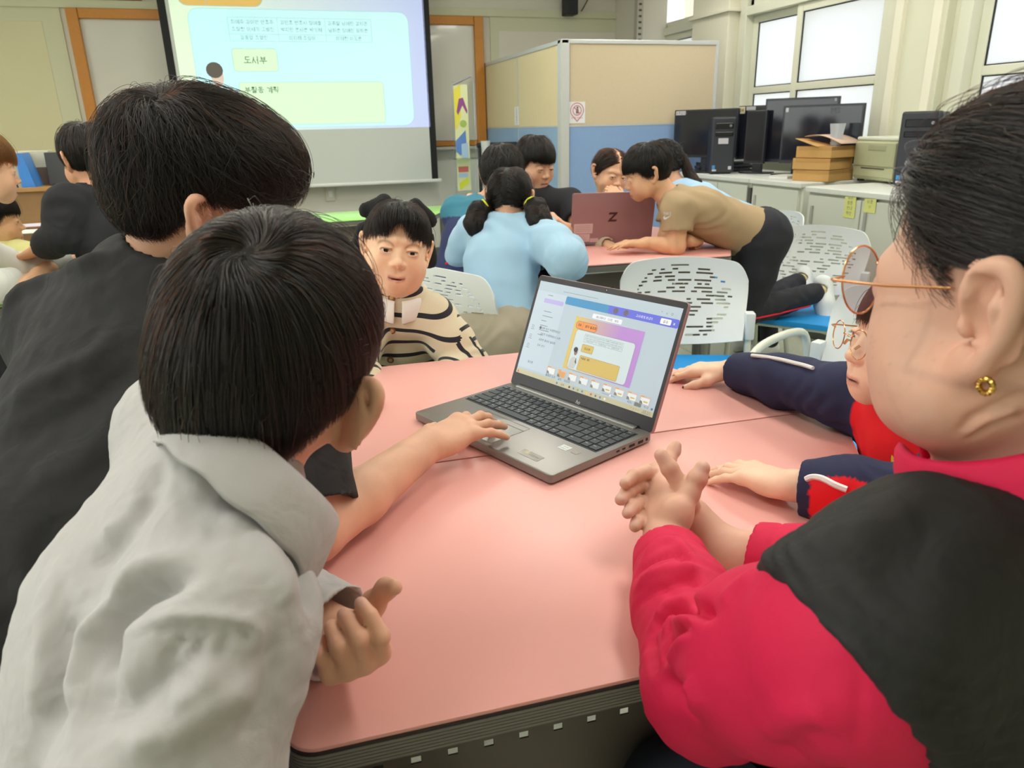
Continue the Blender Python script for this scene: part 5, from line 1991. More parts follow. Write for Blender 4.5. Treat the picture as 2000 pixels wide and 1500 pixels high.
class Head:
    """head coordinates: origin between the ears at eye level, x right, y forward, z up, in metres of an adult"""

    def __init__(s, c, R, sc=1.0, kid=True, mouth=.0, eyeopen=1.0, ear=True, face=True, smile=0.0, flare=28, earout=0.0, earsc=1.0, eardz=0.0, flareL=None, lids=True):
        s.lids = lids
        s.eardz, s.flareL = eardz, flareL
        s.flare, s.earout, s.earsc = math.radians(flare), earout, earsc
        s.c, s.R, s.sc, s.kid = A_(c, float), R, sc, kid
        s.mouth, s.eyeopen, s.ear, s.face, s.smile = mouth, eyeopen, ear, face, smile

    def w(s, *p):
        return s.c + s.R @ (A_(p, float) * s.sc)

    def loc(s, V):
        return (V - s.c) @ s.R / s.sc

    def eyes(s):
        return [A_((x * (.032 if s.kid else .031), .0735 if s.kid else .0745, -.004 if s.kid else 0)) for x in (-1, 1)]

    def add(s, F, lo_neck, neck_r):
        w, sc, R = s.w, s.sc, s.R
        E = lambda c, r, k=.012, op=1, RR=None: F.ell(w(*c), A_(r) * sc, R if RR is None else R @ RR, k * sc, op)
        C = lambda a, b, ra, rb, k=.010, op=1: F.cone(w(*a), w(*b), ra * sc, rb * sc, k * sc, op)
        kid = s.kid
        E((0, -.014, .026), (.0735, .094, .087), .01)
        E((0, .018, -.03), (.0655, .068, .07), .03)
        cz, cy = (-.092, .064) if kid else (-.103, .068)
        for x in (-1, 1):
            C((x * .054, -.006, -.052), (x * .040, .03, cz + .020), .019, .018, .02)
            C((x * .040, .03, cz + .020), (x * .006, cy - .004, cz + .008), .019, .019, .02)
            E((x * .034, .053, -.036), (.030, .028, .032), .02)
        E((0, cy, cz + .004), (.017, .015, .014), .016)
        E((0, .068, -.064), (.032, .026, .026), .018)
        # brow shelf
        for x in (-1, 1):
            C((x * .012, .081, .020), (x * .046, .064, .020), .007, .007, .016)
        # nose
        ny = .0015 if kid else .005
        nz = .006 if kid else 0
        C((0, .083, .000 - nz), (0, .0955 + ny, -.036 + nz), .0055, .0085 if kid else .0095, .014)
        E((0, .0965 + ny, -.038 + nz), (.0095, .0095, .0085) if kid else (.0105, .0105, .009), .007)
        if kid:
            for x in (-1, 1):
                E((x * .042, .040, -.050), (.028, .030, .028), .025)
        for x in (-1, 1):
            E((x * .0120, .0895 + ny, -.0415 + nz), (.0078, .0090, .0068), .006)
            E((x * .0065, .0955 + ny, -.0480 + nz), (.0028, .0045, .003), .003, -1)
        # eyes: socket, lids, slit
        for e in s.eyes():
            x = 1 if e[0] > 0 else -1
            a = math.radians(4) * x
            T = A_([[math.cos(a), 0, -math.sin(a)], [0, 1, 0], [math.sin(a), 0, math.cos(a)]])
            E(e + (0, .017, .001), (.019, .009, .011), .010, -1)
            E(e + (0, .001, 0), (.0165, .0140, .0130), .006)
            E(e + (0, .015, -.0005), (.0140, .012, .0046 * s.eyeopen), .0015, -1, T)
            if s.lids:
                C(e + A_((-.013, .0125, .0062)), e + A_((.013, .0125, .0062)), .0016, .0016, .004)
            else:
                E(e + A_((x * .016, -.016, .004)), (.014, .012, .018), .02)
        # lips
        my = .0885 if not kid else .0875
        sm = s.smile
        for x in (-1, 1):
            C((0, my + .0035, -.0655), (x * .021, my - .0085, -.0695 + sm), .0042, .0022, .004)
            C((0, my + .003, -.0755), (x * .019, my - .0085, -.0705 + sm), .0050, .0022, .004)
        E((0, my + .006, -.0702), (.020, .010, .0012 + s.mouth), .0015, -1)
        E((0, my + .008, -.057), (.003, .004, .006), .005, -1)
        if s.ear:
            for x in (-1, 1):
                s.earlobe(F, x)
        F.cone(w(0, -.022, -.045), lo_neck, neck_r * .98, neck_r * 1.08, .03 * sc)

    def earlobe(s, F, x, big=False):
        w, sc, R = s.w, s.sc, s.R
        # ear plane flares back and outward
        o = A_((x * (.0725 + (s.earout if x > 0 or s.flareL is None else -.004)), -.008, -.010 + s.eardz))
        fl_ = s.flare if x > 0 or s.flareL is None else math.radians(s.flareL)
        back = nrm(A_((x * math.sin(fl_), -math.cos(fl_), .10)))
        up = nrm(A_((x * .10, -.16, 1.0)))
        out = nrm(np.cross(back, up)) * 1.0
        if out[0] * x < 0:
            out = -out
        es = s.earsc
        sc = sc * es
        q = lambda b, u, n=0: w(*(o + (back * b + up * u + out * n) * es))
        pts = [q(.002, .004, .003), q(.001, .020, .004), q(.008, .031, .005), q(.020, .033, .006), q(.028, .024, .006), q(.029, .010, .006), q(.025, -.006, .005), q(.018, -.018, .004), q(.012, -.027, .003), q(.004, -.028, .002), q(.002, -.018, .001)]
        rad = [.0032, .0034, .0036, .0038, .0038, .0038, .0040, .0044, .0058, .0054, .004]
        m_ = 3
        sp = []
        ext = [2 * pts[0] - pts[1]] + pts + [2 * pts[-1] - pts[-2]]
        for i in range(1, len(ext) - 2):
            for j in range(m_):
                t = j / m_
                a0, a1, a2, a3 = ext[i - 1:i + 3]
                sp.append(.5 * (2 * a1 + (a2 - a0) * t + (2 * a0 - 5 * a1 + 4 * a2 - a3) * t * t + (3 * a1 - a0 - 3 * a2 + a3) * t ** 3))
        sp.append(pts[-1])
        F.chain(sp, [v * sc for v in np.interp(np.linspace(0, 10, len(sp)), range(11), rad)], .005 * sc)
        F.ell(q(.013, .005, -.0010), A_((.0165, .0295, .0042)) * sc, np.stack([R @ back, R @ up, R @ out], 1), .004 * sc)
        # inner ridge, tragus, hollow
        F.chain([q(.018, .024, .005), q(.0195, .010, .0065), q(.017, -.004, .0065), q(.010, -.012, .005)], [.0026 * sc, .0032 * sc, .0032 * sc, .0028 * sc], .003 * sc)
        F.ell(q(.0095, .001, .0094), A_((.0078, .0125, .0075)) * sc, np.stack([R @ back, R @ up, R @ out], 1), .003 * sc, -1)
        F.ell(q(.0125, .0225, .0094), A_((.0085, .0065, .0048)) * sc, np.stack([R @ back, R @ up, R @ out], 1), .003 * sc, -1)
        F.ell(q(.001, -.003, .004), A_((.004, .006, .004)) * sc, np.stack([R @ back, R @ up, R @ out], 1), .003 * sc)

    def color(s, V, col, lip=(.56, .20, .17), brow=(.05, .035, .028), browamt=.42, blush=.25):
        L = s.loc(V)
        x, y, z = L.T
        ax = np.abs(x)
        near = (ax < .09) & (np.abs(y) < .13) & (np.abs(z) < .13)
        def mixc(w, c):
            nonlocal col
            w = np.clip(w, 0, 1)[:, None]
            col = col * (1 - w) + A_(c) * w
        fr = near & (y > .03)
        # cheeks, nose tip, ears a little redder
        bl = np.exp(-(((ax - .040) / .016) ** 2 + ((z + .035) / .018) ** 2)) * fr
        bl = bl + .6 * np.exp(-((x / .014) ** 2 + ((z + .040) / .010) ** 2)) * fr
        bl = bl + .7 * (near & (ax > .073) & (y < .02))
        mixc(bl * blush, col.mean(0) * A_((1.05, .70, .62)))
        my = .0875
        lz = -.0702 + s.smile * (ax / .02) ** 2
        lipw = (np.exp(-(((z - lz) / .0075) ** 4)) * (ax < .024) * np.clip((.024 - ax) / .006, 0, 1)) * (y > my - .012) * near
        mixc(lipw * .75, lip)
        mixc(np.exp(-(((z - lz) / .0016) ** 2)) * (ax < .021) * (y > my - .012) * near * .8, (.12, .03, .03))
        for e in s.eyes():
            dx = (x - e[0])
            o = A_(.0046 * s.eyeopen)
            up_ = e[2] + o * np.sqrt(np.clip(1 - (dx / .0145) ** 2, 0, 1))
            lw = np.exp(-(((z - up_ - .0007) / .0012) ** 2)) * (np.abs(dx) < .0150) * (y > .06) * near
            mixc(lw * .75, (.02, .015, .013))
            bz = e[2] + .0215 - .010 * (np.abs(dx) / .02) ** 2 + .002 * np.sign(e[0]) * dx / .02
            bw = np.exp(-(((z - bz) / .0030) ** 2)) * np.clip((.021 - np.abs(dx)) / .005, 0, 1) * (y > .04) * near
            mixc(bw * browamt, brow)
        return col

    def make_eyes(s, parent, gaze=None):
        R, sc = s.R, s.sc
        for e in s.eyes():
            c = s.w(*e)
            g = nrm(gaze - c) if gaze is not None else R[:, 1]
            bm = bmesh.new()
            bmesh.ops.create_uvsphere(bm, u_segments=28, v_segments=20, radius=.0128 * sc)
            me = bpy.data.meshes.new('eye')
            bm.to_mesh(me)
            bm.free()
            v = np.zeros(len(me.vertices) * 3)
            me.vertices.foreach_get('co', v)
            v = v.reshape(-1, 3)
            ang = np.arccos(np.clip(v @ g / (.0128 * sc), -1, 1))
            col = np.where((ang < .56)[:, None], A_((.022, .012, .008)), A_((.78, .74, .70)))
            col = np.where((ang < .25)[:, None], A_((.004, .004, .004)), col)
            set_color(me, 'Col', col)
            me.polygons.foreach_set('use_smooth', np.ones(len(me.polygons), bool))
            o = link('eye', me, M_EYE, parent)
            o.location = c - A_(parent.location)


M_EYE = mat('eyeball', 'ffffff', .08, vcol='Col', spec=.6)
M_SKIN = mat('skin', 'd8a888', .48, vcol='Col', spec=.4, sss=.12, noise=.05, nscale=120, bump=.06, bscale=900)


# ------------------------------------------------------------------ hand
FING = {'i': (.026, .090, (.040, .024, .019)), 'm': (.008, .094, (.044, .027, .020)), 'r': (-.010, .089, (.041, .026, .019)), 'p': (-.027, .080, (.032, .019, .017))}


def hand(F, wrist, d, back, side, size=1.0, curl=None, spread=None, thumb=None, lift=0.0, k=.004, thick=1.0, nails=None, rs=1.0):
    """side +1 right hand, -1 left hand; curl per finger (mcp, pip, dip) degrees; thumb = (yaw, pitch, bend1, bend2)"""
    X = nrm(d)
    Z = nrm(A_(back, float) - X * (A_(back, float) @ X))
    Y = np.cross(Z, X) * side
    w = A_(wrist, float)
    s = size
    g = lambda x, y, z: w + (X * x + Y * y + Z * z) * s
    curl = curl or {}
    spread = spread or {'i': 6, 'm': 1, 'r': -4, 'p': -10}
    tips = {}
    kn = {}
    for f in 'imrp':
        y, x, segs = FING[f]
        sp = math.radians(spread.get(f, 0))
        dirv = X * math.cos(sp) + Y * math.sin(sp)
        lat = np.cross(Z, dirv)
        p = g(x, y, .0)
        kn[f] = p
        pts = [p]
        ang = 0
        for j, (L, c) in enumerate(zip(segs, curl.get(f, (10, 12, 8)))):
            ang += math.radians(c)
            dd = dirv * math.cos(ang) - Z * math.sin(ang)
            p = p + dd * L * s
            pts.append(p)
        base = {'i': .0092, 'm': .0094, 'r': .0090, 'p': .0080}[f] * s * rs
        F.chain(pts, [base * 1.04, base * .97, base * .86, base * .74], k * s)
        # knuckle bulges
        F.ell(pts[1], [base * 1.0] * 3, None, .003 * s)
        tips[f] = pts
        # palm ray from the wrist
        F.cone(g(.004, y * .60, -.001), kn[f], .0155 * s * thick, .0115 * s * thick, .014 * s)
        if nails is not None:
            nails.append((pts[-1], nrm(pts[-1] - pts[-2]), nrm(np.cross(nrm(pts[-1] - pts[-2]), np.cross(Z, dirv)) * 1.0), base * .74))
    th = thumb or (42, -14, 8, 12)
    y0, p0, b1, b2 = [math.radians(v) for v in th]
    t0 = g(.016, .020, -.006)
    dv = X * math.cos(y0) * math.cos(p0) + Y * math.sin(y0) * math.cos(p0) + Z * math.sin(p0)
    side_ax = np.cross(dv, Z)
    t1 = t0 + dv * .044 * s

    def rot(v, a):
        # bend toward the fingers in the thumb's own plane
        q = nrm(X - dv * (X @ dv))
        return dv * math.cos(a) + q * math.sin(a)
    d1 = rot(dv, b1)
    t2 = t1 + d1 * .033 * s
    d2 = rot(dv, b1 + b2)
    t3 = t2 + d2 * .024 * s
    F.chain([t0, t1, t2, t3], [.0155 * s, .0118 * s * rs, .0102 * s * rs, .0082 * s * rs], .010 * s)
    F.cone(t1, kn['i'] * .45 + g(.02, .01, 0) * .55, .009 * s, .009 * s, .012 * s)
    tips['t'] = [t0, t1, t2, t3]
    if nails is not None:
        q = nrm(np.cross(d2, np.cross(Z, d2)) + .3 * Z)
        nails.append((t3, d2, nrm(Z - d2 * (Z @ d2)), .0082 * s))
    F.ell(g(.035, -.026, -.006), A_((.030, .012, .014)) * s, np.stack([X, Y, Z], 1), .012 * s)
    return tips, (X, Y, Z)


def finger(F, pts, r, k=.003, nails=None, up=None):
    F.chain([A_(p, float) for p in pts], list(r), k)
    for p, rr in list(zip(pts, r))[1:-1]:
        F.ell(p, [rr * 1.04] * 3, None, .003)
    if nails is not None and up is not None:
        d = nrm(A_(pts[-1]) - A_(pts[-2]))
        nails.append((A_(pts[-1], float), d, nrm(A_(up) - d * (A_(up) @ d)), r[-1]))


def nail_color(V, col, nails, c=(.72, .45, .38)):
    for p, d, u, r in nails:
        q = V - p
        a, b = q @ d, q @ u
        lat = np.linalg.norm(q - np.outer(a, d) - np.outer(b, u), axis=1)
        w = (b > r * .45) & (lat < r * .72) & (a > -r * 1.0) & (a < r * .9)
        col[w] = col[w] * .35 + A_(c) * .65
    return col


# ------------------------------------------------------------------ figure
def limb(F, a, b, c, r, k=.012, n=None):
    """upper and lower limb with muscle taper; r = (top, mid, joint, lower mid, end)"""
    a, b, c = A_(a, float), A_(b, float), A_(c, float)
    F.chain([a, a * .55 + b * .45, b], [r[0], r[1], r[2]], k)
    F.chain([b, b * .65 + c * .35, c], [r[2], r[3], r[4]], k)


def torso(F, J, s=1.0, inf=0.0, k=.05, shoulder=.052):
    """flattened trunk from hips to shoulders; J needs hip, chest, neck, SL, SR, fwd"""
    hip, ch, nk = [A_(J[q], float) for q in ('hip', 'chest', 'neck')]
    fw = A_(J['fwd'], float)
    w = J.get('wide', 1.0)
    F.cone(hip, hip * .5 + ch * .5, (.148 * s * w + inf) * 1.0, .130 * s * w + inf, k, 1, fw, .70)
    F.cone(hip * .5 + ch * .5, ch, .130 * s * w + inf, .140 * s * w + inf, k, 1, fw, .68)
    F.cone(ch, nk, .135 * s * w + inf, .065 * s + inf, k, 1, fw, .70)
    for q in ('SL', 'SR'):
        F.cone(nk * .85 + ch * .15, J[q], .055 * s + inf, shoulder * s + inf, k * .8)
        F.cone(ch, A_(J[q]) * .8 + ch * .2, .095 * s + inf, shoulder * s * 1.05 + inf, k, 1, fw, .75)


def person(label, F, base, skin, heads=None, h=.006, fine=(), nails=(), name='person', group=None, extra=None, rel=1, disp=None):
    V, Q = build_field(F, h, fine, rel)
    if disp is not None:
        V = V + vnormals(V, Q) * np.asarray(disp(V))[:, None]
    col = np.tile(A_(lin(skin)), (len(V), 1))
    col = col * (1 + .05 * sines(V, 18, 5)[:, None])
    if heads is not None:
        col = heads.color(V, col)
    if nails:
        col = nail_color(V, col, nails)
    if extra is not None:
        col = extra(V, col)
    base = A_(base, float)
    me = mesh_np(name, V - base, Q)
    set_color(me, 'Col', col)
    o = link(name, me, M_SKIN, None, label=label, cat='person', group=group)
    o.location = base
    return o


# ------------------------------------------------------------------ hair
def hair_mat(name, melanin=.93, red=.5, rough=.28):
    if name in MATS:
        return MATS[name]
    m = bpy.data.materials.new(name)
    m.use_nodes = True
    nt = m.node_tree
    nt.nodes.remove(nt.nodes['Principled BSDF'])
    b = nt.nodes.new('ShaderNodeBsdfHairPrincipled')
    b.parametrization = 'MELANIN'
    b.inputs['Melanin'].default_value = melanin
    b.inputs['Melanin Redness'].default_value = red
    b.inputs['Roughness'].default_value = rough
    b.inputs['Radial Roughness'].default_value = .45
    b.inputs['Random Color'].default_value = .12
    b.inputs['Random Roughness'].default_value = .2
    nt.links.new(b.outputs[0], nt.nodes['Material Output'].inputs['Surface'])
    MATS[name] = m
    return m


def sampler(D, lo, h):
    G = np.gradient(D, h)
    n = A_(D.shape)

    def f(p):
        q = (p - lo) / h
        q = np.clip(q, 0, n - 1.001)
        i = q.astype(int)
        t = q - i
        val = np.zeros(len(p))
        for a in (0, 1):
            for b in (0, 1):
                for c in (0, 1):
                    w = (t[:, 0] if a else 1 - t[:, 0]) * (t[:, 1] if b else 1 - t[:, 1]) * (t[:, 2] if c else 1 - t[:, 2])
                    val += w * D[i[:, 0] + a, i[:, 1] + b, i[:, 2] + c]
        ii = np.round(q).astype(int)
        g = np.stack([G[a][ii[:, 0], ii[:, 1], ii[:, 2]] for a in range(3)], 1)
        return val, g / (np.linalg.norm(g, axis=1)[:, None] + 1e-9)
    return f


def strands(parent, H, shell, scalp, keep, flow, n, m, seed=1, step=.006, steps=28, r=.0004, off=(-.010, .0015), clump=.45, gravity=.25, wave=.0, fly=.02, name='hair_strands', h=.004, tipext=(0, .012), roots=None, jit=.12, crown=None):
    """combed strands: they leave the scalp, follow the flow over the hair volume and stop where keep ends"""
    rg = np.random.default_rng(seed)
    D, lo = shell.grid(h)
    f = sampler(D, lo, h)
    if roots is None:
        d = rg.normal(size=(n * 4, 3))
        d /= np.linalg.norm(d, axis=1)[:, None]
        L = d * A_((.0735, .094, .087)) * 1.0 + A_((0, -.014, .026))
        L = L[scalp(L)][:n]
    else:
        L = roots
    if crown is not None:
        q = A_(crown[0], float) + rg.normal(size=(crown[1], 3)) * .011 - A_((0, -.014, .026))
        q = q / np.sqrt(((q / A_((.0735, .094, .087))) ** 2).sum(1))[:, None] + A_((0, -.014, .026))
        L = np.concatenate([L, q])
    n = len(L)
    p = H.c + (L * H.sc) @ H.R.T
    target = rg.uniform(off[0], off[1], n)
    flyers = rg.random(n) < fly
    target = np.where(flyers, rg.uniform(.001, .010, n), target)
    pts = np.zeros((n, steps, 3))
    alive = np.ones((n, steps), bool)
    jv = rg.normal(size=(n, 3)) * jit
    ext = rg.uniform(tipext[0], tipext[1], n)
    live = np.ones(n, bool)
    left = ext.copy()
    pd = None
    val, g = f(p)
    start = np.clip(val, -.012, .002)
    p = p - g * (val - start)[:, None]
    for t in range(steps):
        pts[:, t] = p
        Lp = (p - H.c) @ H.R / H.sc
        k = keep(Lp)
        left = np.where(live & ~k, left - step, left)
        live = live & (k | (left > 0))
        alive[:, t] = live
        fl = flow(Lp, g @ H.R) @ H.R.T
        fl = fl + jv + A_((0, 0, -gravity))
        if wave:
            fl = fl + wave * np.sin(t * .9 + rg.uniform(0, 6.28, n))[:, None] * np.cross(g, fl)
        fl = fl - g * (fl * g).sum(1)[:, None]
        fl /= np.linalg.norm(fl, axis=1)[:, None] + 1e-9
        if pd is not None:
            fl = fl * .6 + pd * .4
            fl /= np.linalg.norm(fl, axis=1)[:, None] + 1e-9
        pd = fl
        p = p + fl * step
        val, g = f(p)
        ramp = min(1, (t + 1) / 4)
        tg = start * (1 - ramp) + target * ramp
        p = p - g * np.clip(val - tg, -.02, .02)[:, None] * .7
    ng = max(8, n // 22)
    gi = rg.choice(n, ng, replace=False)
    if clump > 0:
        near = np.zeros(n, int)
        for a in range(0, n, 4000):
            dd = ((pts[a:a + 4000, None, 0] - pts[None, gi, 0]) ** 2).sum(2)
            near[a:a + 4000] = gi[dd.argmin(1)]
        w = (np.linspace(0, 1, steps) ** 1.2)[None, :, None] * clump * np.clip(rg.normal(1, .3, n), .2, 1.6)[:, None, None]
        dv = pts[near] - pts
        ok = np.linalg.norm(dv, axis=2, keepdims=True) < .03
        pts = pts + np.where(ok, dv, 0) * np.clip(w, 0, .9)
    ln = alive.sum(1)
    sel = ln >= 3
    pts, ln, alive = pts[sel], ln[sel], alive[sel]
    hc = bpy.data.hair_curves.new(name)
    hc.add_curves([int(q) for q in ln])
    flat = pts[np.arange(steps)[None, :] < ln[:, None]] - A_(parent.location if parent.parent is None else parent.parent.location)
    hc.position_data.foreach_set('vector', flat.astype(np.float32).ravel())
    tt = np.concatenate([np.linspace(0, 1, q) for q in ln])
    rad = (r * (1 - .75 * tt ** 2)).astype(np.float32)
    a = hc.attributes.get('radius') or hc.attributes.new('radius', 'FLOAT', 'POINT')
    a.data.foreach_set('value', rad)
    hc.materials.append(m)
    o = bpy.data.objects.new(name, hc)
    COL.objects.link(o)
    o.parent = parent
    o['kind'] = 'stuff'
    return o


M_CAP = mat('hair_under', '14100f', .55, spec=.3)
M_CAPB = mat('hair_under_brown', '4a2614', .5, spec=.3)

# ------------------------------------------------------------------ the three nearest people
def bones(tag, *pts):
    pass


M_GREYSHIRT = mat('grey_cotton', 'b9b8b8', .85, bump=.25, bscale=1400, noise=.03, nscale=40, sheen=.1, crush=.4)
M_TEAL = mat('grey_cotton_inside', 'aebbbb', .85, bump=.2, bscale=1400)
M_BLACKTEE = mat('black_cotton', '2b2b2d', .9, bump=.25, bscale=1400, noise=.08, nscale=60, crush=.4)
M_RED = mat('red_twill', 'd6144a', .7, bump=.2, bscale=1600, noise=.03, nscale=30, crush=.18)
M_VEST = mat('black_vest', '1f1f20', .7, bump=.2, bscale=1200, noise=.1, nscale=40, crush=.4)
M_DENIM = mat('dark_denim', '252b3a', .85, bump=.2, bscale=1500)
M_TROUS = mat('dark_trousers', '2c2d33', .85, bump=.1, bscale=900)
M_BEIGE = mat('beige_trousers', 'a39a88', .85, bump=.1, bscale=900)
M_HAIR = hair_mat('black_hair', .98, .15, .24)
M_HAIRS = hair_mat('soft_black_hair', .965, .2, .20)
M_GOLD = mat('gold_metal', 'e0a878', .22, 1.0)
M_LENS = mat('spectacle_lens', 'f6f0f0', .03, alpha=.10)

SKIN_K, SKIN_W, SKIN_L = 'e2b094', 'deb09a', 'e8bfa4'


def mirror_scalp(fz=.055, back=-.055, side=-.02):
    def f(L):
        x, y, z = L.T
        line = np.where(y > .02, np.interp(y, [.02, .05, .09], [side + .03, fz - .005, fz]), np.interp(y, [-.11, -.04, .02], [back, side, side + .03]))
        return z > line
    return f


def bowl_keep(front, side, back, yf=.045, yb=-.045, asym=0.0):
    """hair stays above this height: fringe, over the ears, nape"""
    def f(L):
        x, y, z = L.T
        line = np.interp(y, [yb - .05, yb, -.012, .012, yf, .09], [back, back * .8 + side * .2, side, side, front, front]) + asym * x
        return z > line
    return f


def whorl_flow(o, swirl=.8, part=None, fwd=0.0):
    """away from the crown point o (head coordinates), with a small spiral around it"""
    o = A_(o, float)

    def f(L, N):
        d = L - o
        r = np.linalg.norm(d, axis=1)[:, None]
        d = d / (r + 1e-6)
        t = np.cross(N, d)
        v = d + t * swirl * np.exp(-(r / .035) ** 2)
        return v + A_((0, fwd, 0))
    return f


def hair_shell(H, t=.014, extra=()):
    S = Fld()
    R, sc = H.R, H.sc
    S.ell(H.w(0, -.014, .026), A_((.0735 + t, .094 + t, .087 + t)) * sc, R, .02)
    for c, r, k in extra:
        S.ell(H.w(*c), A_(r) * sc, R, k)
    return S


def cap(H, S, h, keep_line, m, parent, inset=.011, name='hair'):
    """dark under-hair: the hair volume, cut off where the hair ends"""
    D, lo = S.grid(h)
    n = D.shape
    X = lo[0] + h * np.arange(n[0]); Y = lo[1] + h * np.arange(n[1]); Z = lo[2] + h * np.arange(n[2])
    Gx, Gy, Gz = np.meshgrid(X, Y, Z, indexing='ij')
    L = H.loc(np.stack([Gx, Gy, Gz], -1).reshape(-1, 3))
    k = keep_line(L).reshape(n)
    D2 = np.maximum(D + inset, np.where(k, -1, 1) * h * .6)
    V, Q = surfnet(D2, lo, h)
    V = relax(V, Q, 3)
    me = mesh_np(name, V - A_(parent.location), Q)
    return link(name, me, m, parent)


# ============================================================ boy in the grey shirt, seen from behind
hA = Head(P(524, 688, .622), tilt(basis((.32, .95, .02)), 0.27), .97, kid=True, flare=46, earout=.002, earsc=1.12, eardz=-.026, flareL=8)
JA = dict(fwd=nrm((.90, .30, -.35)))
JA['neck'] = P(455, 935, .615)
JA['hip'] = A_((-.255, .52, .57))
JA['chest'] = JA['neck'] * .70 + JA['hip'] * .30 + A_((-.025, .0, .0))
JA['SR'] = P(440, 1215, .525)
JA['SL'] = P(360, 840, .73)
ELr, WRr = A_((-.135, .37, .70)), A_((-.02, .40, .60))
ELl, WRl = A_((-.13, .76, .775)), P(664, 1238, .705)
FA_ = Fld()
torso(FA_, JA, .80, -.01)
hA.add(FA_, JA['neck'] + A_((0, 0, .0)), .047)
limb(FA_, JA['SR'], ELr, WRr, (.040, .038, .034, .033, .024))
limb(FA_, JA['SL'], ELl, WRl, (.040, .038, .034, .033, .024))
nA = []
hdA = nrm(P(712, 1322, .615) - P(664, 1238, .705))
tipsA, _ = hand(FA_, WRl, hdA, A_((.25, -.25, -1.0)), -1, .80, {'i': (46, 66, 30), 'm': (60, 86, 38), 'r': (62, 92, 40), 'p': (66, 92, 42)}, {'i': 10, 'm': 2, 'r': -5, 'p': -14}, (46, -38, 8, 28), nails=nA, rs=1.12, k=.0035)
hand(FA_, WRr, (.6, .1, -.4), (.2, -.1, 1), 1, .80)
for q, s_ in (((-.20, .44), -1), ((-.27, .62), 1)):
    kx = A_((q[0] + .26, q[1] + .06, .50))
    limb(FA_, A_((q[0] - .02, q[1], .55)), kx, A_((q[0] + .22, q[1] + .05, .08)), (.07, .062, .05, .045, .032))
    FA_.cone((q[0] + .22, q[1] + .05, .05), (q[0] + .36, q[1] + .09, .028), .036, .028)
pA = person('boy in a grey collared shirt seen from behind, palm up over the table corner', FA_, (-.25, .55, 0), SKIN_K, hA, .006,
            fine=[(WRl - .13, WRl + .15, .0022), (hA.c - A_((.02, .14, .12)), hA.c + A_((.14, .06, .06)), .003)], nails=nA)
# shirt
SA = Fld()
torso(SA, JA, .80, .010, .05, .056)
SA.chain([JA['SR'], JA['SR'] * .5 + ELr * .5 + A_((-.02, 0, -.01)), ELr + A_((-.01, -.01, 0)), WRr], [.064, .072, .066, .050], .03, c1=True)
SA.chain([JA['SL'], ELl, WRl * .99 + ELl * .01], [.058, .056, .047], .03, c1=True)
SA.cone(JA['hip'], JA['hip'] + A_((.02, 0, -.14)), .155, .165, .06, 1, JA['fwd'], .75, c1=True)
dl = nrm(WRl - ELl)
SA.cone(WRl - dl * .035, WRl + dl * .03, .040, .043, .004, -1)
nk = JA['neck']
axA = nrm(hA.w(0, -.02, -.08) - nk)
SA.cone(nk + axA * .030, hA.w(0, -.02, -.05), .046, .060, .010, -1)
up_arm = nrm(ELr - JA['SR'])
back_ax = nrm(JA['hip'] - JA['neck'])


crA = Creases(SA)
for pts, amp, w in (
        ([(373, 1127), (299, 1143), (251, 1180), (224, 1212), (208, 1265), (213, 1313)], -.013, .012),
        ([(350, 1085), (267, 1127), (229, 1180), (186, 1239), (165, 1340), (158, 1425)], .007, .012),
        ([(277, 1228), (341, 1208), (405, 1208), (480, 1214), (503, 1233), (505, 1287)], .0035, .006),
        ([(277, 1240), (341, 1221), (405, 1221), (470, 1228), (490, 1245)], -.0035, .0045),
        ([(469, 975), (560, 1045), (603, 1127), (612, 1207)], -.008, .012),
        ([(430, 1000), (500, 1060), (545, 1130), (560, 1190)], .005, .012),
        ([(507, 1329), (427, 1367), (331, 1436), (256, 1447)], .006, .014),
        ([(373, 1276), (320, 1340), (256, 1383), (176, 1367)], -.006, .015),
        ([(320, 900), (290, 985), (230, 1060), (180, 1110)], -.005, .014),
        ([(290, 960), (250, 1020), (200, 1050)], .004, .012),
        ([(420, 1300), (380, 1340), (330, 1370)], .005, .010),
        ([(520, 1240), (528, 1310), (500, 1380), (470, 1450)], -.004, .010),
        ([(105, 1120), (95, 1250), (80, 1400)], .004, .014), ([(130, 1200), (125, 1320), (110, 1440)], -.005, .012),
        ([(400, 1235), (390, 1265), (375, 1290)], -.003, .005), ([(440, 1235), (436, 1265), (430, 1290)], -.003, .005), ([(360, 1240), (345, 1265), (330, 1280)], -.003, .005)):
    crA.add(pts, amp * 1.7, w * .85)


def dispA(V):
    d = .0014 * sines(V, 9, 11) + .0007 * sines(V, 26, 12) + .0005 * sines(V, 60, 14)
    w3 = np.exp(-((np.linalg.norm(V - WRl, axis=1) / .07) ** 2))
    return d + .002 * w3 * folds(V, dl, 40, 21) + crA(V)


shA = cloth('shirt', SA, .0042, M_GREYSHIRT, pA, dispA)
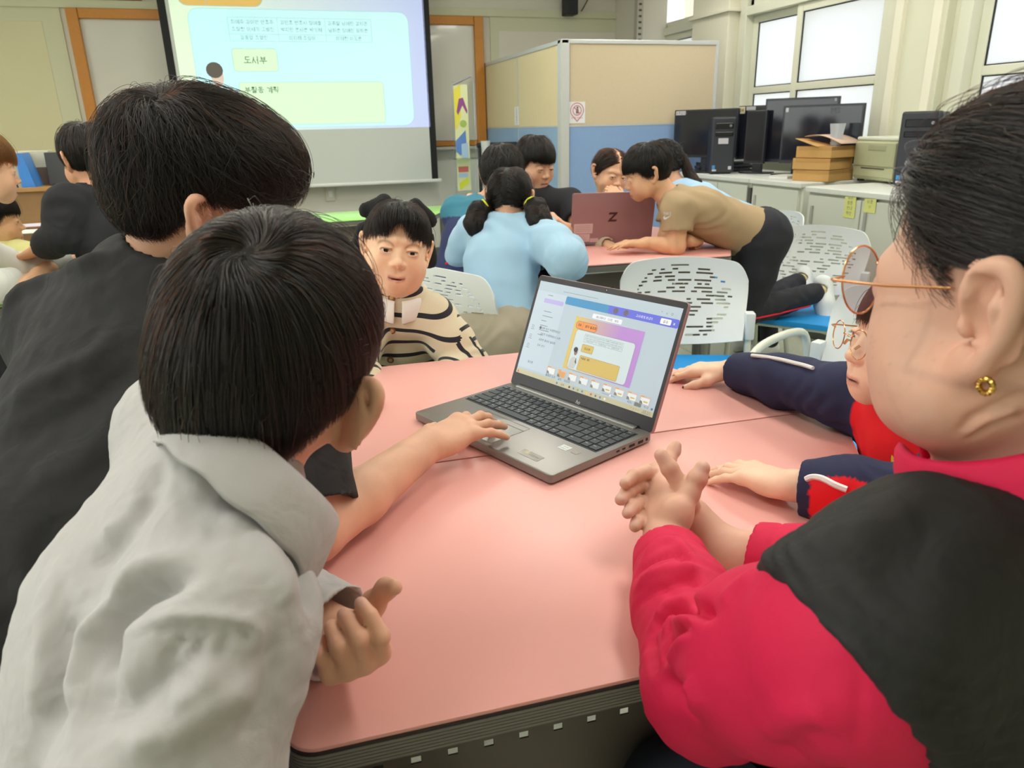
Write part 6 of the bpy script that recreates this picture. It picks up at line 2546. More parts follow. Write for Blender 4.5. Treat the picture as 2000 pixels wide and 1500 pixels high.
# collar: a stand and a folded leaf around the neck
def collar(nkc, ax, r0, h0, fold, m, parent, open_dir=None, gap=.7, tip=.03, name='collar', th=.0035, lean=0.0, n=64, elx=1.0):
    """nkc centre, ax the neck axis, fold = how far the leaf comes down"""
    ax = nrm(ax)
    od = nrm(open_dir - ax * (open_dir @ ax))
    sd = np.cross(ax, od)
    prof = [(0.0, .0), (.004, h0 * .5), (.003, h0), (.010, h0 + .003), (.018, h0 - fold * .4), (.024, h0 - fold)]
    bm = bmesh.new()
    rows = []
    for i in range(n + 1):
        a = gap / 2 + (2 * math.pi - gap) * i / n
        e = abs(i / n - .5) * 2
        ex = tip * max(0, (e - .72) / .28) ** 1.5
        row = []
        for j, (dr, dz) in enumerate(prof):
            rr = r0 + dr + (.006 * e if j > 3 else 0)
            dzz = dz - (ex * (j - 3) / 2 if j > 3 else 0) + .0015 * math.sin(i * .9) * (j > 3)
            aa = a
            if j > 3:
                aa = a + (-1 if i < n / 2 else 1) * ex * 3.0 * (j - 3) / 2
            p = nkc + od * math.cos(aa) * rr * elx + sd * math.sin(aa) * rr + ax * dzz
            row.append(bm.verts.new(tuple(p - A_(parent.location))))
        rows.append(row)
    for i in range(n):
        for j in range(len(prof) - 1):
            bm.faces.new((rows[i][j], rows[i + 1][j], rows[i + 1][j + 1], rows[i][j + 1]))
    bmesh.ops.recalc_face_normals(bm, faces=bm.faces)
    me = bpy.data.meshes.new(name)
    bm.to_mesh(me)
    bm.free()
    me.polygons.foreach_set('use_smooth', np.ones(len(me.polygons), bool))
    o = link(name, me, m, parent)
    md = o.modifiers.new('t', 'SOLIDIFY')
    md.thickness = th
    md.offset = 0
    sb = o.modifiers.new('s', 'SUBSURF')
    sb.levels = 1
    sb.render_levels = 1
    return o


colA = collar(P(505, 950, .588), nrm(axA + M[0] * .48), .058, .020, .046, M_GREYSHIRT, pA, open_dir=A_((.9, .1, -.35)), gap=.9, tip=.035)
# hair
def kA(L):
    x, y, z = L.T
    bk = np.interp(np.abs(x - .0), [0, .028, .055, .075, .09], [-.086, -.076, -.044, -.018, -.012])
    return z > np.interp(y, [-.030, -.012, .02, .05], [0, 1, 1, 1]) * np.where(y > .02, .03, -.012) + np.where(y < -.012, np.interp(y, [-.030, -.012], [1, 0]) * bk, 0)


shl = hair_shell(hA, .014, [((0, -.055, -.030), (.070, .050, .062), .04), ((0, .03, .03), (.080, .068, .07), .04)])
cpA = cap(hA, shl, .005, lambda L: kA(L - A_((0, 0, .016))), M_CAP, pA)
strands(cpA, hA, shl, mirror_scalp(.05, -.075, -.03), kA, whorl_flow((-.008, -.068, .108), 1.2), 22000, M_HAIRS, 3, .0065, 36, .00024, (-.009, .001), .55, .10, fly=.004, jit=.08, crown=((-.008, -.068, .108), 1500))

# ============================================================ boy in the black tee with glasses
hB = Head(P(405, 388, .96), tilt(basis((.93, .16, -.14)), .22), 1.0, kid=False, flare=40, earout=.008, earsc=1.1)
JB = dict(fwd=nrm((.57, .80, -.2)))
JB['neck'] = P(285, 562, .96)
nB = JB['neck']
rB = nrm((.82, -.57, 0))
JB['SR'] = nB + rB * .165 + A_((.02, .02, -.045))
JB['SL'] = nB - rB * .160 + A_((0, 0, -.075))
JB['hip'] = A_((-.40, .80, .62))
JB['chest'] = nB * .68 + JB['hip'] * .32 + A_((.03, .04, 0))
eB, wB = PZ(612, 1040, .765), PZ(838, 868, .768)
eBl, wBl = A_((-.22, 1.20, .80)), A_((.0, 1.30, .76))
FB = Fld()
torso(FB, JB, .95, -.01)
hB.add(FB, nB, .052)
limb(FB, JB['SR'], eB, wB, (.046, .043, .036, .0365, .0265))
limb(FB, JB['SL'], eBl, wBl, (.046, .043, .036, .036, .0265))
nlB = []
tB = PZ(930, 822, .775)
hand(FB, wB, tB - wB + A_((0, 0, -.0)), A_((-.10, -.25, 1)), 1, .90, {'i': (20, 78, 45), 'm': (8, 22, 14), 'r': (10, 14, 8), 'p': (8, 16, 8)}, {'i': 20, 'm': 8, 'r': -6, 'p': -24}, (52, -22, 10, 20), nails=nlB, rs=.98)
hand(FB, wBl, (.8, .3, 0), (0, 0, 1), -1, .90)
for sx in (-1, 1):
    hp = JB['hip'] + rB * .085 * sx
    kn_ = hp + A_((.26, .32, -.10))
    kn_[2] = .54
    limb(FB, hp, kn_, A_((kn_[0] - .02, kn_[1] + .02, .08)), (.08, .07, .055, .05, .036))
    FB.cone((kn_[0] - .02, kn_[1], .05), (kn_[0] + .08, kn_[1] + .11, .03), .04, .03)
pB = person('boy in a black t-shirt and glasses reaching his right hand to the laptop', FB, (-.40, .80, 0), SKIN_K, hB, .006,
            fine=[(A_((wB[0] - .06, wB[1] - .06, .72)), A_((wB[0] + .19, wB[1] + .16, .85)), .0022), (hB.c - A_((.06, .13, .10)), hB.c + A_((.10, .03, .05)), .003)], nails=nlB)
SB = Fld()
torso(SB, JB, .98, .012, .055, .058)
ub = nrm(eB - JB['SR'])
lB = np.linalg.norm(eB - JB['SR'])
SB.chain([JB['SR'], JB['SR'] + ub * lB * .5, JB['SR'] + ub * lB * .90], [.064, .063, .062], .03, c1=True)
SB.cone(JB['SR'] + ub * lB * .80, JB['SR'] + ub * lB * 1.0, .047, .050, .004, -1)
ubl = nrm(eBl - JB['SL'])
SB.chain([JB['SL'], JB['SL'] + ubl * .2], [.062, .058], .03, c1=True)
SB.cone(JB['hip'], JB['hip'] + A_((0, 0, -.14)), .165, .17, .06, 1, JB['fwd'], .75, c1=True)
SB.cone(nB + A_((.02, .0, -.01)), hB.w(0, -.02, -.04), .060, .066, .010, -1)


crB = Creases(SB, .008)
for pts, amp, w in (([(185, 455), (128, 484), (110, 513), (100, 545), (92, 580)], .012, .014), ([(215, 500), (169, 517), (103, 548), (48, 570), (15, 620)], .008, .013), ([(150, 500), (135, 520), (120, 545)], -.012, .012),
        ([(250, 640), (180, 700), (90, 740), (20, 790)], .005, .016), ([(260, 720), (180, 790), (80, 840), (10, 880)], -.005, .018), ([(240, 830), (150, 900), (60, 950)], .005, .02)):
    crB.add(pts, amp * 1.5, w)


def dispB(V):
    d = .003 * sines(V, 7, 31) + .001 * sines(V, 24, 32)
    w = np.exp(-((np.linalg.norm(V - (JB['SL'] * .6 + nB * .4 + A_((0, -.05, -.02))), axis=1) / .10) ** 2))
    d = d + crB(V)
    w2 = np.exp(-((np.linalg.norm(V - (nB * .5 + JB['hip'] * .5 + A_((.06, -.10, 0))), axis=1) / .17) ** 2))
    d = d + .0045 * w2 * folds(V, nrm((.5, -.2, .8)), 10, 9)
    return d


cloth('t_shirt', SB, .005, M_BLACKTEE, pB, dispB)
TR = Fld()
for sx in (-1, 1):
    hp = JB['hip'] + rB * .085 * sx
    kn_ = hp + A_((.26, .32, -.10))
    kn_[2] = .54
    limb(TR, hp, kn_, A_((kn_[0] - .02, kn_[1] + .02, .10)), (.095, .082, .066, .062, .055))
cloth('trousers', TR, .01, M_TROUS, pB)
TRa = Fld()
for q in ((-.20, .44), (-.27, .62)):
    kx = A_((q[0] + .26, q[1] + .06, .50))
    limb(TRa, A_((q[0] - .02, q[1], .55)), kx, A_((q[0] + .22, q[1] + .05, .10)), (.085, .075, .06, .055, .045))
cloth('trousers', TRa, .01, mat('olive_trousers', '6d6c66', .85), pA)
# hair: layered, tousled crown, short at the nape
shB = hair_shell(hB, .018, [((0, .045, .055), (.076, .072, .055), .05), ((0, -.03, .070), (.070, .085, .056), .04)])
kB = bowl_keep(.012, .016, -.052, yf=.05, yb=-.06)
cpB = cap(hB, shB, .006, bowl_keep(.03, .024, -.046, yf=.05, yb=-.06), M_CAP, pB, .013)
strands(cpB, hB, shB, mirror_scalp(.05, -.075, -.012), kB, whorl_flow((.01, -.055, .105), 1.0), 21000, M_HAIR, 5, .0065, 34, .00025, (-.012, .004), .65, .18, fly=.05, jit=.22, wave=.25, crown=((.01, -.055, .105), 1000))
# glasses of the boy: only the temple shows beside his ear
def specs(H, parent, m, lens_m, r=.0215, gap=.034, y=.104, z=-.004, rim=.0011, oval=1.0, name='glasses', tw=.0764):
    sc = H.sc
    g = MB()
    L = A_(parent.location)
    lens = MB()
    for x in (-1, 1):
        c = A_((x * gap, y, z))
        ring = []
        for i in range(36):
            a = 2 * math.pi * i / 36
            ring.append(H.w(c[0] + r * math.cos(a), c[1] - .004 * abs(c[0] + r * math.cos(a)) / .05, c[2] + r * oval * math.sin(a)) - L)
        g.tube(ring, rim * sc, 8, closed=True)
        cc = H.w(*(c + A_((0, .001, 0)))) - L
        lens.poly([cc] + ring, [(0, 1 + i, 1 + (i + 1) % 36) for i in range(36)])
        e0 = (x * (gap + r * .97), y - .006, z + r * .30)
        g.tube([H.w(*q) - L for q in (e0, (x * (tw - .003), y - .008, z + r * .33), (x * tw, y - .014, z + r * .33), (x * (tw + .001), .05, z + .006), (x * (tw + .0005), .004, z + .006))], [rim * sc, rim * 1.6 * sc] + [rim * 1.35 * sc] * 3, 8)
        g.cyl(H.w(x * (gap - r * .62), y - .012, z - .004) - L, H.w(x * (gap - r * .72), y - .006, z - .011) - L, .0022 * sc, n=8)
    g.tube([H.w(*q) - L for q in ((-gap + r * .93, y, z + r * .3), (-.005, y + .004, z + r * .42), (.005, y + .004, z + r * .42), (gap - r * .93, y, z + r * .3))], rim * 1.1 * sc, 8)
    o = g.build(name, m, parent, smooth=True)
    lo = lens.build('lens', lens_m, o, smooth=True)
    return o


specs(hB, pB, mat('clear_frame', 'd8d2c6', .2, .6), M_LENS, tw=.086)

# ============================================================ woman in the red shirt and black vest
RC = tilt(basis((-.19, .97, -.13)), -.076)
hC = Head(P(2004, 548, .498), RC, 1.0, kid=False, eyeopen=.8, lids=False, flare=6, earout=.007, earsc=1.10)
JC = dict(fwd=nrm((-.45, .86, -.15)), wide=1.05)
JC['neck'] = P(2025, 915, .54)
JC['SL'] = P(1680, 1250, .475)
lC = nrm(JC['SL'] - JC['neck'])
JC['SR'] = JC['neck'] - lC * .18 + A_((0, 0, -.05))
JC['hip'] = JC['neck'] + A_((.10, -.18, -.53))
JC['chest'] = JC['neck'] * .68 + JC['hip'] * .32 + A_((-.03, .05, 0))
eC, wC = P(1385, 1345, .645), P(1300, 1062, .860)
eCr, wCr = P(1640, 1130, .82), P(1415, 1075, .895)
FC = Fld()
torso(FC, JC, 1.0, -.01)
hC.add(FC, JC['neck'] + A_((0, 0, .01)), .056)
# fuller lower face and soft neck folds
for x in (-1, 1):
    FC.ell(hC.w(x * .045, .022, -.066), A_((.030, .038, .034)), RC, .03)
    FC.ell(hC.w(x * .046, .050, -.034), A_((.027, .026, .028)), RC, .02)
FC.ell(hC.w(0, .035, -.098), A_((.040, .036, .026)), RC, .03)
FC.ell(P(1810, 750, .535), A_((.031, .031, .032)), None, .03)
FC.ell(P(1842, 775, .505), A_((.025, .025, .024)), None, .03)
FC.ell(P(1772, 785, .550), A_((.015, .015, .015)), None, .02)
limb(FC, JC['SL'], eC, wC, (.052, .048, .040, .040, .0275))
limb(FC, JC['SR'], eCr, wCr, (.052, .048, .040, .040, .0275))
nC = []
# left hand: palm block from the wrist to the knuckles, thumb standing up
hp = lambda x, y, d: P(x, y, d + .025)
kL = [hp(1296, 935, .905), hp(1283, 950, .893), hp(1277, 978, .880), hp(1276, 1005, .868)]
for q in kL:
    FC.cone(wC, q, .0190, .0118, .010)
FC.cone(hp(1318, 1005, .845), kL[0], .018, .011, .010)
FC.ell(hp(1322, 1003, .842), (.019, .018, .022), None, .012)
toCam = lambda p: nrm(CAM - p)
# left thumb, nail toward the camera
finger(FC, [hp(1322, 1010, .838), hp(1346, 965, .850), hp(1362, 935, .852), hp(1372, 914, .852)], [.0150, .0120, .0112, .0092], .004, nC, toCam(kL[0]))
# left fingers go up between and behind the right ones; the index tip shows above
finger(FC, [kL[0], hp(1306, 900, .925), hp(1316, 880, .935), hp(1320, 871, .935)], [.0098, .0092, .0086, .0074], .003, nC, toCam(kL[0]) + A_((.6, 0, 0)))
for q, e in ((kL[1], (1330, 938, .93)), (kL[2], (1332, 965, .92)), (kL[3], (1330, 990, .905))):
    finger(FC, [q, (q + hp(*e)) * .5 + A_((-.01, .02, .012)), hp(*e), hp(e[0] + 12, e[1] + 20, e[2])], [.0098, .0092, .0085, .0072], .003)
# right hand behind, its thumb crossing up to the left, four fingers reaching round
kR = [hp(1290, 930, .915), hp(1272, 952, .905), hp(1270, 982, .893), hp(1272, 1010, .880)]
pR = hp(1350, 1010, .885)
FC.cone(wCr, pR, .025, .024, .012)
for q in kR:
    FC.cone(pR, q, .018, .0098, .009)
finger(FC, [hp(1345, 985, .868), hp(1330, 950, .862), hp(1308, 915, .862), hp(1291, 889, .864)], [.0140, .0112, .0102, .0084], .003, nC, toCam(kL[0]))
for q, m1, m2, e in ((kR[0], (1262, 922, .895), (1238, 930, .872), (1221, 944, .855)), (kR[1], (1244, 950, .885), (1225, 962, .865), (1212, 976, .850)), (kR[2], (1252, 982, .875), (1236, 990, .856), (1226, 1002, .844)), (kR[3], (1256, 1012, .865), (1246, 1020, .852), (1240, 1028, .842))):
    finger(FC, [q, hp(*m1), hp(*m2), hp(*e)], [.0092, .0090, .0083, .0072], .0018, nC, toCam(q) + A_((-.5, .3, .3)))
for sx in (-1, 1):
    hp_ = JC['hip'] - lC * .09 * sx
    kn_ = hp_ + nrm((-.45, .86, 0)) * .40
    kn_[2] = .53
    limb(FC, hp_, kn_, A_((kn_[0], kn_[1], .08)), (.09, .08, .06, .052, .038))
    FC.cone((kn_[0], kn_[1] - .02, .05), (kn_[0] - .07, kn_[1] + .13, .03), .042, .032)


crN = Creases(FC)
for pts, amp, w in (([(1868, 842), (1900, 812), (1950, 787), (1995, 768)], -.0045, .0035), ([(1880, 848), (1920, 820), (1990, 793)], .003, .005), ([(1888, 852), (1935, 828), (1995, 812)], -.0045, .0035),
                    ([(1745, 755), (1752, 795), (1766, 832)], -.0018, .0025), ([(1800, 790), (1815, 815), (1822, 840)], -.0012, .003), ([(1735, 700), (1742, 740), (1745, 775)], .0015, .006)):
    crN.add(pts, amp, w)


def extraC(V, col):
    # freckles and darker age tone on the cheek, folds kept to geometry
    L = hC.loc(V)
    r = np.random.default_rng(4)
    for _ in range(26):
        p = A_((-.06, r.uniform(.0, .07), r.uniform(-.07, .0)))
        w = np.exp(-(((L[:, 1] - p[1]) / .0011) ** 2 + ((L[:, 2] - p[2]) / .0011) ** 2)) * (L[:, 0] < -.02)
        col = col * (1 - .14 * w[:, None])
    for p in ((-.078, -.028, .019), (-.078, -.014, -.012)):
        w = np.linalg.norm(L - A_(p), axis=1) < .0022
        col[w] = col[w] * .25
    return col


hb0 = P(1300, 960, .88)
pC = person('woman in a red shirt and black vest with gold-rimmed glasses, hands clasped on the table', FC, JC['hip'] * A_((1, 1, 0)), SKIN_W, hC, .006,
            fine=[(hb0 - A_((.10, .14, .13)), hb0 + A_((.15, .12, .11)), .0018), (hC.c - .135, hC.c + .125, .0024), (hC.w(-.078, -.02, -.008) - .048, hC.w(-.078, -.02, -.008) + .048, .0015)], nails=nC, extra=extraC, disp=crN)
SCf = Fld()
torso(SCf, JC, 1.0, .010, .05, .055)
d1C = nrm(wC - eC)
SCf.chain([JC['SL'], JC['SL'] * .5 + eC * .5 + A_((0, -.006, .012)), eC], [.062, .065, .055], .03)
SCf.chain([eC, eC * .5 + wC * .5, wC - d1C * .022], [.056, .051, .0415], .02, c1=True)
SCf.cone(wC - d1C * .040, wC, .034, .037, .003, -1)
d2C = nrm(wCr - eCr)
SCf.chain([JC['SR'], eCr, wCr - d2C * .035], [.064, .056, .0425], .03, c1=True)
SCf.cone(wCr - d2C * .052, wCr, .035, .038, .003, -1)
SCf.cone(JC['neck'] + A_((-.02, .02, 0)), hC.w(0, -.01, -.06), .062, .075, .012, -1)
auC = nrm(eC - JC['SL'])


crC = Creases(SCf)
for pts, amp, w in (
        ([(1276, 1231), (1297, 1210), (1332, 1192), (1367, 1192), (1393, 1199)], -.013, .0065), ([(1273, 1240), (1269, 1275), (1280, 1309)], -.008, .007),
        ([(1283, 1215), (1305, 1190), (1335, 1175), (1370, 1174)], .006, .008), ([(1293, 1249), (1323, 1218), (1345, 1214), (1375, 1219)], .007, .007),
        ([(1293, 1292), (1306, 1262), (1336, 1231), (1367, 1222)], -.008, .006), ([(1310, 1295), (1323, 1262), (1350, 1238)], .005, .006),
        ([(1250, 1054), (1289, 1032), (1323, 1036), (1341, 1054)], -.003, .0028), ([(1258, 1093), (1293, 1060), (1323, 1060), (1345, 1084)], .005, .007),
        ([(1241, 1127), (1280, 1093), (1323, 1084), (1345, 1097)], -.007, .006), ([(1245, 1150), (1290, 1120), (1340, 1112), (1362, 1122)], .006, .007),
        ([(1254, 1179), (1297, 1149), (1345, 1136), (1367, 1145)], -.007, .006), ([(1293, 1327), (1332, 1361), (1354, 1387)], -.008, .010),
        ([(1345, 1327), (1360, 1361), (1358, 1392)], .006, .010), ([(1518, 1452), (1566, 1409), (1627, 1392)], .006, .014), ([(1520, 1475), (1580, 1430), (1630, 1415)], -.006, .010),
        ([(1588, 985), (1609, 1058), (1648, 1162), (1670, 1257), (1679, 1348), (1672, 1448)], -.0034, .0035), ([(1410, 1185), (1440, 1150), (1475, 1120)], .004, .010)):
    crC.add(pts, amp * 1.2, w)


def dispC(V):
    d = .0012 * sines(V, 8, 41)
    t = (V - eC) @ d1C
    fa = np.exp(-(((t - .07) / .10) ** 2)) * (np.linalg.norm(V - (eC + d1C * np.clip(t, 0, .3)[:, None]), axis=1) < .10)
    d = d + crC(V) + .0012 * fa * folds(V, nrm(d1C + A_((.55, .0, .35))), 26, 13)
    el = np.exp(-((np.linalg.norm(V - (eC + A_((-.01, .02, .045))), axis=1) / .055) ** 2))
    d = d + .002 * el * folds(V, nrm(d1C - auC), 24, 17)
    el2 = np.exp(-((np.linalg.norm(V - (eC + A_((.06, -.03, -.03))), axis=1) / .08) ** 2))
    d = d + .0025 * el2 * folds(V, nrm((.6, .3, -.6)), 14, 19)
    # cuff seams
    for w_, dd, e_ in ((wC, d1C, .055), (wCr, d2C, .062)):
        tt = (V - w_) @ dd + e_
        near = np.linalg.norm(V - w_, axis=1) < .085
        d = d - near * .0016 * np.exp(-(tt / .0022) ** 2)
    return d


shC = cloth('shirt', SCf, .004, M_RED, pC, dispC, fine=[(eC - .11, eC + .12, .003)])
VC = Fld()
torso(VC, JC, 1.02, .018, .05, .057)
VC.cone(JC['hip'], JC['hip'] + A_((0, 0, -.12)), .19, .195, .06, 1, JC['fwd'], .78, c1=True)
o_ = JC['SL'] + lC * .022
VC.half(o_, nrm(lC * .9 + auC * .35), o_ - .28, o_ + .28, .006)
o2_ = JC['SR'] + lC * .022
VC.half(o2_, nrm(-lC), o2_ - .25, o2_ + .25, .006)
VC.cone(JC['neck'] + A_((-.02, .03, -.03)), hC.w(0, .0, -.07), .075, .10, .012, -1)


def dispV(V):
    t = (V - o_) @ nrm(lC * .9 + auC * .35)
    gather = np.exp(-((t + .02) / .03) ** 2)
    return .002 * sines(V, 7, 51) + .0016 * gather * np.sin((V @ nrm((.2, -.3, 1))) * 420 + 3 * sines(V, 12, 53)) + .003 * folds(V, nrm((.3, .2, .9)), 8, 55) * np.exp(-((t + .06) / .08) ** 2)


cloth('vest', VC, .0045, M_VEST, pC, dispV)
collar(JC['neck'] * .82 + hC.w(0, -.02, -.09) * .18 + M[0] * .004 + A_((0, 0, .016)), nrm(nrm(hC.w(0, -.02, -.06) - JC['neck']) - M[0] * .25 + M[2] * .42), .084, .034, .062, M_RED, pC, open_dir=A_((-.5, .85, -.3)), gap=.7, tip=.02)
TC = Fld()
for sx in (-1, 1):
    hp_ = JC['hip'] - lC * .09 * sx
    kn_ = hp_ + nrm((-.45, .86, 0)) * .40
    kn_[2] = .53
    limb(TC, hp_, kn_, A_((kn_[0], kn_[1], .1)), (.11, .098, .076, .068, .06))
cloth('trousers', TC, .01, M_DENIM, pC)
# hair combed back behind the ears
def keepC(L):
    x, y, z = L.T
    front = .060 - 1.15 * np.clip(np.abs(x) - .030, 0, .05) - .45 * np.clip(.07 - y, 0, .06) * (y > 0)
    # front hairline rises to the forehead, drops to the temple and passes above the ear
    line = np.interp(y, [-.12, -.06, -.028, -.018, .0, .018, .030, .046, .060, .075, .1], [-.085, -.075, -.040, .024, .020, -.004, .022, .052, .072, .085, .10])
    return z > line


shCn = hair_shell(hC, .009, [((0, -.085, .015), (.058, .058, .062), .04), ((0, .0, .075), (.064, .070, .046), .03)])
cpC = cap(hC, shCn, .0045, lambda L: keepC(L - A_((0, 0, .006))), M_CAP, pC, .008)


def flowC(L, N):
    d = A_((0, -.115, .0)) - L
    d[:, 2] = d[:, 2] * .7 - .02
    d[:, 1] -= .05
    return d / (np.linalg.norm(d, axis=1)[:, None] + 1e-6)


def scalpC(L):
    return keepC(L - A_((0, 0, .001)))


earC_ = lambda L: ~((np.abs(L[:, 0]) > .064) & (L[:, 1] < .004) & (L[:, 1] > -.034) & (L[:, 2] < .022) & (L[:, 2] > -.06))
strands(cpC, hC, shCn, scalpC, lambda L: (L[:, 1] > -.145) & earC_(L), flowC, 22000, M_HAIR, 9, .006, 34, .0002, (-.007, .0012), .35, .06, fly=.03, jit=.10, tipext=(0, .001))
# short wisps along the temple
rgw = np.random.default_rng(12)
_w = np.stack([-.0735 * np.sqrt(np.clip(1 - ((rgw.uniform(.01, .07, 900) + .014) / .094) ** 2, .05, 1)), rgw.uniform(.010, .070, 900), rgw.uniform(-.012, .07, 900)], 1)
_ln = np.interp(_w[:, 1], [0, .018, .030, .046, .060, .075], [.020, -.004, .022, .052, .072, .085])
_w = _w[(np.abs(_w[:, 2] - _ln) < .012)]
_d = _w - A_((0, -.014, .026))
_w = A_((0, -.014, .026)) + _d / np.sqrt(((_d / A_((.0735, .094, .087))) ** 2).sum(1))[:, None] * 1.004
strands(cpC, hC, shCn, None, lambda L: earC_(L), lambda L, N: np.tile(A_((0, -.9, -.25)), (len(L), 1)), 0, M_HAIR, 10, .0045, 11, .00016, (-.009, -.002), .2, .25, fly=.0, jit=.45, roots=_w, tipext=(0, .001))
specs(hC, pC, M_GOLD, mat('tinted_lens', '9a7486', .03, alpha=.42), r=.0250, gap=.034, y=.103, z=.004, rim=.0008, oval=1.05, tw=.077)
hC.make_eyes(pC, gaze=A_((.4, 1.1, .85)))
# earring: a small textured gold hoop, and the ring on the clasped hand
eo = hC.w(-.0850, -.022, -.0470) - A_(pC.location)
er = MB()
rgn = []
bk, upv = RC[:, 1], RC[:, 2]
for i in range(28):
    a = 2 * math.pi * i / 28
    rgn.append(eo + bk * math.cos(a) * .0042 + upv * (math.sin(a) * .0046 - .002))
er.tube(rgn, [.0017 + .0005 * (i % 2) for i in range(28)], 8, closed=True)
er.build('earring', mat('earring_gold', 'd8b060', .25, 1.0), pC, smooth=True)
rr = MB()
rc, rd = hp(1262, 983, .882), nrm(hp(1252, 982, .875) - kR[2])
rx, ry, _ = frame_from(rd)
rr.tube([rc + (rx * math.cos(2 * math.pi * i / 24) + ry * math.sin(2 * math.pi * i / 24)) * .0120 - A_(pC.location) for i in range(24)], .0014, 8, closed=True)
rr.build('ring', mat('earring_gold'), pC, smooth=True)

# ------------------------------------------------------------------ the children around the tables
def figure(label, H, fwd, hip, s=.80, neck=None, SL=None, SR=None, arms=None, hands=None, legs=None, skin=SKIN_K, shirt=None, sleeve='long', inf=.010, h=.008, hv=.004, hh=.0035,
           showhands='', trousers=M_TROUS, disp=None, colf=None, tee_open=.008, shirt_h=None, hem=.10, cuffs=True, mouthbase=None, wide=1.0, foldamp=.004, shoes=True, sleeve_r=1.0, cornerf=None, cut=None, tr=1.0):
    fwd = nrm(fwd)
    hip = A_(hip, float)
    neck = H.w(0, -.035, -.135) if neck is None else A_(neck, float)
    up = nrm(neck - hip)
    right = nrm(np.cross(fwd, up))
    J = dict(fwd=nrm(fwd - up * (fwd @ up)), hip=hip, neck=neck, chest=neck * .68 + hip * .32, wide=wide)
    J['SR'] = neck + right * .145 * s - up * .035 if SR is None else A_(SR, float)
    J['SL'] = neck - right * .145 * s - up * .035 if SL is None else A_(SL, float)
    F = Fld()
    torso(F, J, s, -.008, .045)
    H.add(F, neck, .046)
    ar = {}
    rr = A_((.046, .043, .036, .0355, .0255)) * s * 1.08
    for q in 'LR':
        sh = J['S' + q]
        sg = 1 if q == 'R' else -1
        if arms and q in arms:
            e, w = [A_(v, float) for v in arms[q]]
        else:
            e = sh + right * .03 * sg - up * .23 * s * 1.2 + fwd * .04
            w = e + fwd * .17 - up * .03
        ar[q] = (sh, e, w)
        limb(F, sh, e, w, rr)
        hd, hb, hk = (hands or {}).get(q, (nrm(w - e), A_((0, 0, 1.0)), {}))
        hand(F, w, hd, hb, sg, .80 * s / .8, hk.get('curl'), hk.get('spread'), hk.get('thumb'))
    lg = legs
    if lg is None:
        lg = []
        for sg in (-1, 1):
            a = hip + right * .075 * sg
            k = a + nrm(A_((fwd[0], fwd[1], 0))) * .33
            k[2] = min(hip[2], .50)
            lg.append((a, k, A_((k[0], k[1], .075))))
    for a, k, f in lg:
        limb(F, a, k, f, (.070, .060, .046, .043, .030))
    fine = [(H.c - .125 * H.sc, H.c + .125 * H.sc, hv)]
    for q in showhands:
        w = ar[q][2]
        fine.append((w - .10, w + .11, hh))
    p = person(label, F, (hip[0], hip[1], 0), skin, H, h, fine)
    # clothes
    S = Fld()
    torso(S, J, s, inf, .045, .052)
    S.cone(hip, hip - up * hem, .15 * s + inf, .155 * s + inf, .05, 1, J['fwd'], .74, c1=True)
    for q in 'LR':
        sh, e, w = ar[q]
        d1, d2 = nrm(e - sh), nrm(w - e)
        if sleeve == 'long':
            S.chain([sh, sh * .5 + e * .5, e], [.054 * s + inf, .052 * s * sleeve_r + inf, .046 * s * sleeve_r + inf], .02)
            S.chain([e, e * .5 + w * .5, w - d2 * .012], [.046 * s * sleeve_r + inf, .043 * s * sleeve_r + inf, .034 * s + inf * .7], .016, c1=True)
            S.cone(w - d2 * .030, w + d2 * .01, .030 * s + .004, .031 * s + .004, .003, -1)
        else:
            l = np.linalg.norm(e - sh)
            S.chain([sh, sh + d1 * l * .6], [.056 * s + inf, .050 * s + inf * 1.3], .02, c1=True)
            S.cone(sh + d1 * l * .46, sh + d1 * l * .66, .042 * s + inf * .45, .043 * s + inf * .45, .004, -1)
    if cut is not None:
        S.half(hip + up * cut, -up, hip - .4, hip + .4, .006)
    S.cone(neck + up * .002, H.w(0, -.02, -.05), .050 * s / .8, .062 * s / .8, tee_open, -1)

    def dd(V):
        d = .0016 * sines(V, 9, 61) + foldamp * folds(V, nrm(up * .7 + right * .5), 9, 63) * (.5 + .5 * sines(V, 4, 65))
        for q in 'LR':
            sh, e, w = ar[q]
            k = np.exp(-((np.linalg.norm(V - e, axis=1) / .07) ** 2))
            d = d + foldamp * 1.1 * k * folds(V, nrm(w - sh), 22, 67)
        return d if disp is None else d + disp(V)
    kw = {}
    ctx = dict(J=J, ar=ar, up=up, right=right, fwd=fwd, S=S, neck=neck, hip=hip, p=p)
    so = cloth('shirt', S, shirt_h or h * .85, shirt, p, dd, (lambda V: colf(V, ctx)) if colf else None, corner=(lambda V, Q: cornerf(V, Q, ctx)) if cornerf else None)
    T = Fld()
    for a, k, f in lg:
        limb(T, a, k, f + nrm(f - k) * -.01, (.082 * tr, .074 * tr, .058, .056, .047))
    T.cone(hip + right * .045, hip - right * .045, .088 * s / .8 * tr, .088 * s / .8 * tr, .05)
    cloth('trousers', T, .010, trousers, p, lambda V: .002 * sines(V, 10, 70) + .003 * folds(V, nrm((.4, .3, .8)), 12, 71))
    if shoes:
        for a, k, f in lg:
            if f[2] < .2:
                Q = Fld()
                fd = nrm(A_((fwd[0], fwd[1], 0)))
                Q.cone(f * A_((1, 1, 0)) + A_((0, 0, .045)) - fd * .02, f * A_((1, 1, 0)) + fd * .11 + A_((0, 0, .035)), .040, .036, .02)
                cloth('shoe', Q, .008, mat('shoe_white', 'e4e4e2', .6), p)
    ctx['shirt'] = so
    return p, ctx


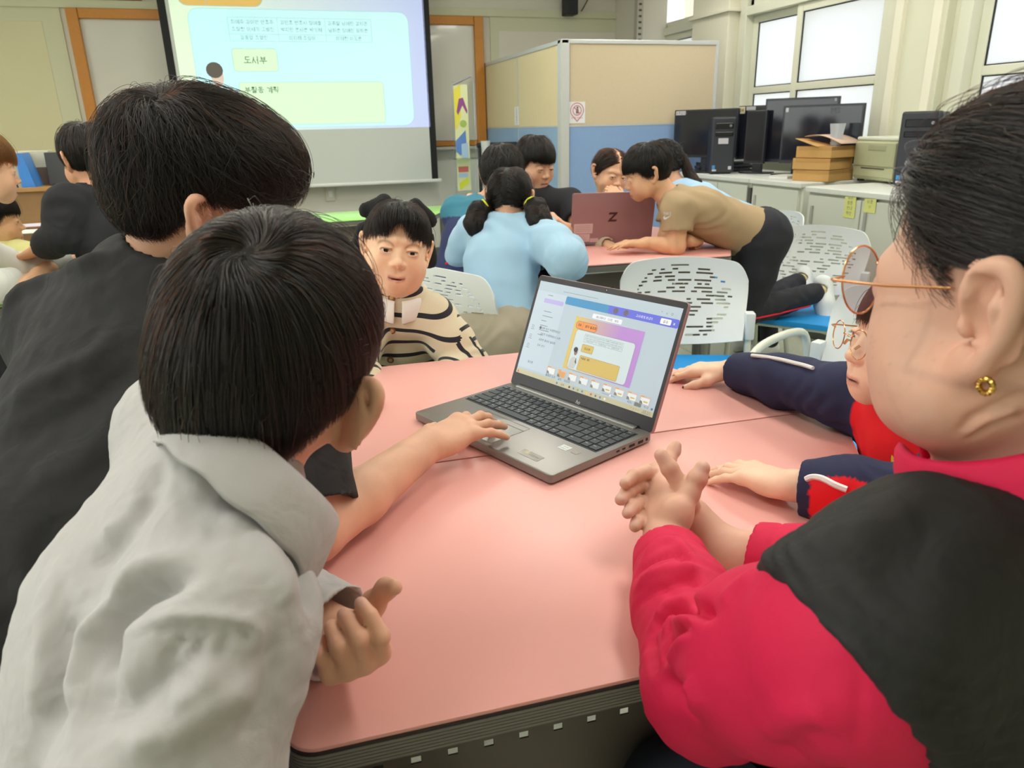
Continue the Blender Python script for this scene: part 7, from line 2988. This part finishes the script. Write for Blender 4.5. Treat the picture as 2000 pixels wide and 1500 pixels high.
def kidhair(p, H, front=.035, side=-.02, back=-.075, m=None, capm=None, n=5000, t=.015, r=.0006, whorl=(0, -.05, .105), seed=1, extra=(), asym=0., flow=None, keepf=None, swirl=.8, hv=.006, clump=.5, grav=.15, steps=26, scalpb=-.07, jit=.12):
    S = hair_shell(H, t, extra)
    kf = keepf or bowl_keep(front, side, back, asym=asym)
    c = cap(H, S, hv, lambda L: kf(L - A_((0, 0, .008))), capm or M_CAP, p, .010)
    strands(c, H, S, mirror_scalp(.05, scalpb, -.02), kf, flow or whorl_flow(whorl, swirl), n, m or M_HAIR, seed, .009, steps, r, (-.009, .001), clump, grav, fly=.01, h=hv, jit=jit, crown=None if flow else (whorl, n // 14))
    return c


def lock(p, pts, radii, m, name='ponytail', seed=1, n=900, r=.0006, curl=.0):
    """a hanging lock: a soft core with loose strands round it"""
    F = Fld()
    F.chain(pts, radii, .02)
    c = cloth(name, F, .007, M_CAP, p, lambda V: .004 * sines(V, 22, seed) - .003)
    rg = np.random.default_rng(seed)
    pts = A_(pts, float)
    seg = np.linspace(0, 1, len(pts))
    T = 18
    tt = np.linspace(0, 1, T)
    ctr = np.stack([np.interp(tt, seg, pts[:, i]) for i in range(3)], 1)
    rad = np.interp(tt, seg, radii)
    a = rg.uniform(0, 6.28, n)
    q = np.sqrt(rg.uniform(.5, 1.1, n))
    x, y, z = frame_from(pts[-1] - pts[0])
    tw = a[:, None] + (curl * tt * rg.normal(1, .5, n)[:, None])
    off = (np.cos(tw)[..., None] * x + np.sin(tw)[..., None] * y) * (q[:, None] * rad[None])[..., None]
    P_ = ctr[None] + off
    hc = bpy.data.hair_curves.new('lock_strands')
    hc.add_curves([T] * n)
    hc.position_data.foreach_set('vector', (P_ - A_(p.location)).astype(np.float32).ravel())
    ra = hc.attributes.get('radius') or hc.attributes.new('radius', 'FLOAT', 'POINT')
    ra.data.foreach_set('value', np.tile(r * (1 - .7 * tt), n).astype(np.float32))
    hc.materials.append(m)
    o = bpy.data.objects.new('lock_strands', hc)
    COL.objects.link(o)
    o.parent = c
    o['kind'] = 'stuff'
    return c


def surf_flat(ctx, px, py, up=(0, 0, 1)):
    """a small print frame lying on the garment where the photo shows it"""
    cr = Creases(ctx['S'], .006)
    q = cr.hit(px, py)
    if q is None:
        return None
    n = cr.f(q[None])[1][0]
    uy = -nrm(A_(up, float) - n * (A_(up, float) @ n))
    ux = nrm(np.cross(n, uy)) * -1
    ux = np.cross(uy, n) * -1 if False else np.cross(-uy, n)
    return Flat(q + n * .0015 - A_(ctx['p'].location), ux, uy, n, .0006)


def swoosh(fl, w, key='mark'):
    pts = [(-.5, .10), (-.42, .22), (-.30, .26), (-.12, .20), (.5, -.22), (-.10, .02), (-.24, .05), (-.30, .02), (-.31, -.06), (-.26, -.2), (-.42, -.04)]
    fl.poly(key, [(a * w, b * w) for a, b in pts[:5] + pts[5:]], 1)


# ------------------------------------------------------------ girl with the bow, facing the camera
hE = Head(P(775.5, 484, 1.69), tilt(basis((-.092, -.989, .08)), -.19), .92, mouth=.0006, eyeopen=.80, smile=.0034, flare=20)
nE = P(783, 592, 1.735)
M_STRIPE = mat('striped_knit', 'd8cdb0', .9, bump=.3, bscale=500, sheen=.2)
_nt = M_STRIPE.node_tree
_b = _nt.nodes['Principled BSDF']
_at = _nt.nodes.new('ShaderNodeAttribute'); _at.attribute_name = 'Col'
_sp = _nt.nodes.new('ShaderNodeSeparateColor')
_fr_ = _nt.nodes.new('ShaderNodeMath'); _fr_.operation = 'FRACT'
_lt = _nt.nodes.new('ShaderNodeMath'); _lt.operation = 'LESS_THAN'; _lt.inputs[1].default_value = .27
_mxs = _nt.nodes.new('ShaderNodeMix'); _mxs.data_type = 'RGBA'
_mxs.inputs[6].default_value = (*lin('d9ceb2'), 1); _mxs.inputs[7].default_value = (*lin('22232c'), 1)
_nt.links.new(_at.outputs['Color'], _sp.inputs[0]); _nt.links.new(_sp.outputs[0], _fr_.inputs[0]); _nt.links.new(_fr_.outputs[0], _lt.inputs[0])
_nt.links.new(_lt.outputs[0], _mxs.inputs[0]); _nt.links.new(_mxs.outputs[2], _b.inputs['Base Color'])
pocket = [P(808, 650, 1.62), P(842, 700, 1.75)]


def stripes(V, Q, c):
    """stripe coordinate per face corner: down the trunk, along each sleeve"""
    up = c['up']
    t = (c['neck'] - V) @ up / .0345 + .52
    T = t[Q]
    for q in 'LR':
        sh, e, w = c['ar'][q]
        l1 = np.linalg.norm(e - sh)
        for a, b, o in ((sh, e, 0), (e, w, l1)):
            ab = (b - a) / np.linalg.norm(b - a)
            L = np.linalg.norm(b - a)
            u = (V - a) @ ab
            d = np.linalg.norm(V - a - np.clip(u, 0, L)[:, None] * ab, axis=1)
            side = np.abs((V - c['neck']) @ c['right']) > .120
            k = (d < .075) & (u > (.030 if o == 0 else -.01)) & (side | (o > 0))
            kf = k[Q].sum(1) > 2
            ta = (u + o) / .034 + .2
            T[kf] = ta[Q][kf]
    return T + 10


slE = P(845, 622, 1.745)
pE, cE = figure('small girl with a black bow and striped cardigan looking at the camera', hE, (-.06, -1, 0), (nE[0] + .02, nE[1] + .17, .50), .76, nE, SL=slE, SR=P(722, 605, 1.74),
                arms={'L': (P(915, 712, 1.75), P(860, 760, 1.66)), 'R': (P(690, 720, 1.68), P(730, 770, 1.58))}, shirt=M_STRIPE, h=.007, hv=.0022, shirt_h=.0045, cornerf=stripes, inf=.012, foldamp=.0022, skin='ecc2a2', sleeve_r=1.05)
hE.make_eyes(pE, gaze=CAM + A_((.1, 0, -.05)))
def keepE(L):
    x, y, z = L.T
    fr = .060 - .040 * np.clip(np.abs(x - .004) / .034, 0, 1)
    return z > np.where(y > .02, fr, np.interp(y, [-.1, -.04, .0, .02], [-.06, -.03, .015, .02]))


kidhair(pE, hE, .040, .015, -.06, M_HAIR, n=7000, r=.00035, t=.012, whorl=(0, .0, .118), seed=21, keepf=keepE, clump=.6, extra=[((0, .055, .070), (.060, .040, .034), .03)], scalpb=-.06)
lock(pE, [hE.w(.05, -.085, -.03), hE.w(.065, -.085, -.09), hE.w(.055, -.075, -.145)], [.025, .025, .010], M_HAIR, 'back_hair', 5)
collar(nE + A_((0, -.004, .026)), nrm(A_((0, -.35, 1))), .050, .008, .036, mat('white_lace', 'e8e4de', .8, bump=.4, bscale=700), pE, open_dir=A_((-.25, -1, 0)), gap=.28, tip=.014, name='lace_collar')
cr_ = Creases(cE['S'], .005)
for px, py in ((765, 583), (766, 645), (763, 702)):
    q = cr_.hit(px, py)
    n_ = cr_.f(q[None])[1][0]
    b_ = MB().cyl(q - n_ * .001 - A_(pE.location), q + n_ * .0035 - A_(pE.location), .0085, n=18).build('button', mat('brown_button', '8a5a34', .35), pE, smooth=True)
    MB().cyl(q + n_ * .0034 - A_(pE.location), q + n_ * .0042 - A_(pE.location), .0045, n=14).build('button_centre', mat('horn_light', 'c9a878', .35), b_, smooth=True)
BW = Fld()
for x in (-1, 1):
    o = hE.w(x * .010, -.070, .100)
    for a_, b_, r_ in (((.040, -.075, .112), (.086, -.085, .088), .014), ((.045, -.080, .096), (.090, -.090, .068), .013), ((.042, -.078, .104), (.092, -.088, .078), .015)):
        BW.cone(o, hE.w(x * a_[0], a_[1], a_[2]), .008, r_, .010, 1, hE.R[:, 1], .55)
        BW.cone(hE.w(x * a_[0], a_[1], a_[2]), hE.w(x * b_[0], b_[1], b_[2]), r_, .009, .010, 1, hE.R[:, 1], .55)
    BW.cone(o, hE.w(x * .085, -.095, .03), .008, .016, .008, 1, hE.R[:, 1], .35)
    BW.cone(hE.w(x * .085, -.095, .03), hE.w(x * .098, -.09, -.03), .016, .018, .008, 1, hE.R[:, 1], .35)
BW.ell(hE.w(0, -.072, .104), (.013, .012, .012))
cloth('bow', BW, .004, mat('black_ribbon', '1b1b1f', .7), pE, lambda V: .0015 * sines(V, 30, 3))

# ------------------------------------------------------------ child in the navy and red jacket with round glasses
hD = Head(P(1792, 664, 1.06), tilt(basis((-.949, .288, .09)), .03), .93, eyeopen=.75, flare=30)
nD = hD.w(0, -.03, -.128)
M_JACKET = mat('jacket', 'ffffff', .8, vcol='Col', bump=.15, bscale=1200)
NAVY, REDC = A_(lin('23284a')), A_(lin('e01020'))
wDr, eDr = PZ(1428, 722, .752), PZ(1640, 768, .782)
wDl, eDl = PZ(1548, 948, .752), PZ(1790, 985, .765)


def jacket(V, c):
    col = np.tile(REDC, (len(V), 1))
    for q in 'LR':
        sh, e, w = c['ar'][q]
        dmin = np.full(len(V), 9.)
        for a, b in ((sh, e), (e, w)):
            ab = b - a
            t = np.clip((V - a) @ ab / (ab @ ab), 0, 1)
            dmin = np.minimum(dmin, np.linalg.norm(V - a - t[:, None] * ab, axis=1))
        k = dmin < .075
        k &= ~((np.abs((V - c['neck']) @ c['right']) < .085))
        col[k] = NAVY
        if q == 'L':
            ab = w - e
            u = (V - e) @ ab / np.linalg.norm(ab) / np.linalg.norm(ab)
            off = V - e - u[:, None] * ab
            kk = k & (u > -.2) & (u < .80) & ((off @ nrm((-.1, -1, -.25))) > .012) & ((off @ nrm((-.1, -1, -.25))) < .036)
            col[kk] = REDC
    return col


pD, cD = figure('child with round glasses in a navy and red jacket, both hands flat on the table', hD, (-.95, .20, 0), (nD[0] + .14, nD[1] - .02, .52), .80, nD, SL=nD + A_((.055, -.105, -.035)), arms={'R': (eDr, wDr), 'L': (eDl, wDl)},
                hands={'R': (PZ(1362, 722, .745) - wDr, (0, 0, 1), {'curl': dict.fromkeys('imrp', (14, 16, 8)), 'thumb': (30, -14, 5, 5)}), 'L': (PZ(1412, 908, .742) - wDl, (0, -.1, 1), {'curl': dict.fromkeys('imrp', (10, 12, 6)), 'spread': {'i': 8, 'm': 2, 'r': -5, 'p': -13}, 'thumb': (26, -14, 4, 4)})},
                shirt=M_JACKET, colf=jacket, h=.007, hv=.0022, hh=.0024, showhands='LR', shirt_h=.0042, inf=.014, skin='eec6ac', foldamp=.0035)
hD.make_eyes(pD, gaze=A_((.35, 1.1, .85)))
kidhair(pD, hD, .022, -.05, -.085, hair_mat('dark_brown_hair', .85, .7, .28), n=7000, r=.0004, t=.014, whorl=(0, -.03, .115), seed=33, clump=.5)
specs(hD, pD, M_GOLD, M_LENS, r=.0225, gap=.034, y=.111, z=-.006, rim=.0009)
crD = Creases(cD['S'], .005)


def piping(ctx, cr, pts, r, m, name='piping'):
    q = [cr.hit(*p) for p in pts]
    q = [v + cr.f(v[None])[1][0] * .0035 for v in q if v is not None]
    if len(q) > 2:
        q = smooth_path(q, 4)
        MB().tube([v - A_(ctx['p'].location) for v in q], r, 6).build(name, m, ctx['p'], smooth=True)


m_wp = mat('white_piping', 'e6e8e8', .7)
piping(cD, crD, [(1470, 697), (1490, 699), (1510, 702), (1530, 706), (1550, 711), (1570, 716), (1590, 722)], .0035, m_wp)
piping(cD, crD, [(1612, 704), (1626, 712), (1624, 726)], .0045, m_wp)
piping(cD, crD, [(1576, 938), (1584, 935), (1594, 934), (1606, 936), (1618, 941), (1630, 947), (1642, 952), (1655, 957)], .0042, m_wp)
piping(cD, crD, [(1812, 868), (1822, 880), (1826, 892)], .005, m_wp)
fE_ = surf_flat(cD, 1757, 898)
if fE_:
    a = .0125
    fE_.disc('dark', 0, 0, a * 1.05, a * 1.15, 1)
    fE_.poly('yellow', [(-a * .9, a * .9)] + [(a * .95 * math.cos(t), a * (-.05) + a * 1.0 * math.sin(t)) for t in np.linspace(math.pi, 2 * math.pi, 12)] + [(a * .9, a * .2), (a * .6, a * .2)] + [(a * .6 * math.cos(t), a * .62 * math.sin(t)) for t in np.linspace(2 * math.pi, math.pi, 10)] + [(-a * .6, a * .9)], 2)
    fE_.disc('red', a * .05, -a * .05, a * .55, a * .55, 3)
    fE_.poly('white', [(-a * .6, a * .95), (-a * .55, a * .1), (-a * .1, -a * .05), (a * .2, a * .4), (a * .35, a * .95)], 4)
    fE_.poly('green', [(a * .1, -a * .3), (a * .8, -a * .15), (a * .45, a * .0), (a * .75, a * .25), (a * .2, a * .1)], 5)
    fE_.text('dark', -a * .2, a * .6, 'S', .010, 5, align='CENTER')
    fE_.build({k: 'emblem' for k in ('dark', 'yellow', 'red', 'white', 'green')}, {'dark': mat('emb_dark', '2a2230', .7), 'yellow': mat('emb_yellow', 'e8c030', .7), 'red': mat('emb_red', 'b01420', .7), 'white': mat('emb_white', 'e4e0dc', .7), 'green': mat('emb_green', '2f8a5c', .7)}, pD)

# ------------------------------------------------------------ the group at the second pink table
# boy with teal and navy jacket, seen from behind
hF = Head(P(982, 342, 3.12), tilt(basis((.62, .76, -.25)), .05), 1.0, flare=35)


def tealnavy(V, c):
    z = (V - c['neck']) @ c['up']
    col = np.tile(A_(lin('2c3560')), (len(V), 1))
    col[z > -.085] = A_(lin('3d7f96'))
    lo = (V - c['neck']) @ c['right']
    col[(lo > .02) & (z > -.22)] = A_(lin('3f86a0'))
    return col


nF = P(948, 405, 3.08)
pF, cF = figure('boy in a teal and navy jacket, back turned, left of the pigtailed girl', hF, (.75, .65, 0), P(880, 560, 3.0) * A_((1, 1, 0)) + A_((0, 0, .50)), .92, nF, shirt=M_JACKET, colf=tealnavy, inf=.016,
                arms={'R': (nF + A_((.22, -.02, -.22)), nF + A_((.38, .12, -.20))), 'L': (nF + A_((.02, .30, -.20)), nF + A_((.2, .40, -.19)))})
kidhair(pF, hF, .03, -.02, -.085, M_HAIR, n=4500, r=.0007, t=.020, seed=41, jit=.25, clump=.6)
crF = Creases(cF['S'], .006)
piping(cF, crF, [(872, 516), (895, 508), (918, 500), (940, 488)], .006, mat('red_piping', 'd8203c', .7))

# girl with two pigtails, light blue sweatshirt
hG = Head(P(998, 388, 2.82), tilt(basis((.50, .84, -.20)), -.03), 1.0, flare=30)
nG = P(985, 440, 2.80)
M_SKYBLUE = mat('skyblue_fleece', '9fc3dc', .9, bump=.2, bscale=600, noise=.03, nscale=20, sheen=.2)
pG, cG = figure('girl with two curly pigtails in a light blue sweatshirt, back to the camera', hG, (.62, .78, 0), P(968, 640, 2.70) * A_((1, 1, 0)) + A_((0, 0, .50)), .90, nG, shirt=M_SKYBLUE, inf=.020, trousers=M_BEIGE, sleeve_r=1.25, foldamp=.006,
                arms={'R': (PZ(1108, 510, .775), PZ(1105, 478, .765)), 'L': (P(905, 500, 3.0), P(985, 490, 3.15))}, SR=P(1055, 452, 2.76), SL=P(925, 452, 2.94), hem=.05, cut=.055, tr=1.2)


def partflow(L, N):
    v = np.zeros_like(L)
    v[:, 0] = np.sign(L[:, 0]) * 1.0
    v[:, 1] = -.25
    v[:, 2] = -.35
    return v


kidhair(pG, hG, .05, -.03, -.075, M_HAIR, n=5500, r=.0006, t=.012, seed=51, flow=partflow, clump=.3)
gl_, gr_ = hG.w(-.075, -.055, -.025), hG.w(.080, -.055, -.020)
lock(pG, [gl_, hG.w(-.11, -.07, -.05), hG.w(-.12, -.075, -.10), hG.w(-.10, -.07, -.14)], [.022, .042, .046, .030], hair_mat('brown_black_hair', .88, .75, .28), 'pigtail', 52, 1800, .0007, 9)
lock(pG, [gr_, hG.w(.115, -.08, -.05), hG.w(.13, -.09, -.10), hG.w(.115, -.085, -.14)], [.022, .042, .048, .030], hair_mat('brown_black_hair'), 'pigtail', 53, 1800, .0007, 9)
m_tie = mat('hair_tie_lime', 'd2dc2e', .6)
for q, d in ((gl_, hG.w(-.11, -.07, -.05)), (gr_, hG.w(.115, -.08, -.05))):
    x, y, _z = frame_from(d - q)
    MB().tube([q + (d - q) * .25 + (x * math.cos(t) + y * math.sin(t)) * .0265 - A_(pG.location) for t in np.linspace(0, 6.28, 19)[:-1]], .004, 8, closed=True).build('hair_tie', m_tie, pG, smooth=True)

# boy in the black tee facing us
hH = Head(P(1046, 318, 3.42), tilt(basis((.30, -.86, -.30)), .0), 1.0, eyeopen=.35, mouth=.0015, flare=30)
nH = P(1050, 384, 3.46)
M_TEE = mat('black_tee', '24252b', .85, bump=.15, bscale=900)
pH, cH = figure('boy in a black t-shirt facing the camera over the mauve laptop lid', hH, (.25, -.97, 0), nH * A_((1, 1, 0)) + A_((.0, .12, .52)), .90, nH, shirt=M_TEE, sleeve='long' if False else 'short', inf=.014, hv=.003, showhands='LR', hh=.0032,
                SL=P(1114, 395, 3.44), SR=P(990, 400, 3.50), arms={'L': (P(1136, 458, 3.30), P(1106, 446, 3.18)), 'R': (P(940, 425, 3.38), P(944, 386, 3.20))},
                hands={'L': (P(1088, 430, 3.15) - P(1106, 446, 3.18), (0, -.3, 1), {'curl': dict.fromkeys('imrp', (30, 40, 25))}), 'R': (P(905, 388, 3.07) - P(944, 386, 3.20), (-.3, -.6, .7), {'curl': dict.fromkeys('imrp', (18, 20, 12))})}, skin='e2b394')
kidhair(pH, hH, .026, -.025, -.08, M_HAIRS, n=5000, r=.0007, t=.016, whorl=(0, -.04, .115), seed=61)
hH.make_eyes(pH, gaze=P(1150, 470, 2.9))
fl_ = surf_flat(cH, 1088, 399)
if fl_:
    swoosh(fl_, .045)
    fl_.build({'mark': 'logo'}, {'mark': mat('logo_white', 'd9dcde', .4)}, pH)

# girl with her hand at her mouth
hI = Head(P(1192, 336, 3.45), tilt(basis((.10, -.93, -.25)), -.12), .92, eyeopen=.6, flare=30)
nI = P(1188, 392, 3.50)
pI, cI = figure('girl with a centre parting holding her hand to her mouth behind the mauve laptop', hI, (.05, -1, 0), nI * A_((1, 1, 0)) + A_((0, .12, .52)), .80, nI, shirt=mat('cream_knit', 'cdc2aa', .9, bump=.2, bscale=500), hv=.003, showhands='L', hh=.0032,
                arms={'L': (P(1240, 470, 3.30), P(1216, 392, 3.32)), 'R': (P(1150, 470, 3.35), P(1190, 480, 3.2))}, hands={'L': (P(1196, 372, 3.34) - P(1216, 392, 3.32), (.2, -.9, .2), {'curl': dict.fromkeys('imrp', (30, 50, 30))})}, skin='e6b696')
hI.make_eyes(pI, gaze=P(1180, 470, 3.0))


def keepI(L):
    x, y, z = L.T
    return z > np.interp(y, [-.1, -.03, .01, .04, .07, .1], [-.09, -.08, -.03, .028, .062, .075]) - .5 * np.clip(np.abs(x) - .03, 0, .1) * (y > .03)


kidhair(pI, hI, m=hair_mat('brown_black_hair', .88, .75, .28), n=4500, r=.0007, t=.011, seed=71, flow=partflow, keepf=keepI, clump=.3)
lock(pI, [hI.w(-.07, -.05, -.02), hI.w(-.085, -.04, -.08), hI.w(-.075, -.03, -.15)], [.022, .030, .016], hair_mat('brown_black_hair'), 'side_hair', 72, 700, .0007)

# boy in the tan tee leaning over the table, kneeling on the chair
hJ = Head(P(1262, 336, 3.0), tilt(basis((-.86, .32, -.36)), -.10), .95, eyeopen=.7, flare=26)
nJ = P(1312, 392, 3.02)
hipJ = P(1478, 462, 3.08)
M_TAN = mat('tan_cotton', 'ae9674', .85, bump=.2, bscale=900, noise=.03, nscale=20)
eJl, eJr = PZ(1322, 481, .752), PZ(1300, 462, .752)
kJ1, kJ2 = P(1456, 612, 3.12), P(1476, 600, 3.30)
lgJ = [(hipJ + A_((.0, -.06, 0)), kJ1, P(1592, 572, 3.26)), (hipJ + A_((.02, .07, 0)), kJ2, P(1556, 552, 3.45))]
pJ, cJ = figure('boy in a tan t-shirt leaning over the pink table, kneeling on a chair', hJ, (-.80, -.05, -.55), hipJ, .88, nJ, shirt=M_TAN, sleeve='short', inf=.014, hv=.003, showhands='LR', hh=.003, legs=lgJ, trousers=mat('black_track', '23242c', .8, bump=.1, bscale=900), hem=.04, foldamp=.006, cut=.035, tr=1.14,
                SL=P(1322, 408, 2.93), SR=P(1318, 402, 3.20), arms={'L': (eJl, PZ(1262, 474, .765)), 'R': (eJr, PZ(1345, 470, .765))},
                hands={'L': ((-.8, .2, 0), (0, 0, 1), {}), 'R': (PZ(1375, 462, .765) - PZ(1345, 470, .765), (0, -.5, .8), {'curl': dict.fromkeys('imrp', (70, 80, 50)), 'thumb': (30, -10, 20, 30)})}, skin='dfae88', shoes=False)
kidhair(pJ, hJ, .028, -.015, -.075, M_HAIRS, n=5000, r=.0006, t=.016, whorl=(0, -.04, .115), seed=81)
hJ.make_eyes(pJ, gaze=P(1200, 480, 3.0))
fl_ = surf_flat(cJ, 1304, 424)
if fl_:
    swoosh(fl_, .04)
    fl_.text('mark', 0, -.014, 'NIKE', .016, 1, align='CENTER')
    fl_.build({'mark': 'logo'}, {'mark': mat('logo_white')}, pJ)
# white undershirt hem
UH = Fld()
uJ = nrm(nJ - hipJ)
UH.cone(hipJ + uJ * .045, hipJ + uJ * .004, .144, .143, .02, 1, cJ['J']['fwd'], .76, c0=True, c1=True)
cloth('undershirt', UH, .007, mat('white_cotton', 'e4e4e0', .8), pJ)
# red piping down the trousers, then socks and shoes
TJ = Fld()
for a, k, f in lgJ:
    limb(TJ, a, k, f, (.088, .076, .058, .056, .047))
crT = Creases(TJ, .008)
cJ2 = dict(cJ)
piping(cJ2, crT, [(1452, 492), (1456, 530), (1452, 565), (1446, 600)], .005, mat('red_piping'))
piping(cJ2, crT, [(1470, 622), (1510, 614), (1550, 604), (1582, 596)], .004, mat('red_piping'))
for (a, k, f), toe, nm in ((lgJ[0], P(1608, 628, 3.25), 0), (lgJ[1], P(1556, 612, 3.42), 1)):
    heel = f + nrm(f - k) * .035
    sk = Fld().cone(f - nrm(f - k) * .01, heel, .033, .032, .01)
    cloth('sock', sk, .006, mat('sock_cream', 'cdbd92', .9), pJ)
    Q = Fld()
    dirt = nrm(toe - heel)
    back = nrm(heel - k)
    back = nrm(back - dirt * (back @ dirt))
    o = heel + back * .012 - dirt * .04
    Q.chain([o, o + dirt * .10, o + dirt * .175], [.037, .041, .034], .02)
    Q.chain([o + back * .026, o + back * .026 + dirt * .17], [.022, .024], .02)
    Q.cone(heel - nrm(f - k) * .08, heel + nrm(f - k) * .0, .032, .034, .006, -1)
    sh_ = cloth('shoe', Q, .005, mat('shoe_foam', 'dfe4e6', .5), pJ)

# girl with a ponytail behind him
hK = Head(P(1292, 322, 3.50), tilt(basis((-.80, .55, -.30)), -.1), .93, flare=30)
nK = P(1322, 372, 3.50)
pK, cK = figure('girl with a ponytail in a pale blue shirt behind the boy in tan', hK, (-.80, .1, -.45), P(1445, 440, 3.62), .84, nK, shirt=mat('paleblue_cotton', 'a9cdea', .85, bump=.15, bscale=900), inf=.016, hem=.04,
                legs=[(P(1445, 440, 3.62) + A_((0, q, 0)), A_((2.42, 3.3 + q, .55)), A_((2.5, 3.3 + q, .08))) for q in (-.06, .06)])
kidhair(pK, hK, .03, .0, -.05, M_HAIR, n=4000, r=.0007, t=.012, seed=91, flow=lambda L, N: A_((0, -.11, .02)) - L)
lock(pK, [hK.w(0, -.11, .01), P(1345, 338, 3.48), P(1362, 358, 3.46), P(1372, 372, 3.46)], [.020, .026, .020, .008], hair_mat('brown_black_hair'), 'ponytail', 92, 700, .0007)

# ------------------------------------------------------------ the group at the green table, left edge
hL = Head(P(-36, 328, 2.30), tilt(basis((.90, .42, -.16)), .02), .97, flare=28, eyeopen=.7)
nL = P(-130, 435, 2.33)
pL_, cL = figure('child with reddish brown hair in a white long-sleeved top at the left picture edge', hL, (.85, .5, 0), nL * A_((1, 1, 0)) + A_((-.26, -.10, .50)), .84, nL, shirt=mat('white_fleece', 'dfe2dc', .85, bump=.15, bscale=700), inf=.016, hv=.003,
                 SR=P(-160, 500, 2.18), arms={'R': (P(-70, 575, 2.12), PZ(28, 545, .775)), 'L': (nL + A_((.15, .2, -.2)), nL + A_((.30, .3, -.19)))}, skin='e6b696', sleeve_r=1.1)
kidhair(pL_, hL, .024, -.03, -.08, hair_mat('chestnut_hair', .52, .95, .28), capm=M_CAPB, n=5000, r=.0006, t=.018, whorl=(0, -.03, .115), seed=101)
hL.make_eyes(pL_)
hM = Head(P(-14, 428, 2.72), tilt(basis((.93, .20, -.10)), .03), .93, flare=28, eyeopen=.75)
nM = P(4, 484, 2.76)
pM, cM = figure('child with short black hair in a pale yellow t-shirt at the left picture edge', hM, (.8, -.4, 0), nM * A_((1, 1, 0)) + A_((-.06, .12, .50)), .82, nM, shirt=mat('paleyellow_cotton', 'd3cf8e', .85, bump=.15, bscale=900), inf=.014, hv=.003, sleeve='short',
                SL=P(68, 505, 2.72), arms={'L': (PZ(96, 530, .77), PZ(44, 558, .765))}, showhands='L', skin='e6b48c')
kidhair(pM, hM, .022, -.035, -.08, M_HAIR, n=4500, r=.0006, t=.015, whorl=(0, -.03, .115), seed=111)
hM.make_eyes(pM)
hN = Head(P(170, 308, 2.62), tilt(basis((-.55, .80, -.20)), -.08), .98, flare=30)
nN = P(190, 385, 2.62)
pN, cN = figure('person in a black top seen from behind at the left green table', hN, (-.75, .45, 0), nN * A_((1, 1, 0)) + A_((.08, -.06, .53)), .95, nN, shirt=M_TEE, inf=.014,
                SL=P(128, 398, 2.52), arms={'L': (P(122, 462, 2.50), P(78, 486, 2.56)), 'R': (nN + A_((-.05, .3, -.2)), nN + A_((-.25, .35, -.2)))}, showhands='L', sleeve_r=1.0, skin='e0a888')
kidhair(pN, hN, .02, -.03, -.085, M_HAIRS, n=5000, r=.0006, t=.016, whorl=(0, -.05, .112), seed=121)
